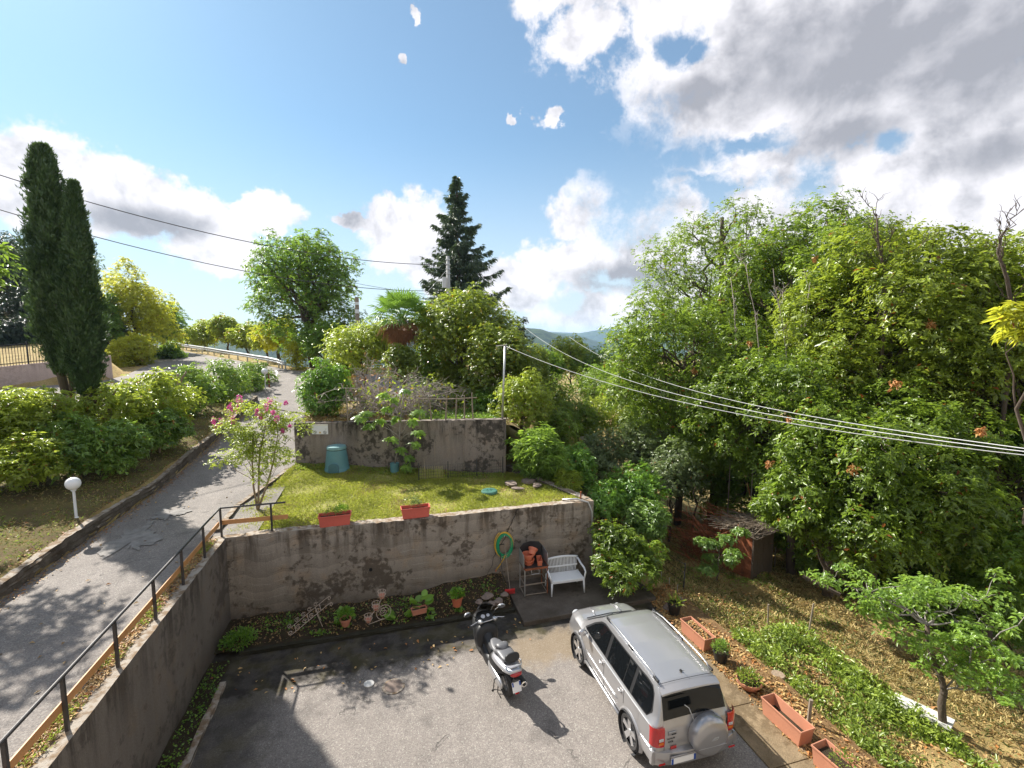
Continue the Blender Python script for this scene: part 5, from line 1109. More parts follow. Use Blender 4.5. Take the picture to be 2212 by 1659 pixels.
def rleaves(t, n, R, zr_):
    for k in range(n):
        o = bpy.data.objects.new('leaf', RLs[k % 2]); COL.objects.link(o); o.parent = t; a = rn.uniform(0, 6.28)
        o.location = (math.cos(a)*R*rn.uniform(.2, 1), math.sin(a)*R*.5, rn.uniform(0, zr_)); o.rotation_euler = (rn.uniform(-.2, .9), rn.uniform(-.3, .3), a-PI/2)
rleaves(t, 14, .28, .28)
pk = W(858, 1330, .2); t = thing('leafy_plant', 'low round-leaved plant between the bicycle stand and the trough', 'plant', (pk.x, pk.y, .16)); rleaves(t, 11, .3, .12)
pk = W(525, 1375, .2); t = thing('ground_shrub', 'dense dark green cushion plant in the shaded corner of the bed', 'plant', (-3.55, 12.1, .15))
plantball(t, (0, 0, .1), .42, 900, .07, 'laurel', 16, .6, sq=.5)
for i in range(34):
    x = -3.7+rn.uniform(0, 1)**1.2*6.8; y = rn.uniform(11.9, 12.9)
    if i % 3 == 0: scatter('bed_sprout', 30, lambda n, r: (x+r.normal(0, .07, n), y+r.normal(0, .05, n)), lambda xx, yy: np.full_like(xx, bedz(y)+.03), 'laurel', .10, .75, 300+i, up=.6)

# wrought iron wheelbarrow stand and bicycle plant stand
def spiral(c, ux, uz, r0, turns, n=18, s=1):
    out = []
    for k in range(n+1):
        a = turns*2*PI*k/n; rr = r0*(1-.75*k/n); out.append(Vector(c)+ux*(math.cos(a)*rr)*s+uz*(math.sin(a)*rr))
    return out
pw = W(672, 1350, .25); t = thing('wheelbarrow_planter', 'rusty scrolled wrought-iron wheelbarrow ornament leaning in the bed', 'ornament', (pw.x, pw.y, .2), .25)
b = MB(); X = Vector((1, 0, 0)); Y = Vector((0, 1, 0)); Z = Vector((0, 0, 1)); R_ = .007
for yy in (-.16, .16):
    ax = Vector((math.cos(.55), 0, math.sin(.55))); nz = Vector((-math.sin(.55), 0, math.cos(.55)))
    s = Vector((-.45, yy, .04)); e = s+ax*1.05
    b.tube([s, e], R_, 5); b.tube(spiral(e+nz*-.05, nz, ax, .05, 1.2), R_, 5); b.tube(spiral(s+nz*.06, nz*-1, ax*-1, .06, 1.2), R_, 5)
    for q in (.2, .38, .56, .74): b.tube(spiral(s+ax*q+nz*.06, ax, nz, .06, 1.3), R_*.8, 5)
    b.tube([s+ax*.68, s+ax*.68+Vector((.12, 0, -.38))], R_, 5)
b.build('scrolled_frame', M['wrought'], t)
b = MB()
for q in (.1, .45, .8): s = Vector((-.45, 0, .04))+ax*q; b.tube([s+Y*-.16, s+Y*.16], R_, 5)
b.build('crossbars', M['wrought'], t)
pw = W(818, 1340, .22); t = thing('bicycle_plant_stand', 'small rusty iron bicycle-shaped plant stand with three ring baskets', 'plant stand', (pw.x, pw.y, .2), .3)
b = MB(); b.tube([Vector((.14, 0, .2))+X*math.cos(a*PI/12)*.19+Z*math.sin(a*PI/12)*.19 for a in range(25)], .008, 5, False); b.tube(spiral((.14, 0, .2), X, Z, .14, 1.4), .006, 5); b.tube(spiral((.10, 0, .24), X*-1, Z, .10, 1.3), .006, 5); b.build('wheel', M['wrought'], t)
for (x, z, rr_) in [(-.26, .06, .10), (-.06, .33, .10), (.10, .60, .10)]:
    b = MB()
    for zz in (0, .09): b.tube([Vector((x+math.cos(a*PI/8)*rr_, math.sin(a*PI/8)*rr_, z+zz+.1)) for a in range(17)], .006, 5, False)
    for a in range(8): b.tube([(x+math.cos(a*PI/4)*rr_*.6, math.sin(a*PI/4)*rr_*.6, z), (x+math.cos(a*PI/4)*rr_, math.sin(a*PI/4)*rr_, z+.19)], .005, 4)
    b.build('ring_basket', M['wrought'], t)
    b = MB(); b.lathe([(rr_*.5, .0), (rr_*.75, .1)], (x, 0, z), 12); b.build('cup', M['terra'], t)
b = MB(); b.tube([(-.26, 0, .06), (-.2, 0, .22), (-.06, 0, .33), (.02, 0, .45), (.10, 0, .6)], .008, 5); b.tube([(-.26, 0, 0), (.14, 0, .02)], .008, 5); b.build('spine', M['wrought'], t)

# stones and broken roots at the wall foot
rn = random.Random(9)
def rock(name, label, p, s, m='stone', seed=1, group=None, cat='stone'):
    bm = bmesh.new(); bmesh.ops.create_icosphere(bm, subdivisions=2, radius=1); r = random.Random(seed)
    ph = [r.uniform(0, 6.28) for _ in range(6)]
    for v in bm.verts:
        q = 1+.18*math.sin(v.co.x*3+ph[0])+.15*math.sin(v.co.y*4+ph[1])+.12*math.sin(v.co.z*5+ph[2])+r.uniform(-.06, .06); v.co = Vector((v.co.x*s[0], v.co.y*s[1], v.co.z*s[2]))*q
    me = bpy.data.meshes.new(name); bm.to_mesh(me); bm.free(); o = link(name, me, M[m]); o.location = p; o.rotation_euler = (0, 0, r.uniform(0, 3)); return tag(o, label, cat, group)
for i, (x, y, s) in enumerate([(1052, 1288, .17), (1078, 1300, .15), (1062, 1305, .12), (1090, 1284, .12), (1035, 1300, .12)]):
    p = W(x, y, .3); rock('stone', ['flat reddish stone nearest the crack', 'reddish stone nearest the red broom', 'small stone in the middle of the heap', 'stone at the back of the heap against the wall', 'stone at the left side of the heap by the green pot'][i], (p.x, min(p.y, 13.05), .3), (s, s*.8, s*.45), 'stone', i, 'stones heaped at the foot of the crack')
for i, (x, y, s) in enumerate([(1105, 1046, .28), (1140, 1040, .3), (1120, 1056, .2), (1160, 1050, .22)]):
    p = W(x, y, 2.4); rock('stone', ['left flat stone of the pile on the lawn', 'large flat stone at the back of the pile on the lawn', 'small front stone of the pile on the lawn', 'right flat stone of the pile on the lawn'][i], (p.x, p.y, 2.42), (s, s*.7, s*.22), 'stone', 20+i, 'flat stones piled on the lawn')
for i, (x, y) in enumerate([(1450, 1312), (1462, 1300), (1436, 1318)]):
    p = W(x, y, 0); rock('stone', ['grey boulder at the corner of the slab', 'small boulder behind the black bulb pot', 'low stone at the right end of the slab'][i], (p.x+.1, p.y, .04), (.15, .12, .1), 'stone', 30+i, 'stones at the slab corner')

# ------------------------------------------------------------------ things on the long wall
hc = onwall(1088, 1175, 13.22)
t = thing('garden_hose', 'coil of green and yellow garden hose hanging on the wall crack', 'hose', hc)
r = random.Random(3)
def coil(rx, rz, n, m, nm, ph=0, off=(0, 0)):
    b = MB(); pts = []
    for k in range(n*28+1):
        a = 2*PI*k/28+ph; w_ = 1+.07*math.sin(k*.13+ph)+.03*math.sin(k*.31); pts.append(Vector((off[0]+math.cos(a)*rx*w_, -.05-.05*abs(math.sin(k*.05)), off[1]+math.sin(a)*rz*w_)))
    b.tube(pts, .0125, 6); b.build(nm, M[m], t, smooth=True)
coil(.24, .36, 6, 'green_hose', 'green_hose', .2, (.01, -.01)); coil(.205, .32, 4, 'green_hose', 'green_hose', 1.4, (.02, .0)); coil(.265, .38, 2, 'yellow_hose', 'yellow_hose', 2, (-.02, .02))
b = MB(); b.tube([(.02, -.1, -.30), (-.03, -.1, -.42), (-.13, -.1, -.58), (-.26, -.12, -.72)], .0135, 7); b.build('yellow_hose_end', M['yellow_hose'], t, smooth=True)
b = MB(); b.lathe([(.018, 0), (.02, .05)], (-.27, -.12, -.77), 8); b.build('nozzle', M['terra_or'], t)
b = MB(); b.tube([(0, .04, .33), (0, -.12, .31), (0, -.12, .27)], .012, 6); b.build('hook', M['steel_lt'], t)
b = MB(); b.tube([(.05, -.08, -.31), (.24, -.1, -.30)], .012, 6); b.tube([(-.04, -.08, -.33), (-.12, -.1, -.46)], .012, 6); b.build('connector', M['grey_pl'], t)
# red cistern lid, broom and rake
pb_ = W(1112, 1306, .12)
t = thing('broom', 'red-headed broom leaning on the wall beside the grill', 'broom', (pb_.x, 12.55, .14))
b = MB(); b.box((0, -.02, .12), (.30, .05, .06)); b.build('head', M['red_pl'], t, bevel=.01)
b = MB(); rr2 = random.Random(1)
for k in range(26): x = -.14+.28*k/25; b.tube([(x, -.02, .10), (x*1.06+rr2.uniform(-.005, .005), -.03, .0)], [.007, .004], 4)
b.build('bristles', M['red_pl'], t)
b = MB(); b.tube([(0, -.02, .15), (.01, .62, 1.18)], .012, 8); b.build('handle', M['wood_old'], t)
t = thing('rake', 'thin dark rake handle leaning on the wall left of the grill', 'rake', (pb_.x-.1, 12.75, .14))
b = MB(); b.tube([(0, 0, 0), (-.06, .45, 1.2)], .011, 6); b.build('handle', M['steel_dk'], t); b = MB(); b.bar((-.2, .44, 1.2), (.1, .44, 1.21), .02, .025); b.build('rake_head', M['steel_dk'], t)
# grill
pg = W(1160, 1290, .13); G0 = Vector((pg.x+.02, 12.58, .12)); t = thing('grill', 'old steel barbecue on thin legs with a hooded dark windshield', 'grill', G0, 0)
L_, Dp, Hs = .68, .50, .80
for sx in (-1, 1):
    for sy in (-1, 1):
        b = MB(); b.bar((sx*L_/2, sy*Dp/2, 0), (sx*L_/2, sy*Dp/2, Hs), .025, .025); b.build('leg', M['steel_lt' if sx < 0 else 'rust'], t)
b = MB()
for z in (.03, .34): 
    for sy in (-1, 1): b.bar((-L_/2, sy*Dp/2, z), (L_/2, sy*Dp/2, z), .022, .022)
    for sx in (-1, 1): b.bar((sx*L_/2, -Dp/2, z+.001), (sx*L_/2, Dp/2, z+.001), .022, .022)
b.build('crossbars', M['wood_old'], t)
b = MB(); b.box((0, 0, Hs), (L_+.03, Dp+.03, .035)); b.build('tray', M['steel_dk'], t)
b = MB()
for sx in (-1, 1): b.bar((sx*(L_/2+.015), -Dp/2-.015, Hs+.03), (sx*(L_/2+.015), Dp/2, Hs+.03), .012, .05)
b.bar((-L_/2, -Dp/2-.02, Hs+.0), (L_/2, -Dp/2-.02, Hs+.0), .012, .06); b.build('tray_edge', M['rust'], t)
hood = [(-L_/2-.02, Hs), (-L_/2-.02, Hs+.42), (-L_/2+.10, Hs+.56), (0, Hs+.60), (L_/2-.10, Hs+.56), (L_/2+.02, Hs+.42), (L_/2+.02, Hs)]
b = MB(); b.prism(hood, Dp/2-.02, Dp/2, 'XZ'); b.build('hood_back', M['black_pl'], t)
for sx in (-1, 1): b = MB(); b.prism([(-Dp/2+.02, Hs+.02), (-Dp/2+.02, Hs+.3), (-Dp/2+.06, Hs+.40), (Dp/2, Hs+.43), (Dp/2, Hs+.02)], sx*(L_/2+.012), sx*(L_/2+.022), 'YZ'); b.build('hood_side', M['steel_lt'], t)
b = MB(); b.tube([(-.15, -Dp/2-.02, Hs-.04), (-.15, -Dp/2-.05, Hs-.14), (.08, -Dp/2-.05, Hs-.14), (.08, -Dp/2-.02, Hs-.04)], .008, 5); b.build('handle', M['steel_lt'], t)
zt = .12+Hs+.02
def loosepot(label, p, rt, rb, h, tilt=(0, 0, 0), m='terra_or'):
    b = MB(); b.lathe([(rb, 0), (rt*.96, h*.72), (rt+.015, h*.72), (rt+.02, h), (rt-.008, h), (rb*.85, .02)], n=24); o = b.build('flower_pot', M[m], auto=35); o.location = p; o.rotation_euler = tilt
    return tag(o, label, 'flower pot', 'empty pots stacked on the grill')
loosepot('empty saucer-like pot at the bottom of the stack on the grill', (G0.x-.15, G0.y, zt), .13, .11, .07)
loosepot('wide orange pot second from the bottom of the stack on the grill', (G0.x-.15, G0.y, zt+.06), .15, .11, .10)
loosepot('large orange pot in the upper middle of the stack on the grill', (G0.x-.17, G0.y, zt+.14), .16, .11, .19)
loosepot('tilted orange pot on top of the stack on the grill', (G0.x-.07, G0.y-.02, zt+.29), .12, .09, .19, (-.55, .55, 0))
t2 = thing('planter', 'small terracotta trough standing on the right of the grill tray', 'planter', (G0.x+.17, G0.y-.02, zt), 1.35)
b = MB(); b.trough(.40, .15, .15); b.build('box', M['terra_or'], t2, bevel=.004)
# bench
pb2 = W(1190, 1287, .12); Bn = Vector((4.98, 12.40, .12)); t = thing('garden_bench', 'white plastic two-seat garden bench against the long wall', 'bench', Bn, -.03)
L_ = .98
for sx in (-1, 1):
    b = MB(); b.tube([(sx*.50, -.30, 0), (sx*.485, -.27, .40)], [.022, .034], 8); b.build('leg', M['white_pl'], t, smooth=True)
    b = MB(); b.tube([(sx*.50, .30, 0), (sx*.485, .24, .42)], [.022, .034], 8); b.build('leg', M['white_pl'], t, smooth=True)
    b = MB(); b.tube([(sx*.49, -.28, .38), (sx*.545, -.26, .60), (sx*.555, -.12, .655), (sx*.54, .1, .68), (sx*.49, .26, .80)], [.026, .026, .03, .03, .028], 8); b.build('armrest', M['white_pl'], t, smooth=True)
b = MB(); b.box((0, -.02, .415), (1.0, .50, .035)); b.build('seat', M['white_pl'], t, bevel=.014)
b = MB(); b.bar((-.5, -.275, .385), (.5, -.275, .385), .02, .06); b.bar((-.5, .24, .385), (.5, .24, .385), .02, .06); b.build('seat_frame', M['white_pl'], t)
b = MB(); pts = [Vector((-.5+k*.1, .30+.0*k, .82+.045*math.sin(PI*k/10))) for k in range(11)]; b.tube(pts, .032, 8); b.build('top_rail', M['white_pl'], t, smooth=True)
b = MB(); b.bar((-.48, .25, .60), (.48, .25, .60), .02, .045); b.build('middle_rail', M['white_pl'], t, bevel=.005)
for k in range(21):
    x = -.44+.88*k/20; b = MB(); b.bar((x*.92, .235, .43), (x, .25, .60), .022, .010) if k % 2 == 0 else b.bar((x*.92, .235, .43), (x, .25, .60), .016, .010); b.bar((x, .253, .61), (x*1.05, .30, .825+.04*math.cos(x*3)), .022, .010); b.build('slat', M['white_pl'], t)
# downpipe hose on wall corner
b = MB(); b.tube([(5.3, 13.50, 2.43), (5.75, 13.40, 2.45), (6.05, 13.2, 2.38), (6.17, 13.17, 2.1), (6.20, 13.17, 1.4), (6.21, 13.17, .16)], .028, 9); o = b.build('drain_pipe', M['steel_lt'], smooth=True); tag(o, 'pale grey pipe bending over the right end of the long wall', 'pipe'); 
for z in (1.55, .6): q = MB(); q.box((6.2, 13.19, z), (.12, .05, .02)); q.build('pipe_bracket', M['steel_dk'], o)
b = MB(); b.tube([(5.95, 13.55, 2.35), (5.95, 13.55, 2.62)], .025, 8); tag(b.build('rusty_stub', M['rust']), 'short rusty pipe stub standing at the corner of the lawn wall', 'pipe')
# lawn objects
pd = W(1057, 1064, 2.36); b = MB(); b.lathe([(.26, 0), (.275, .02), (.275, .07), (.25, .10), (.15, .115), (.05, .10), (.0, .11)], (0, 0, 0), 28); t = thing('septic_lid', 'round dark green plastic cover lying on the lawn', 'cover', (pd.x, pd.y, 2.34)); b.build('lid', M['lid'], t, auto=40)
b = MB()
for k in range(6): a = k*PI/3; b.bar((.05*math.cos(a), .05*math.sin(a), .118), (.22*math.cos(a), .22*math.sin(a), .108), .014, .012)
b.build('ribs', M['lid'], t)
pc = W(728, 1022, 2.62); pc = Vector((-1.78, 18.45, 2.60)); t = thing('compost_bin', 'blue-green conical plastic compost bin in front of the upper wall', 'compost bin', (pc.x, pc.y, 2.53), -.2); t.scale = (1.06, 1.06, 1.08)
b = MB(); b.lathe([(.44, 0), (.445, .03), (.405, .12), (.40, .14), (.37, .42), (.325, .74), (.32, .76)], n=28); b.build('body', M['bin'], t, auto=30)
b = MB(); b.lathe([(.335, .765), (.34, .80), (.31, .86), (.12, .895), (.06, .895), (.05, .92), (.0, .92)], n=28); b.build('lid', M['binlid'], t, auto=40)
b = MB(); b.lathe([(.325, .745), (.332, .762)], n=28); b.build('lid_gap', M['crack'], t)
b = MB(); pts = [(-.17, .02), (.17, .02), (.17, .22)]+[(.17*math.cos(a*PI/8), .22+.12*math.sin(a*PI/8)) for a in range(1, 8)]+[(-.17, .22)]
b.prism(pts, -.45, -.39, 'XZ'); b.build('hatch', M['bindark'], t, label='arched darker hatch', bevel=.01)
# sign on upper wall
def uw(u, z, off=.03):  # u metres along upper wall from its left end
    d = Vector((7.70, -2.4, 0)).normalized(); n_ = Vector((d.y, -d.x, 0)); n_ = n_ if n_.y < 0 else -n_
    p = Vector((-3.35, 19.3, 0))+d*u+n_*off; p.z = z; return p
az_w = math.atan2(-2.4, 7.7); sc_ = uw(1.02, 4.02, .045); t = thing('notice_board', 'white notice with two prohibition circles and a yellow triangle on the upper wall', 'sign', sc_, az_w)
b = MB(); b.box((0, 0, 0), (.62, .015, .38)); b.build('panel', M['sign'], t)
b = MB(); b.box((0, -.0095, .165), (.60, .002, .012)); b.build('yellow_line', M['yel'], t)
for x in (-.19, .19):
    b = MB(); ring = [Vector((x+.055*math.cos(a*PI/12), -.0105, -.115+.055*math.sin(a*PI/12))) for a in range(25)]; b.tube(ring, .007, 4, False); b.bar((x-.038, -.0105, -.077), (x+.038, -.0105, -.153), .004, .010); b.bar((x-.012, -.0105, -.09), (x+.012, -.0105, -.14), .003, .02); b.build('prohibition_circle', M['ink'], t)
b = MB(); b.prism([(-.045, -.155), (.045, -.155), (0, -.075)], -.0115, -.0085, 'XZ'); b.build('warning_triangle', M['yel'], t)
b = MB(); b.prism([(-.012, -.145), (.012, -.145), (0, -.10)], -.0135, -.0118, 'XZ'); b.build('triangle_mark', M['ink'], t)
b = MB(); b.box((.22, -.0095, .01), (.07, .002, .008)); b.build('small_print', M['ink'], t)
# wire vegetable enclosure in front of upper wall
ps = [W(905, 1037, 2.5), W(968, 1033, 2.5), W(1030, 1028, 2.5), W(1086, 1022, 2.5)]
t = thing('net_enclosure', 'low wire mesh enclosure on dark stakes in front of the upper wall', 'fence', ps[0])
b0 = ps[0]
for i, p in enumerate(ps): b = MB(); b.bar(p, p+Vector((0, 0, .62)), .03, .03); b.build('stake', M['iron'], t, off=b0)
b = MB()
for i in range(3):
    A_ = ps[i]; B_ = ps[i+1]
    for k in range(13): q = A_.lerp(B_, k/12); b.tube([q+Vector((0, 0, .04)), q+Vector((0, 0, .50))],   .005, 3, False)
    for z in (.05, .16, .27, .38, .50): b.tube([A_+Vector((0, 0, z)), B_+Vector((0, 0, z))], .005, 3, False)
b.build('wire_mesh', M['rope'], t, off=b0)
b = MB()
for k in range(44):
    if k % 7 != 5: b.tube([(k*.0185, 0, .03), (k*.0185+.004*math.sin(k*3), .0, .44+.05*math.sin(k*1.7))], .0045, 3, False)
o = b.build('straw_mat', M['film'], t); o.location = (.05, .05, 0); o.rotation_euler = (0, 0, -.15)
for i, (x, y, h_) in enumerate([(920, 1035, .75), (1003, 1015, .95), (940, 1020, 1.2), (1060, 1010, .8), (1085, 1012, .75), (800, 1053, .0)]):
    if h_ <= 0: continue
    p = W(x, y, 2.5); b = MB(); b.tube([p, p+Vector((.03*(i-2), .02, h_))], .012, 5); tag(b.build('garden_cane', M['wood_old']), ['thin cane at the left of the mesh enclosure', 'pale cane rising from the middle of the mesh enclosure', 'tall thin cane leaning on the upper wall', 'short cane at the right of the mesh enclosure', 'cane at the right corner of the mesh enclosure'][i], 'cane', 'canes in the vegetable patch')
# dark pot of the fig
b = MB(); b.lathe([(.15, 0), (.17, .36), (.15, .36)], n=16); o = b.build('plant_pot', M['bin'], auto=40); o.location = Bf-Vector((0, .0, .02)); tag(o, 'dark blue-grey pot at the foot of the fig', 'flower pot')
# steel pole and service cables
pp = Vector((4.25, 17.05, 4.42)); ptop = pp+Vector((.12, 0, 2.75)); t = thing('cable_pole', 'slim galvanised steel pole on the right end of the upper wall', 'pole', pp)
b = MB(); b.tube([pp, ptop], .038, 10); b.build('shaft', M['steel_lt'], t, smooth=True, off=pp); b = MB(); b.bar(ptop+Vector((-.35, 0, 0)), ptop+Vector((.06, 0, .04)), .03, .03); b.build('bracket', M['steel_lt'], t, off=pp)
def sag(p0, p1, s, n=22): return [p0.lerp(p1, k/n)-Vector((0, 0, 4*s*(k/n)*(1-k/n))) for k in range(n+1)]
def cable(label, p0, p1, s, rad, m, grp): b = MB(); b.tube(sag(p0, p1, s)+([Vector((10.9, -1.1, p1.z-.1+20*rad))] if grp == 'pale service cables coming towards the house' else []), rad, 6); return tag(b.build('cable', M[m], smooth=True), label, 'cable', grp)
gC = 'pale service cables coming towards the house'
E1 = PB(2440, 1015, 6.5)
cable('lowest pale cable, fixed to the steel pole', ptop, PB(2420, 1005, 6.6), .55, .008, 'cable_w', gC)
cable('upper pale cable passing high over the thicket', PB(1230, 728, 30), PB(2420, 995, 6.3), .9, .008, 'cable_w', gC)
cable('middle pale cable starting behind the maples', PB(1130, 705, 30), PB(2420, 1000, 6.0), 1.1, .008, 'cable_w', gC)
gD = 'dark overhead lines on the left'
pole_p = PB(972, 700, 37); UP = Vector((pole_p.x, pole_p.y, float(H(pole_p.x, pole_p.y))))
pt_ = PB(971, 556, 37); t = thing('utility_pole', 'grey concrete utility pole in front of the spruce', 'pole', UP)
b = MB(); b.tube([UP, Vector((UP.x-.1, UP.y, pt_.z))], [.19, .13], 12); b.build('shaft', M['concpole'], t, smooth=True, off=UP)
b = MB()
for k in range(4): b.lathe([(.19, 0), (.19, .07)], (UP.x-.1, UP.y, pt_.z-.3-.35*k), 12)
b.build('bands', M['steel_lt'], t, off=UP); b = MB(); b.box((UP.x-.42, UP.y-.1, pt_.z-2.0), (.28, .25, .8)); b.build('junction_box', M['steel_lt'], t, off=UP)
# overhead wires
cable('upper overhead line crossing the cypress tops', PB(971, 572, 36.5), PB(-250, 295, 19), 1.3, .022, 'cable', gD)
cable('lower overhead line crossing behind the cypresses', PB(968, 628, 36.5), PB(-250, 375, 19), 1.3, .020, 'cable', gD)
lp_ = PB(-250, 295, 19); lz = float(H(lp_.x, lp_.y)); t = thing('utility_pole', 'concrete utility pole on the bank left of the cypresses', 'pole', (lp_.x, lp_.y, lz)); b = MB(); b.tube([(lp_.x, lp_.y, lz-.1), (lp_.x, lp_.y, lp_.z+.3)], [.2, .13], 12); b.build('shaft', M['concpole'], t, smooth=True, off=(lp_.x, lp_.y, lz))
cable('short thin line running just under the lower overhead line', PB(965, 640, 36.5), PB(560, 565, 26), .25, .012, 'cable', gD)
cable('thin stay wire of the utility pole', PB(968, 580, 37), PB(915, 640, 36), .0, .015, 'cable_w', None)
# old concrete post with white notices near the junction
pq = PB(770, 770, 37); Uq = Vector((pq.x, pq.y, float(H(pq.x, pq.y)))); pq2 = PB(775, 665, 37)
Uq = PB(775, 775, 37); Uq.z = float(H(Uq.x, Uq.y)); b = MB(); b.tube([Uq, Vector((Uq.x, Uq.y, pq2.z+.8))], [.17, .15], 9)
t = thing('wooden_pole', 'brown pole with white notices under the large rounded tree', 'pole', Uq); b.build('shaft', M['wood_old'], t, off=Uq)
for z, s in ((pq2.z-.3, .3), (pq2.z+.3, .22), (pq2.z-1.8, .5)): b = MB(); b.box((Uq.x, Uq.y-.19, z), (.32, .02, s)); b.build('notice', M['sign'], t, off=Uq)
# yellow grit box
pz = PB(752, 800, 33); z = float(H(pz.x, pz.y)); b = MB(); b.trough(.9, .6, .8, taper=.85); t = thing('yellow_box', 'yellow container half hidden behind the laurel at the junction', 'container', (pz.x, pz.y, z), .3); b.build('body', M['binyel'], t, bevel=.02); b = MB(); b.box((0, 0, .84), (.92, .62, .08)); b.build('lid', M['binyel'], t, bevel=.02)
# guard rail: W-beam on posts
gr = [(-31.5, 82), (-24.2, 69), (-17.0, 57.5), (-11.5, 49.2), (-9.0, 45.6), (-8.1, 43.6)]
Gp = []
for i in range(len(gr)-1):
    a = Vector((gr[i][0], gr[i][1], 0)); c = Vector((gr[i+1][0], gr[i+1][1], 0)); n = max(2, int((c-a).length/2))
    for k in range(n): Gp.append(a.lerp(c, k/n))
Gp.append(Vector((gr[-1][0], gr[-1][1], 0)))
for p in Gp: p.z = float(H(p.x, p.y))+.05
G0_ = Gp[-1].copy(); t = thing('guard_rail', 'galvanised steel guard rail round the outside of the road bend', 'guard rail', G0_)
prof = [(0, .36), (.05, .42), (.05, .48), (0, .53), (0, .57), (.05, .62), (.05, .68), (0, .74)]
for s in range(0, len(Gp)-1, 4):
    seg = Gp[s:s+5]; b = MB(); vs = []
    for i, p in enumerate(seg):
        d = (seg[min(i+1, len(seg)-1)]-seg[max(i-1, 0)]).normalized(); n_ = Vector((d.y, -d.x, 0)); n_ = -n_ if n_.x > 0 else n_
        for (o_, z_) in prof: vs.append(p+n_*o_*1.2+Vector((0, 0, z_)))
        for (o_, z_) in prof[::-1]: vs.append(p+n_*(o_*1.2-.012)+Vector((0, 0, z_)))
    m_ = 16; b.add(vs, [(i*m_+j, (i+1)*m_+j, (i+1)*m_+(j+1) % m_, i*m_+(j+1) % m_) for i in range(len(seg)-1) for j in range(m_)]); b.build('beam', M['steel_lt'], t, off=G0_)
for p in Gp: b = MB(); b.box((p.x+.09, p.y+.03, p.z+.3), (.10, .12, .7), rz=.5); b.build('post', M['steel_lt'], t, off=G0_)
# garden lamps
def lamp(label, p, h_, R, m2='white_pl'):
    t = thing('garden_lamp', label, 'lamp', p, 0); b = MB(); b.lathe([(.05, 0), (.05, .03), (.032, .04), (.03, h_)], n=12); b.build('post', M[m2], t, auto=40)
    b = MB(); b.lathe([(.05, h_), (.06, h_+.03), (.05, h_+.05)], n=12); b.build('collar', M['white_pl'], t)
    b = MB(); b.lathe([(R*math.sin(PI*k/12)+.001, h_+.03+R-R*math.cos(PI*k/12)) for k in range(13)], n=20); b.build('globe', M['globe'], t, smooth=True)
pL = Vector((-7.85, 14.5, float(H(-7.85, 14.5)))); lamp('white globe lamp on a short post beside the driveway kerb', pL, .74, .165, 'wood_or' if False else 'white_pl')
pL = PB(575, 866, 31.5); pL.z = float(H(pL.x, pL.y)); lamp('distant white globe lamp at the end of the hedge', pL, 1.05, .20)
pL = PB(583, 862, 32.5); b = MB(); b.bar((pL.x, pL.y, float(H(pL.x, pL.y))), (pL.x, pL.y, float(H(pL.x, pL.y))+1.0), .08, .08); tag(b.build('iron_post', M['rust']), 'rusty post beside the distant globe lamp', 'post')
# iron fence on roadside wall
FA = Vector((-38.8, 27.93, 0)); FB = Vector((-19.4, 40.7, 0)); FD = (FB-FA); FLn = FD.length; FD.normalize(); FN = Vector((-FD.y, FD.x, 0))*.18
def fz(u): q = u+7.07-25; return 5.5+q*(.0977 if q > 0 else .03)
def fpt(u, z=0): p = FA+FD*u+FN; p.z = fz(u)+z; return p
Bf2 = fpt(FLn*.6); t = thing('iron_fence', 'black wrought-iron fence on top of the pinkish wall', 'fence', Bf2)
for k in range(13): u = FLn*k/12; b = MB(); b.bar(fpt(u), fpt(u, 1.5), .07, .07); b.build('post', M['iron'], t, off=Bf2)
for q in (.14, 1.35): b = MB(); b.tube([fpt(FLn*k/24, q) for k in range(25)], .03, 5); b.build('rail', M['iron'], t, off=Bf2)
b0_ = None
for k in range(170):
    u = FLn*(k+.5)/170
    if b0_ is None: b = MB(); b.bar((0, 0, 0), (0, 0, 1.4), .024, .024); b0_ = b.build('picket', M['iron'], t); o = b0_
    else: o = b0_.copy(); COL.objects.link(o); o.parent = t
    o.location = fpt(u)-Bf2
# garden fence of sticks on the upper wall
pf = [(752, 905), (780, 905), (935, 905), (955, 903), (968, 903), (983, 903), (998, 902), (1012, 902)]
Bs = uw(.0, 4.3, -.15)
t = thing('stick_fence', 'rickety fence of wooden stakes along the top of the upper wall', 'fence', Bs); rn = random.Random(4)
for i, (x, y) in enumerate([(752, 900), (906, 898), (932, 897), (962, 897), (984, 897), (1003, 896), (1022, 896), (775, 899)]):
    p = wyu(x, y, -.14); p.z = GARDZ+.02; hh = [1.35, 1.0, 1.05, 1.15, 1.1, 1.1, 1.2, .9][i]; b = MB(); b.tube([p, p+Vector((rn.uniform(-.08, .08), rn.uniform(-.05, .05), hh))], [.032, .022], 7); b.build('stake', M['wood_old'], t, off=Bs)
for z in (1.02, .98): p0 = wyu(900, 897, -.16); p1 = wyu(1030, 896, -.16); p0.z = p1.z = GARDZ+z; p1.z += .05; 
b = MB(); b.tube([p0, p0.lerp(p1, .5)-Vector((0, 0, .04)), p1], .02, 6); b.build('rail', M['wood_old'], t, off=Bs)
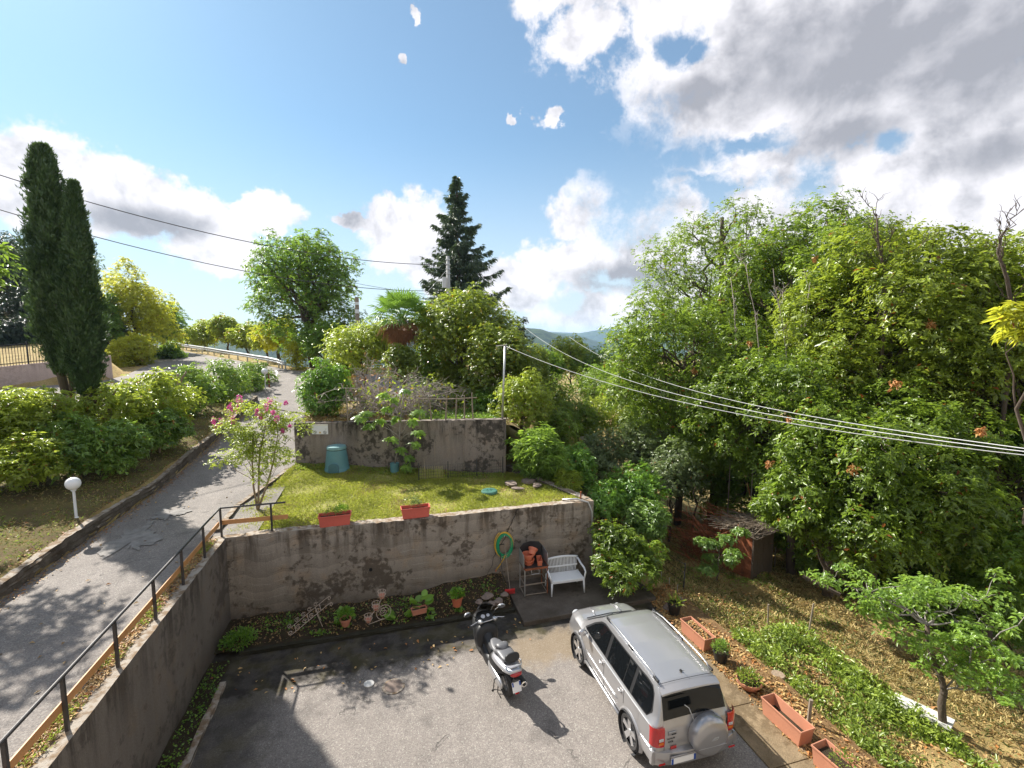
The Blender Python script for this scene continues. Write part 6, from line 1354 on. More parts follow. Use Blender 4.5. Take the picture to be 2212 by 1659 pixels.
# grey-roofed shelter in the garden behind
ps_ = PB(985, 835, 25.5); S0 = Vector((ps_.x, ps_.y, float(H(ps_.x, ps_.y)))); t = thing('garden_shelter', 'low open wooden shelter with grey roof panels behind the bare bush', 'shelter', S0, -.25)
for sx in (-1, 1):
    for sy in (-1, 1): b = MB(); b.bar((sx*1.5, sy*.9, 0), (sx*1.5, sy*.9, 1.55+.2*sy), .09, .09); b.build('post', M['wood_old'], t)
for k in range(5): b = MB(); b.box((-1.4+.7*k, 0, 1.66), (.69, 2.2, .03), rot=Matrix.Rotation(.2, 3, 'X')); b.build('roof_panel', M['greyroof'], t)
b = MB(); b.box((0, .85, .6), (3.0, .05, 1.1)); b.build('back_wall', M['bark'], t); 
for z in (.35, .75): b = MB(); b.bar((-1.5, -.93, z), (1.5, -.93, z), .03, .12); b.build('rail', M['wood_old'], t)
# manhole, drain
pm = W(850, 1483, 0); t = thing('manhole', 'oval iron manhole cover in the parking asphalt', 'manhole cover', (pm.x, pm.y, 0)); b = MB(); b.lathe([(.24, .0), (.24, .012), (.20, .014)], n=28); b.build('ring', M['kerb'], t); b = MB(); b.lathe([(.19, .012), (.19, .016)], n=28); b.build('cover', M['stone'], t)
pm = W(797, 1478, 0); b = MB(); b.lathe([(.105, 0), (.11, .02), (.08, .03), (.02, .032)], n=20); tp_ = thing('floor_drain', 'small round whitish drain cap left of the manhole', 'drain', (pm.x, pm.y, 0)); b.build('cap', M['board'], tp_, auto=40)
# rusty shed and brush pile
Ps = Vector((14.6, 16.6, float(H(14.6, 16.6)))); ps_ = PB(1606, 1205, 17.3); Ps = Vector((ps_.x, ps_.y, float(H(ps_.x, ps_.y))))
t = thing('rusty_shed', 'small rusty sheet-metal shed among the trees, roof covered in twigs', 'shed', Ps, .3); t.scale = (.66, .66, .80)
hh = max(1.5, PB(1630, 1105, 17.3).z-Ps.z)
for k in range(4): b = MB(); b.box((-.95, -.85+.45*k, hh/2-.1), (.03, .44, hh-.2)); b.build('panel', M['rust'], t)
for k in range(4): b = MB(); b.box((-.72+.48*k, -1.06, hh/2-.1), (.47, .03, hh-.2)); b.build('panel', M['bark'], t, label='panel coloured dark for the shaded open front')  # open front of the shed: its inner shade put into the bark-dark panels
b = MB(); b.box((-.97, -1.08, hh/2), (.09, .09, hh)); b.build('corner_post', M['bark'], t)
for k in range(4): b = MB(); b.box((-.8+.53*k, -.2, hh-.02+.0*k), (.56, 2.2, .03), rot=Matrix.Rotation(.10, 3, 'X')); b.build('roof_sheet', M['bark'], t)
b = MB(); b.box((.95, -.2, hh/2-.1), (.03, 1.7, hh-.2)); b.box((0, .65, hh/2-.1), (1.9, .03, hh-.2)); b.build('rear_wall', M['rust'], t)
def sticks(name, label, c, R, n, m, seed, ln=(.6, 1.6), cat='brushwood', dirb=None, zof=None):
    rn = random.Random(seed); b = MB(); c = Vector(c)
    for i in range(n):
        p = c+Vector((rn.gauss(0, .45)*R[0], rn.gauss(0, .45)*R[1], abs(rn.gauss(0, .45))*R[2])); d = Vector((rn.uniform(-1, 1), rn.uniform(-1, 1), rn.uniform(-.35, .35)))+(Vector(dirb)*1.2 if dirb else Vector()); d.normalize(); l = rn.uniform(*ln)
        b.tube([p-d*l/2, p+Vector((rn.uniform(-.05, .05), rn.uniform(-.05, .05), rn.uniform(-.03, .06))), p+d*l/2], [.012, .009, .003], 4, False)
    return tag(b.build(name, M[m], smooth=True), label, cat)
p = PB(1545, 1140, 17.6); z = float(H(p.x, p.y)); o = sticks('brush_pile', 'heap of reddish brushwood left of the rusty shed', (p.x, p.y, z+.15), (1.4, 1.0, 1.5), 420, 'rust', 4, dirb=(.7, -.3, -.5)); 
p = Ps+Vector((0, 0, hh*.8+.05)); sticks('brush_pile', 'layer of twigs lying on the roof of the rusty shed', p, (.9, .8, .15), 260, 'wood_old', 5, (.5, 1.2), dirb=(1, -.1, 0))
b = MB(); a_ = PB(1735, 1245, 15.4); c_ = PB(1815, 1285, 14.8); tag((b.bar(a_, c_, .09, .09), b)[1].build('fallen_beam', M['bark']), 'old wooden beam lying in shade right of the rusty shed', 'beam')
# white board, stump, stakes
pw_ = W(1985, 1520, -.5); q = Vector((10.95, 6.75, float(H(10.95, 6.75))+.06)); b = MB(); b.box((0, 0, 0), (.55, 1.0, .05)); o = b.build('white_board', M['board'], bevel=.004); o.location = q; o.rotation_euler = (.0, .19, .42); tag(o, 'weathered white board lying in the grass at the foot of the small tree', 'board')
def stake(label, px, py, z, h_, lean, rr_=.022): 
    p = W(px, py, z); p.z = float(H(p.x, p.y)); b = MB(); b.tube([p-Vector((0, 0, .05)), p+Vector((lean, 0, h_))], rr_, 7); tag(b.build('wooden_stake', M['wood_old']), label, 'stake', 'stakes in the sloping garden')
stake('thin leaning stake in the sunny leaf litter, middle of the slope', 1745, 1372, -.3, .95, .12); stake('short upright stake near the middle of the slope', 1659, 1345, -.3, .6, -.02); stake('short thick peg behind the empty trough', 1745, 1572, -.1, .55, .03, .035)
pst = W(1680, 1468, -.1); b = MB(); b.lathe([(.17, -.1), (.14, .1), (.135, .12)], (0, 0, 0), 14); o = b.build('tree_stump', M['bark_tan'], auto=40); o.location = (pst.x, pst.y, float(H(pst.x, pst.y))); tag(o, 'low sawn tree stump behind the terracotta bowl', 'stump')
# sagging wire fence down the slope
Wf = [W(x, y, z) for x, y, z in [(1388, 1205, -.2), (1470, 1300, -.1), (1540, 1390, -.1)]]
fp = [(7.9, 12.6), (9.3, 12.3), (10.6, 11.6), (12.0, 10.6)]
fp = [(8.3+.0, 15.6), (8.45, 14.3), (8.55, 13.0), (8.6, 11.8)]
F0 = Vector((fp[0][0], fp[0][1], float(H(*fp[0])))); t = thing('wire_fence', 'sagging dark wire fence on thin iron posts beyond the slab', 'fence', F0); P_ = []
for x, y in fp:
    p = Vector((x, y, float(H(x, y)))); P_.append(p); b = MB(); b.bar(p, p+Vector((.03, .0, .85)), .03, .03); b.build('post', M['iron'], t, off=F0)
for z in (.25, .55, .82): b = MB(); [b.tube(sag(P_[i]+Vector((.03, 0, z)), P_[i+1]+Vector((.03, 0, z)), .04, 6), .007, 4, False) for i in range(3)]; b.build('wire', M['iron'], t, off=F0)
for i in range(8):
    p = Vector((8.25+.0*i, 11.6+.42*i, 0)); p.z = float(H(p.x, p.y)); b = MB(); b.bar(p, p+Vector((.01, .02, .26)), .02, .03)
    tag(b.build('edging_peg', M['steel_lt']), ['pale peg nearest the slab in the row of pegs', 'second pale peg from the slab', 'third pale peg from the slab', 'fourth pale peg from the slab', 'fourth pale peg from the far end of the row', 'third pale peg from the far end of the row', 'second pale peg from the far end of the row', 'pale peg at the far end of the row'][i], 'peg', 'row of small pale pegs')
# weedy bush of red twigs near garden
# ------------------------------------------------------------------ vehicles
M['silver'] = mat('silver_car_paint', (.36, .355, .36), .28, .55, .8)
M['silver_sc'] = mat('silver_scooter_paint', (.50, .50, .53), .25, .5, .8)
M['tyre'] = simple('tyre_rubber', (.035, .033, .032), .85, .25, 12)
M['alloy'] = mat('alloy_rim', (.62, .62, .63), .3, .8)
M['dark'+'_trim'] = simple('black_trim', (.016, .016, .017), .5, .1, 6)
M['redlamp'] = mat('red_lamp', (.42, .006, .008), .15, 0, .8)
M['clearlamp'] = mat('clear_lamp', (.65, .66, .68), .08, .3, .8)
M['orange_l'] = mat('orange_lamp', (.6, .14, .01), .2, 0, .6)
M['plate'] = simple('white_plate', (.78, .78, .78), .35, .02, 3, bump=0)
M['blue'] = mat('plate_blue', (.01, .06, .32), .4)
M['chrome'] = mat('chrome', (.75, .75, .76), .12, 1.0)
M['seat'] = simple('grey_vinyl', (.11, .11, .115), .42, .15, 6)
M['smoke'] = mat('smoked_screen', (.04, .035, .03), .06, 0, .5, trans=.6)
M['dial'] = mat('dial_face', (.55, .58, .65), .3)
M['interior'] = simple('car_interior', (.03, .03, .032), .8, .2, 4)

CAR = Vector((5.02, 7.16, 0))
car = thing('parked_car', 'silver off-road estate car parked beside the troughs, spare wheel cover on its tailgate', 'car', CAR, .0); car.scale = (.935, .955, .93)
ST = np.array([ # y, z0, w1, zb, wb, zt, wt
 (-.80, .42, .780, .98, .765, 1.00, .68), (-.785, .40, .81, 1.00, .79, 1.04, .67), (-.74, .38, .845, 1.03, .82, 1.18, .655), (-.68, .36, .865, 1.05, .845, 1.36, .64), (-.62, .35, .87, 1.055, .85, 1.50, .625), (-.54, .34, .875, 1.06, .855, 1.60, .615), (-.42, .33, .88, 1.06, .86, 1.645, .61), (0, .32, .885, 1.055, .865, 1.675, .615),
 (.6, .32, .88, 1.045, .865, 1.69, .62), (1.2, .32, .88, 1.03, .86, 1.685, .62), (1.55, .32, .88, 1.02, .86, 1.655, .615), (1.78, .32, .88, 1.015, .86, 1.59, .62), (2.0, .32, .88, 1.01, .86, 1.44, .64), (2.25, .32, .885, 1.0, .86, 1.25, .67), (2.46, .32, .885, .99, .86, 1.09, .70), (2.58, .32, .885, .985, .855, 1.045, .71),
 (2.85, .33, .88, .96, .84, 1.02, .69), (3.08, .35, .86, .92, .80, .97, .65), (3.22, .38, .80, .86, .73, .90, .60), (3.30, .42, .72, .78, .66, .82, .54), (3.34, .46, .64, .70, .58, .73, .46)])
def stv(y): return [np.interp(y, ST[:, 0], ST[:, i]) for i in range(1, 7)]
def sect(y):
    z0, w1, zb, wb, zt, wt = stv(y)
    P = [(0, z0), (w1*.5, z0), (w1-.09, z0), (w1-.02, z0+.05), (w1, z0+(zb-z0)*.32), (w1, z0+(zb-z0)*.65), (wb+.004, zb-.03), (wb-.028, zb)]
    A = np.array((wb-.028, zb)); T = np.array((wt, zt))
    P += [tuple(A+(T-A)*.5), tuple(A+(T-A)*.88), (wt+(wb-.028-wt)*.03-.012, zt-(zt-zb)*.03), (wt-.075, zt+.003), (wt*.55, zt+.016), (0, zt+.02)]
    return P
def side_x(y, z):
    P = sect(y); zs = [p[1] for p in P[3:11]]; xs = [p[0] for p in P[3:11]]
    return float(np.interp(z, zs, xs))
def catmull(ts, V, n):
    out = []
    for i in range(len(V)-1):
        p0 = V[max(i-1, 0)]; p1 = V[i]; p2 = V[i+1]; p3 = V[min(i+2, len(V)-1)]
        for k in range(n):
            u = k/n; out.append(.5*((2*p1)+(-p0+p2)*u+(2*p0-5*p1+4*p2-p3)*u*u+(-p0+3*p1-3*p2+p3)*u**3))
    out.append(V[-1]); return out
ysd = sorted(set(list(ST[:, 0])+list(np.linspace(-.8, 3.34, 52))))
V = []; m_ = None; F = []
for y in ysd:
    P = sect(y); ring = [(x, z) for x, z in P]+[(-x, z) for x, z in P[-2:0:-1]]; m_ = len(ring); V += [(x, y, z) for x, z in ring]
n_ = len(ysd)
for i in range(n_-1):
    for j in range(m_): a = i*m_+j; b_ = i*m_+(j+1) % m_; F.append((a, b_, b_+m_, a+m_))
F.append(tuple(range(m_))); F.append(tuple((n_-1)*m_+k for k in range(m_))[::-1])
b = MB(); b.add(V, F); body = b.build('body', M['silver'], car)
bm = bmesh.new(); bm.from_mesh(body.data); bmesh.ops.recalc_face_normals(bm, faces=bm.faces); bm.to_mesh(body.data); bm.free()
tmp = []
for yy in (0, 2.49):
    for sx in (-1, 1):
        q = MB(); q.lathe([(.375, sx*.60), (.375, sx*1.2)] if sx > 0 else [(.375, -1.2), (.375, -.60)], (0, yy, .345), 36, 'X'); c = q.build('cutter', None, car)
        bm = bmesh.new(); bm.from_mesh(c.data); bmesh.ops.recalc_face_normals(bm, faces=bm.faces); bm.to_mesh(c.data); bm.free(); tmp.append(c)
        md = body.modifiers.new('cut', 'BOOLEAN'); md.object = c; md.operation = 'DIFFERENCE'; md.solver = 'EXACT'
bpy.context.view_layer.update()
dg = bpy.context.evaluated_depsgraph_get(); me = bpy.data.meshes.new_from_object(body.evaluated_get(dg)); body.modifiers.clear(); body.data = me
for c in tmp: bpy.data.objects.remove(c)
me.materials.clear(); me.materials.append(M['silver']); me.polygons.foreach_set('use_smooth', [True]*len(me.polygons)); me.polygons.foreach_set('material_index', [0]*len(me.polygons)); me.set_sharp_from_angle(angle=math.radians(32))
def spanel(name, ys, lo, hi, m, off=.008, n=10, nz=4, label=None, sides=(-1, 1), parent=car):
    for sx in sides:
        b = MB(); Y_ = np.linspace(ys[0], ys[1], n+1)
        for y in Y_:
            a = lo(y); c = hi(y)
            for k in range(nz+1): z = a+(c-a)*k/nz; b.v.append((sx*(side_x(y, z)+off), y, z))
        for i in range(n):
            for k in range(nz): p = i*(nz+1)+k; b.f.append((p, p+nz+1, p+nz+2, p+1) if sx < 0 else (p, p+1, p+nz+2, p+nz+1))
        b.build(name, m, parent, smooth=True, label=label)
def itp(pts): return lambda y: float(np.interp(y, [p[0] for p in pts], [p[1] for p in pts]))
GL = M['glass']
spanel('side_window_surround', (-.56, 2.30), itp([(-.56, 1.20), (-.50, 1.085), (-.4, 1.075), (2.28, 1.045), (2.30, 1.06)]), itp([(-.56, 1.24), (-.50, 1.44), (-.40, 1.575), (-.2, 1.60), (1.55, 1.585), (1.72, 1.53), (2.0, 1.34), (2.30, 1.07)]), M['dark_trim'], .004, 30)
spanel('side_window', (1.22, 2.22), itp([(1.22, 1.075), (2.22, 1.065)]), itp([(1.22, 1.565), (1.55, 1.555), (1.70, 1.50), (1.95, 1.335), (2.22, 1.085)]), GL, .011, 14)
spanel('side_window', (.42, 1.10), itp([(0, 1.085), (1.1, 1.078)]), itp([(0, 1.575), (1.1, 1.57)]), GL, .011, 6)
spanel('side_window', (.16, .39), itp([(0, 1.085), (1.1, 1.078)]), itp([(0, 1.575), (1.1, 1.57)]), GL, .011, 4)
spanel('side_window', (-.52, .06), itp([(-.52, 1.20), (-.47, 1.105), (0, 1.09)]), itp([(-.52, 1.25), (-.47, 1.43), (-.38, 1.555), (-.2, 1.575), (.1, 1.58)]), GL, .011, 10)
# windscreen and rear window
def tpanel(name, y0, y1, k, m, dz, dy, n=10, inset=.04):
    b = MB(); X_ = np.linspace(-1, 1, 13)
    for y in np.linspace(y0, y1, n+1):
        z0, w1, zb, wb, zt, wt = stv(y)
        for x in X_: xx = x*(wt-inset); b.v.append((xx, y+dy, zt+.02-.018*abs(x)**2.2+dz))
    for i in range(n):
        for j in range(12): p = i*13+j; b.f.append((p, p+1, p+14, p+13))
    b.build(name, m, car, smooth=True)
tpanel('windscreen', 1.80, 2.50, 0, GL, .010, .008, inset=.05)
tpanel('rear_window', -.745, -.585, 0, GL, .004, -.012, inset=.0, n=8)
# roof spoiler lip, tailgate lines
b = MB(); pts = []
b.v = []; 
for x in np.linspace(-.62, .62, 15): z = 1.655-.03*(abs(x)/.62)**3; b.v += [(x, -.50, z), (x, -.63, z-.055), (x, -.64, z-.085), (x, -.55, z-.08)]
for i in range(14):
    for k in range(4): b.f.append((i*4+k, i*4+(k+1) % 4, i*4+4+(k+1) % 4, i*4+4+k))
b.f += [(0, 3, 2, 1), (56, 57, 58, 59)]; b.build('spoiler', M['silver'], car, smooth=False, bevel=.008)
b = MB()
def ln(pts, r=.0045): b.tube(pts, r, 4, False)
for sx in (-1, 1):
    for yy, bot in ((2.30, .50), (1.15, .40), (.28, .72)):
        ln([(sx*(side_x(yy, z)+.001), yy-(.0 if z > .75 else 0), z) for z in np.linspace(bot, 1.04, 8)])
    ln([(sx*(side_x(.28-.28*(1-math.cos(t)), .40+.32*math.sin(t)+.0)+.001), .33+.0*t, .4) for t in (0, .01)])
    ln([(sx*(side_x(y, .395)+.001), y, .395) for y in np.linspace(.45, 2.25, 10)])
ln([(-.60, -.475, 1.662), (-.3, -.475, 1.675), (0, -.475, 1.678), (.3, -.475, 1.675), (.60, -.475, 1.662)])
ln([(-.66, -.803, .50), (-.66, -.803, .97), (-.665, -.79, 1.02)]); ln([(.66, -.803, .50), (.66, -.803, .97)])
ln([(-.66, -.804, .50), (.66, -.804, .50)]); ln([(-.62, 2.60, 1.062), (0, 2.63, 1.072), (.62, 2.60, 1.062)], .008)
b.build('panel_gap', M['dark_trim'], car, kind='stuff')
# side mouldings, sills
for sx in (-1, 1):
    b = MB(); b.tube([(sx*(side_x(y, .62)+.004), y, .62+.03*(y > 2.0)) for y in np.linspace(.52, 2.05, 12)], [.006]+[.016]*10+[.006], 6); b.build('side_moulding', M['silver'], car, smooth=True)
    b = MB(); b.tube([(sx*.88, y, .335) for y in np.linspace(.42, 2.08, 6)], .032, 8); b.build('sill', M['silver'], car, smooth=True)
    for yy in (0, 2.49):
        b = MB(); b.v = []; N = 26
        for i in range(N+1):
            a = math.radians(-12+204*i/N); r0 = .372; r1 = .43; zc = .345
            xo = side_x(min(max(yy+r1*math.cos(a), -.79), 3.2), max(.36, zc+r1*math.sin(a)))
            b.v += [(sx*(.86), yy+r0*math.cos(a), zc+r0*math.sin(a)), (sx*.915, yy+(r0+.006)*math.cos(a), zc+(r0+.006)*math.sin(a)), (sx*.912, yy+(r0+.032)*math.cos(a), zc+(r0+.032)*math.sin(a)), (sx*(xo-.003), yy+r1*math.cos(a), zc+r1*math.sin(a))]
        for i in range(N):
            for k in range(3): f = (i*4+k, i*4+k+1, i*4+5+k, i*4+4+k); b.f.append(f if sx > 0 else f[::-1])
        b.build('wheel_arch', M['silver'], car, smooth=True)
        b = MB(); b.lathe([(.372, -.03), (.372, .24)], (sx*.70-(.0 if sx > 0 else .21), yy, .345), 24, 'X', cap=False); b.build('arch_liner', M['interior'], car)
def wheel(parent, c, R, Wd, side, name='wheel', rim=.238):
    g = MB(); x0 = -Wd/2; x1 = Wd/2
    g.lathe([(rim, x0+.01), (R-.05, x0), (R-.012, x0+.02), (R, x0+.05), (R, x1-.05), (R-.012, x1-.02), (R-.05, x1), (rim, x1-.01)], (0, 0, 0), 36, 'X', cap=False)
    o = g.build('tyre', M['tyre'], parent, auto=35); o.location = c
    for k in range(0): pass
    q = MB(); q.lathe([(rim, -.07), (rim+.008, .075), (rim-.012, .085), (rim-.022, .06), (rim-.03, -.06)], (0, 0, 0), 36, 'X', cap=False)
    S = side*(Wd/2-.045)
    for k in range(5):
        a = 2*PI*k/5+.3; ca, sa = math.cos(a), math.sin(a); t_ = (-sa, ca)
        def pt(r_, w_, x_): return (x_, r_*ca+w_*t_[0], r_*sa+w_*t_[1])
        q.add([pt(.03, -.045, S+side*.022), pt(.03, .045, S+side*.022), pt(rim-.006, .056, S+side*.040), pt(rim-.006, -.056, S+side*.040), pt(.03, -.045, S-side*.02), pt(.03, .045, S-side*.02), pt(rim-.006, .04, S), pt(rim-.006, -.04, S)], [(0, 1, 2, 3), (0, 4, 5, 1), (1, 5, 6, 2), (3, 2, 6, 7), (0, 3, 7, 4)])
    q.lathe([(.055, 0), (.05, side*.035), (.02, side*.04)], (S, 0, 0), 16, 'X')
    r_ = q.build('rim', M['alloy'], o); 
    d = MB(); d.lathe([(rim-.02, 0), (rim-.02, side*.02)], (S-side*.07, 0, 0), 24, 'X'); d.build('recess_disc', M['interior'], o)  # dark disc behind the spokes: shade of the recess put into its colour
    return o
for yy in (0, 2.49):
    for sx in (-1, 1): wheel(car, (sx*.795, yy, .345), .345, .225, sx)
b = MB(); b.box((0, 1.2, .36), (1.3, 3.9, .12)); b.build('underbody', M['interior'], car)
# bumpers
b = MB(); secs = []
def arcx(x, y0, d): return y0+d*(abs(x)/.88)**3.2
b.v = []; XS = np.linspace(-.89, .89, 21)
for x in XS:
    y = arcx(x, -.90, .13); b.v += [(x, y+.02, .36), (x, y-.005, .42), (x, y-.01, .56), (x, y+.005, .62), (x, y+.10, .645), (x, -.70, .645), (x, -.70, .36)]
for i in range(20):
    for k in range(7): b.f.append((i*7+k, i*7+(k+1) % 7, i*7+7+(k+1) % 7, i*7+7+k))
b.f += [tuple(range(7))[::-1], tuple(140+k for k in range(7))]; b.build('rear_bumper', M['silver'], car, bevel=.012, auto=30)
for sx in (-1, 1):
    b = MB(); b.v = []; ys_ = np.linspace(-.80, -.36, 8)
    for y in ys_: x = sx*(.89+.012); b.v += [(x*.985, y, .40), (x, y, .44), (x, y, .58), (x*.985, y, .645), (sx*.84, y, .645), (sx*.84, y, .40)]
    for i in range(7):
        for k in range(6): b.f.append((i*6+k, i*6+(k+1) % 6, i*6+6+(k+1) % 6, i*6+6+k))
    b.f += [tuple(range(6)), tuple(42+k for k in range(6))]; b.build('bumper_corner', M['silver'], car, bevel=.008, auto=30)
b = MB(); b.v = []
for x in np.linspace(-.80, .80, 17): y = 3.44-.16*(abs(x)/.8)**2.6; b.v += [(x, y-.02, .34), (x, y+.01, .42), (x, y, .58), (x, y-.06, .66), (x, 3.1, .66), (x, 3.1, .34)]
for i in range(16):
    for k in range(6): b.f.append((i*6+k, i*6+6+k, i*6+6+(k+1) % 6, i*6+(k+1) % 6))
b.f += [tuple(range(6)), tuple(96+k for k in range(6))[::-1]]; b.build('front_bumper', M['silver'], car, bevel=.012, auto=30)
for sx in (-1, 1):
    b = MB(); b.v = []  # tail lamps wrap round the corner
    for y, x in ((-.81, .665), (-.812, .73), (-.80, .80), (-.76, .862), (-.70, .885), (-.66, .888)):
        b.v += [(sx*x, y-.006, .72), (sx*x, y-.014, .78), (sx*x, y-.014, 1.03), (sx*x, y-.004+.012, 1.085)]
    for i in range(5):
        for k in range(3): f = (i*4+k, i*4+k+1, i*4+5+k, i*4+4+k); b.f.append(f if sx < 0 else f[::-1])
    tl = b.build('tail_light', M['redlamp'], car, smooth=True)
    b = MB(); b.box((sx*.735, -.829, .87), (.09, .006, .055)); b.build('reversing_lamp', M['clearlamp'], tl, bevel=.006)
    b = MB(); b.box((sx*.735, -.829, .80), (.10, .006, .05)); b.build('indicator_lens', M['orange_l'], tl, bevel=.006)
    b = MB(); b.lathe([(.0, 0), (.09, .01), (.10, .03), (.10, .06)], (sx*.60, 3.28, .74), 16, 'Y'); o = b.build('headlight', M['clearlamp'], car, smooth=True); 
    # roof rails
    b = MB(); rp = [(sx*.575, -.40, 1.655), (sx*.585, -.30, 1.735), (sx*.60, 0, 1.745), (sx*.60, .8, 1.755), (sx*.60, 1.2, 1.745), (sx*.585, 1.5, 1.70), (sx*.575, 1.6, 1.655)]; b.tube(rp, .016, 8); rl_ = b.build('roof_rail', M['silver'], car, smooth=True)
    for y in (-.38, .55, 1.52): b = MB(); b.box((sx*.59, y, 1.695), (.035, .16, .055)); b.build('rail_foot', M['dark_trim'], rl_, bevel=.01)
    # mirrors
    b = MB(); b.lathe([(.0, -.05), (.06, -.045), (.085, -.01), (.085, .02), (.06, .05), (0, .055)], (0, 0, 0), 16, 'Y'); o = b.build('door_mirror', M['silver'], car, smooth=True); o.location = (sx*1.0, 2.02, 1.12); o.scale = (1.25, 1, .95)
    b = MB(); b.lathe([(.0, 0), (.07, .002), (.07, .01)], (0, 0, 0), 16, 'Y'); q = b.build('mirror_glass', M['chrome'], o); q.location = (0, -.052, 0)
    b = MB(); b.bar((sx*.87, 2.05, 1.07), (sx*.95, 2.03, 1.10), .05, .04); b.build('mirror_arm', M['dark_trim'], car)
    for y in (1.27, .42):
        b = MB(); b.tube([(sx*(side_x(y, .90)+.0), y-.07, .90), (sx*(side_x(y, .90)+.032), y-.045, .90), (sx*(side_x(y, .90)+.032), y+.045, .90), (sx*(side_x(y, .90)), y+.07, .90)], .014, 7); b.build('door_handle', M['silver'], car, smooth=True)
        b = MB(); b.lathe([(.05, 0), (.05, .002)], (0, 0, 0), 18, 'X'); o = b.build('handle_recess', M['alloy'], car); o.location = (sx*(side_x(y, .90)+.0005), y, .90)
b = MB()
for x in np.linspace(-.18, .18, 2): b.box((x, 3.345, .72), (.34, .02, .10))
b.build('grille', M['dark_trim'], car)
# fuel flap on left
spanel('fuel_flap', (-.27, -.08), lambda y: .80, lambda y: .97, M['silver'], .004, 3, 2, sides=(-1,))
# bonnet ribs
for sx in (-1, 1):
    b = MB(); b.tube([(sx*.36, 2.66, 1.062), (sx*.34, 2.9, 1.045), (sx*.30, 3.12, .985)], [.012, .02, .01], 6); b.build('bonnet_ridge', M['silver'], car, smooth=True)
    b = MB(); b.tube([(sx*.12+.2, 2.56, 1.085), (sx*.12-.25, 2.40, 1.165)], .008, 5); b.build('windscreen_wiper', M['dark_trim'], car)
b = MB(); b.tube([(0, -.30, 1.70), (0, -.40, 1.76)], [.008, .003], 6); b.lathe([(.03, 0), (.018, .02)], (0, -.30, 1.69), 10); b.build('aerial', M['dark_trim'], car)
b = MB(); b.tube([(-.05, -.80, 1.09), (-.12, -.735, 1.30), (-.2, -.715, 1.36)], .009, 5); b.lathe([(.025, 0), (.02, .03)], (-.04, -.81, 1.06), 10); b.build('rear_wiper', M['grey_pl'], car)
# spare wheel cover
b = MB(); b.lathe([(.10, .0), (.365, .0), (.38, -.02), (.375, -.15), (.345, -.195), (.29, -.215), (.15, -.222), (.0, -.224)], (.20, -.80, .84), 44, 'Y'); cv = b.build('spare_wheel_cover', M['silver'], car, auto=50)
b = MB(); b.tube([Vector((.20+x, -1.021, .70)) for x in np.linspace(-.29, .29, 9)], .004, 4); b.build('cover_crease', M['alloy'], cv)
b = MB()
for x0_, z0_, x1_, z1_ in [(-.07, -.02, .0, .03), (0, .03, .08, .03), (-.04, -.02, .05, -.01), (.05, -.01, .08, .03), (-.02, .0, .03, .02)]: b.tube([(.24+x0_, -1.026, .84+z0_), (.24+x1_, -1.026, .84+z1_)], .0045, 4)
b.build('cover_emblem', M['grey_pl'], cv)
b = MB(); b.box((.22, -.81, .80), (.3, .06, .3)); b.build('spare_wheel_bracket', M['dark_trim'], car)
# plate and badges
b = MB(); b.box((-.33, -.918, .50), (.50, .012, .11)); pl = b.build('number_plate', M['plate'], car)
for sx in (-1, 1): b = MB(); b.box((-.33+sx*.23, -.926, .50), (.038, .006, .108)); b.build('blue_band', M['blue'], pl)
b = MB(); b.box((-.33, -.912, .575), (.50, .02, .03)); b.build('plate_lamp', M['silver'], car, bevel=.005)
b = MB(); b.box((-.44, -.915, .62), (.0001, .0001, .0001)); 
b = MB(); b.box((-.47, -.812, .575+.09), (.12, .012, .055)); b.build('fog_reflector', M['redlamp'], car, bevel=.004)
for sx in (-1, 1): b = MB(); b.box((sx*.74, -.872, .44), (.13, .012, .03)); b.build('reflector', M['redlamp'], car)
b = MB(); b.box((-.50, -.812, .95), (.17, .02, .07)); h_ = b.build('tailgate_handle', M['silver'], car, bevel=.008); b = MB(); b.box((-.48, -.823, .94), (.09, .006, .022)); b.build('handle_slot', M['interior'], h_)
def text(name, s, p, size, m, parent, rot=(PI/2, 0, 0), shear=0):
    cu = bpy.data.curves.new(name, 'FONT'); cu.body = s; cu.size = size; cu.extrude = .0015; cu.shear = shear; cu.align_x = 'CENTER'
    o = bpy.data.objects.new('t', cu); COL.objects.link(o); bpy.context.view_layer.update()
    me = bpy.data.meshes.new_from_object(o.evaluated_get(bpy.context.evaluated_depsgraph_get())); bpy.data.objects.remove(o)
    q = link(name, me, m, parent); q.location = p; q.rotation_euler = rot; return q
text('lettering', '4X4', (-.53, -.8075, .76), .062, M['ink'], car)
text('lettering', 'north36', (-.53, -.8075, .83), .05, M['ink'], car, shear=.4)
# seats seen through the glass
for x in (-.36, .36):
    b = MB(); b.box((x, 1.1, .95), (.46, .12, .6)); b.build('seat_back', M['interior'], car, bevel=.03)

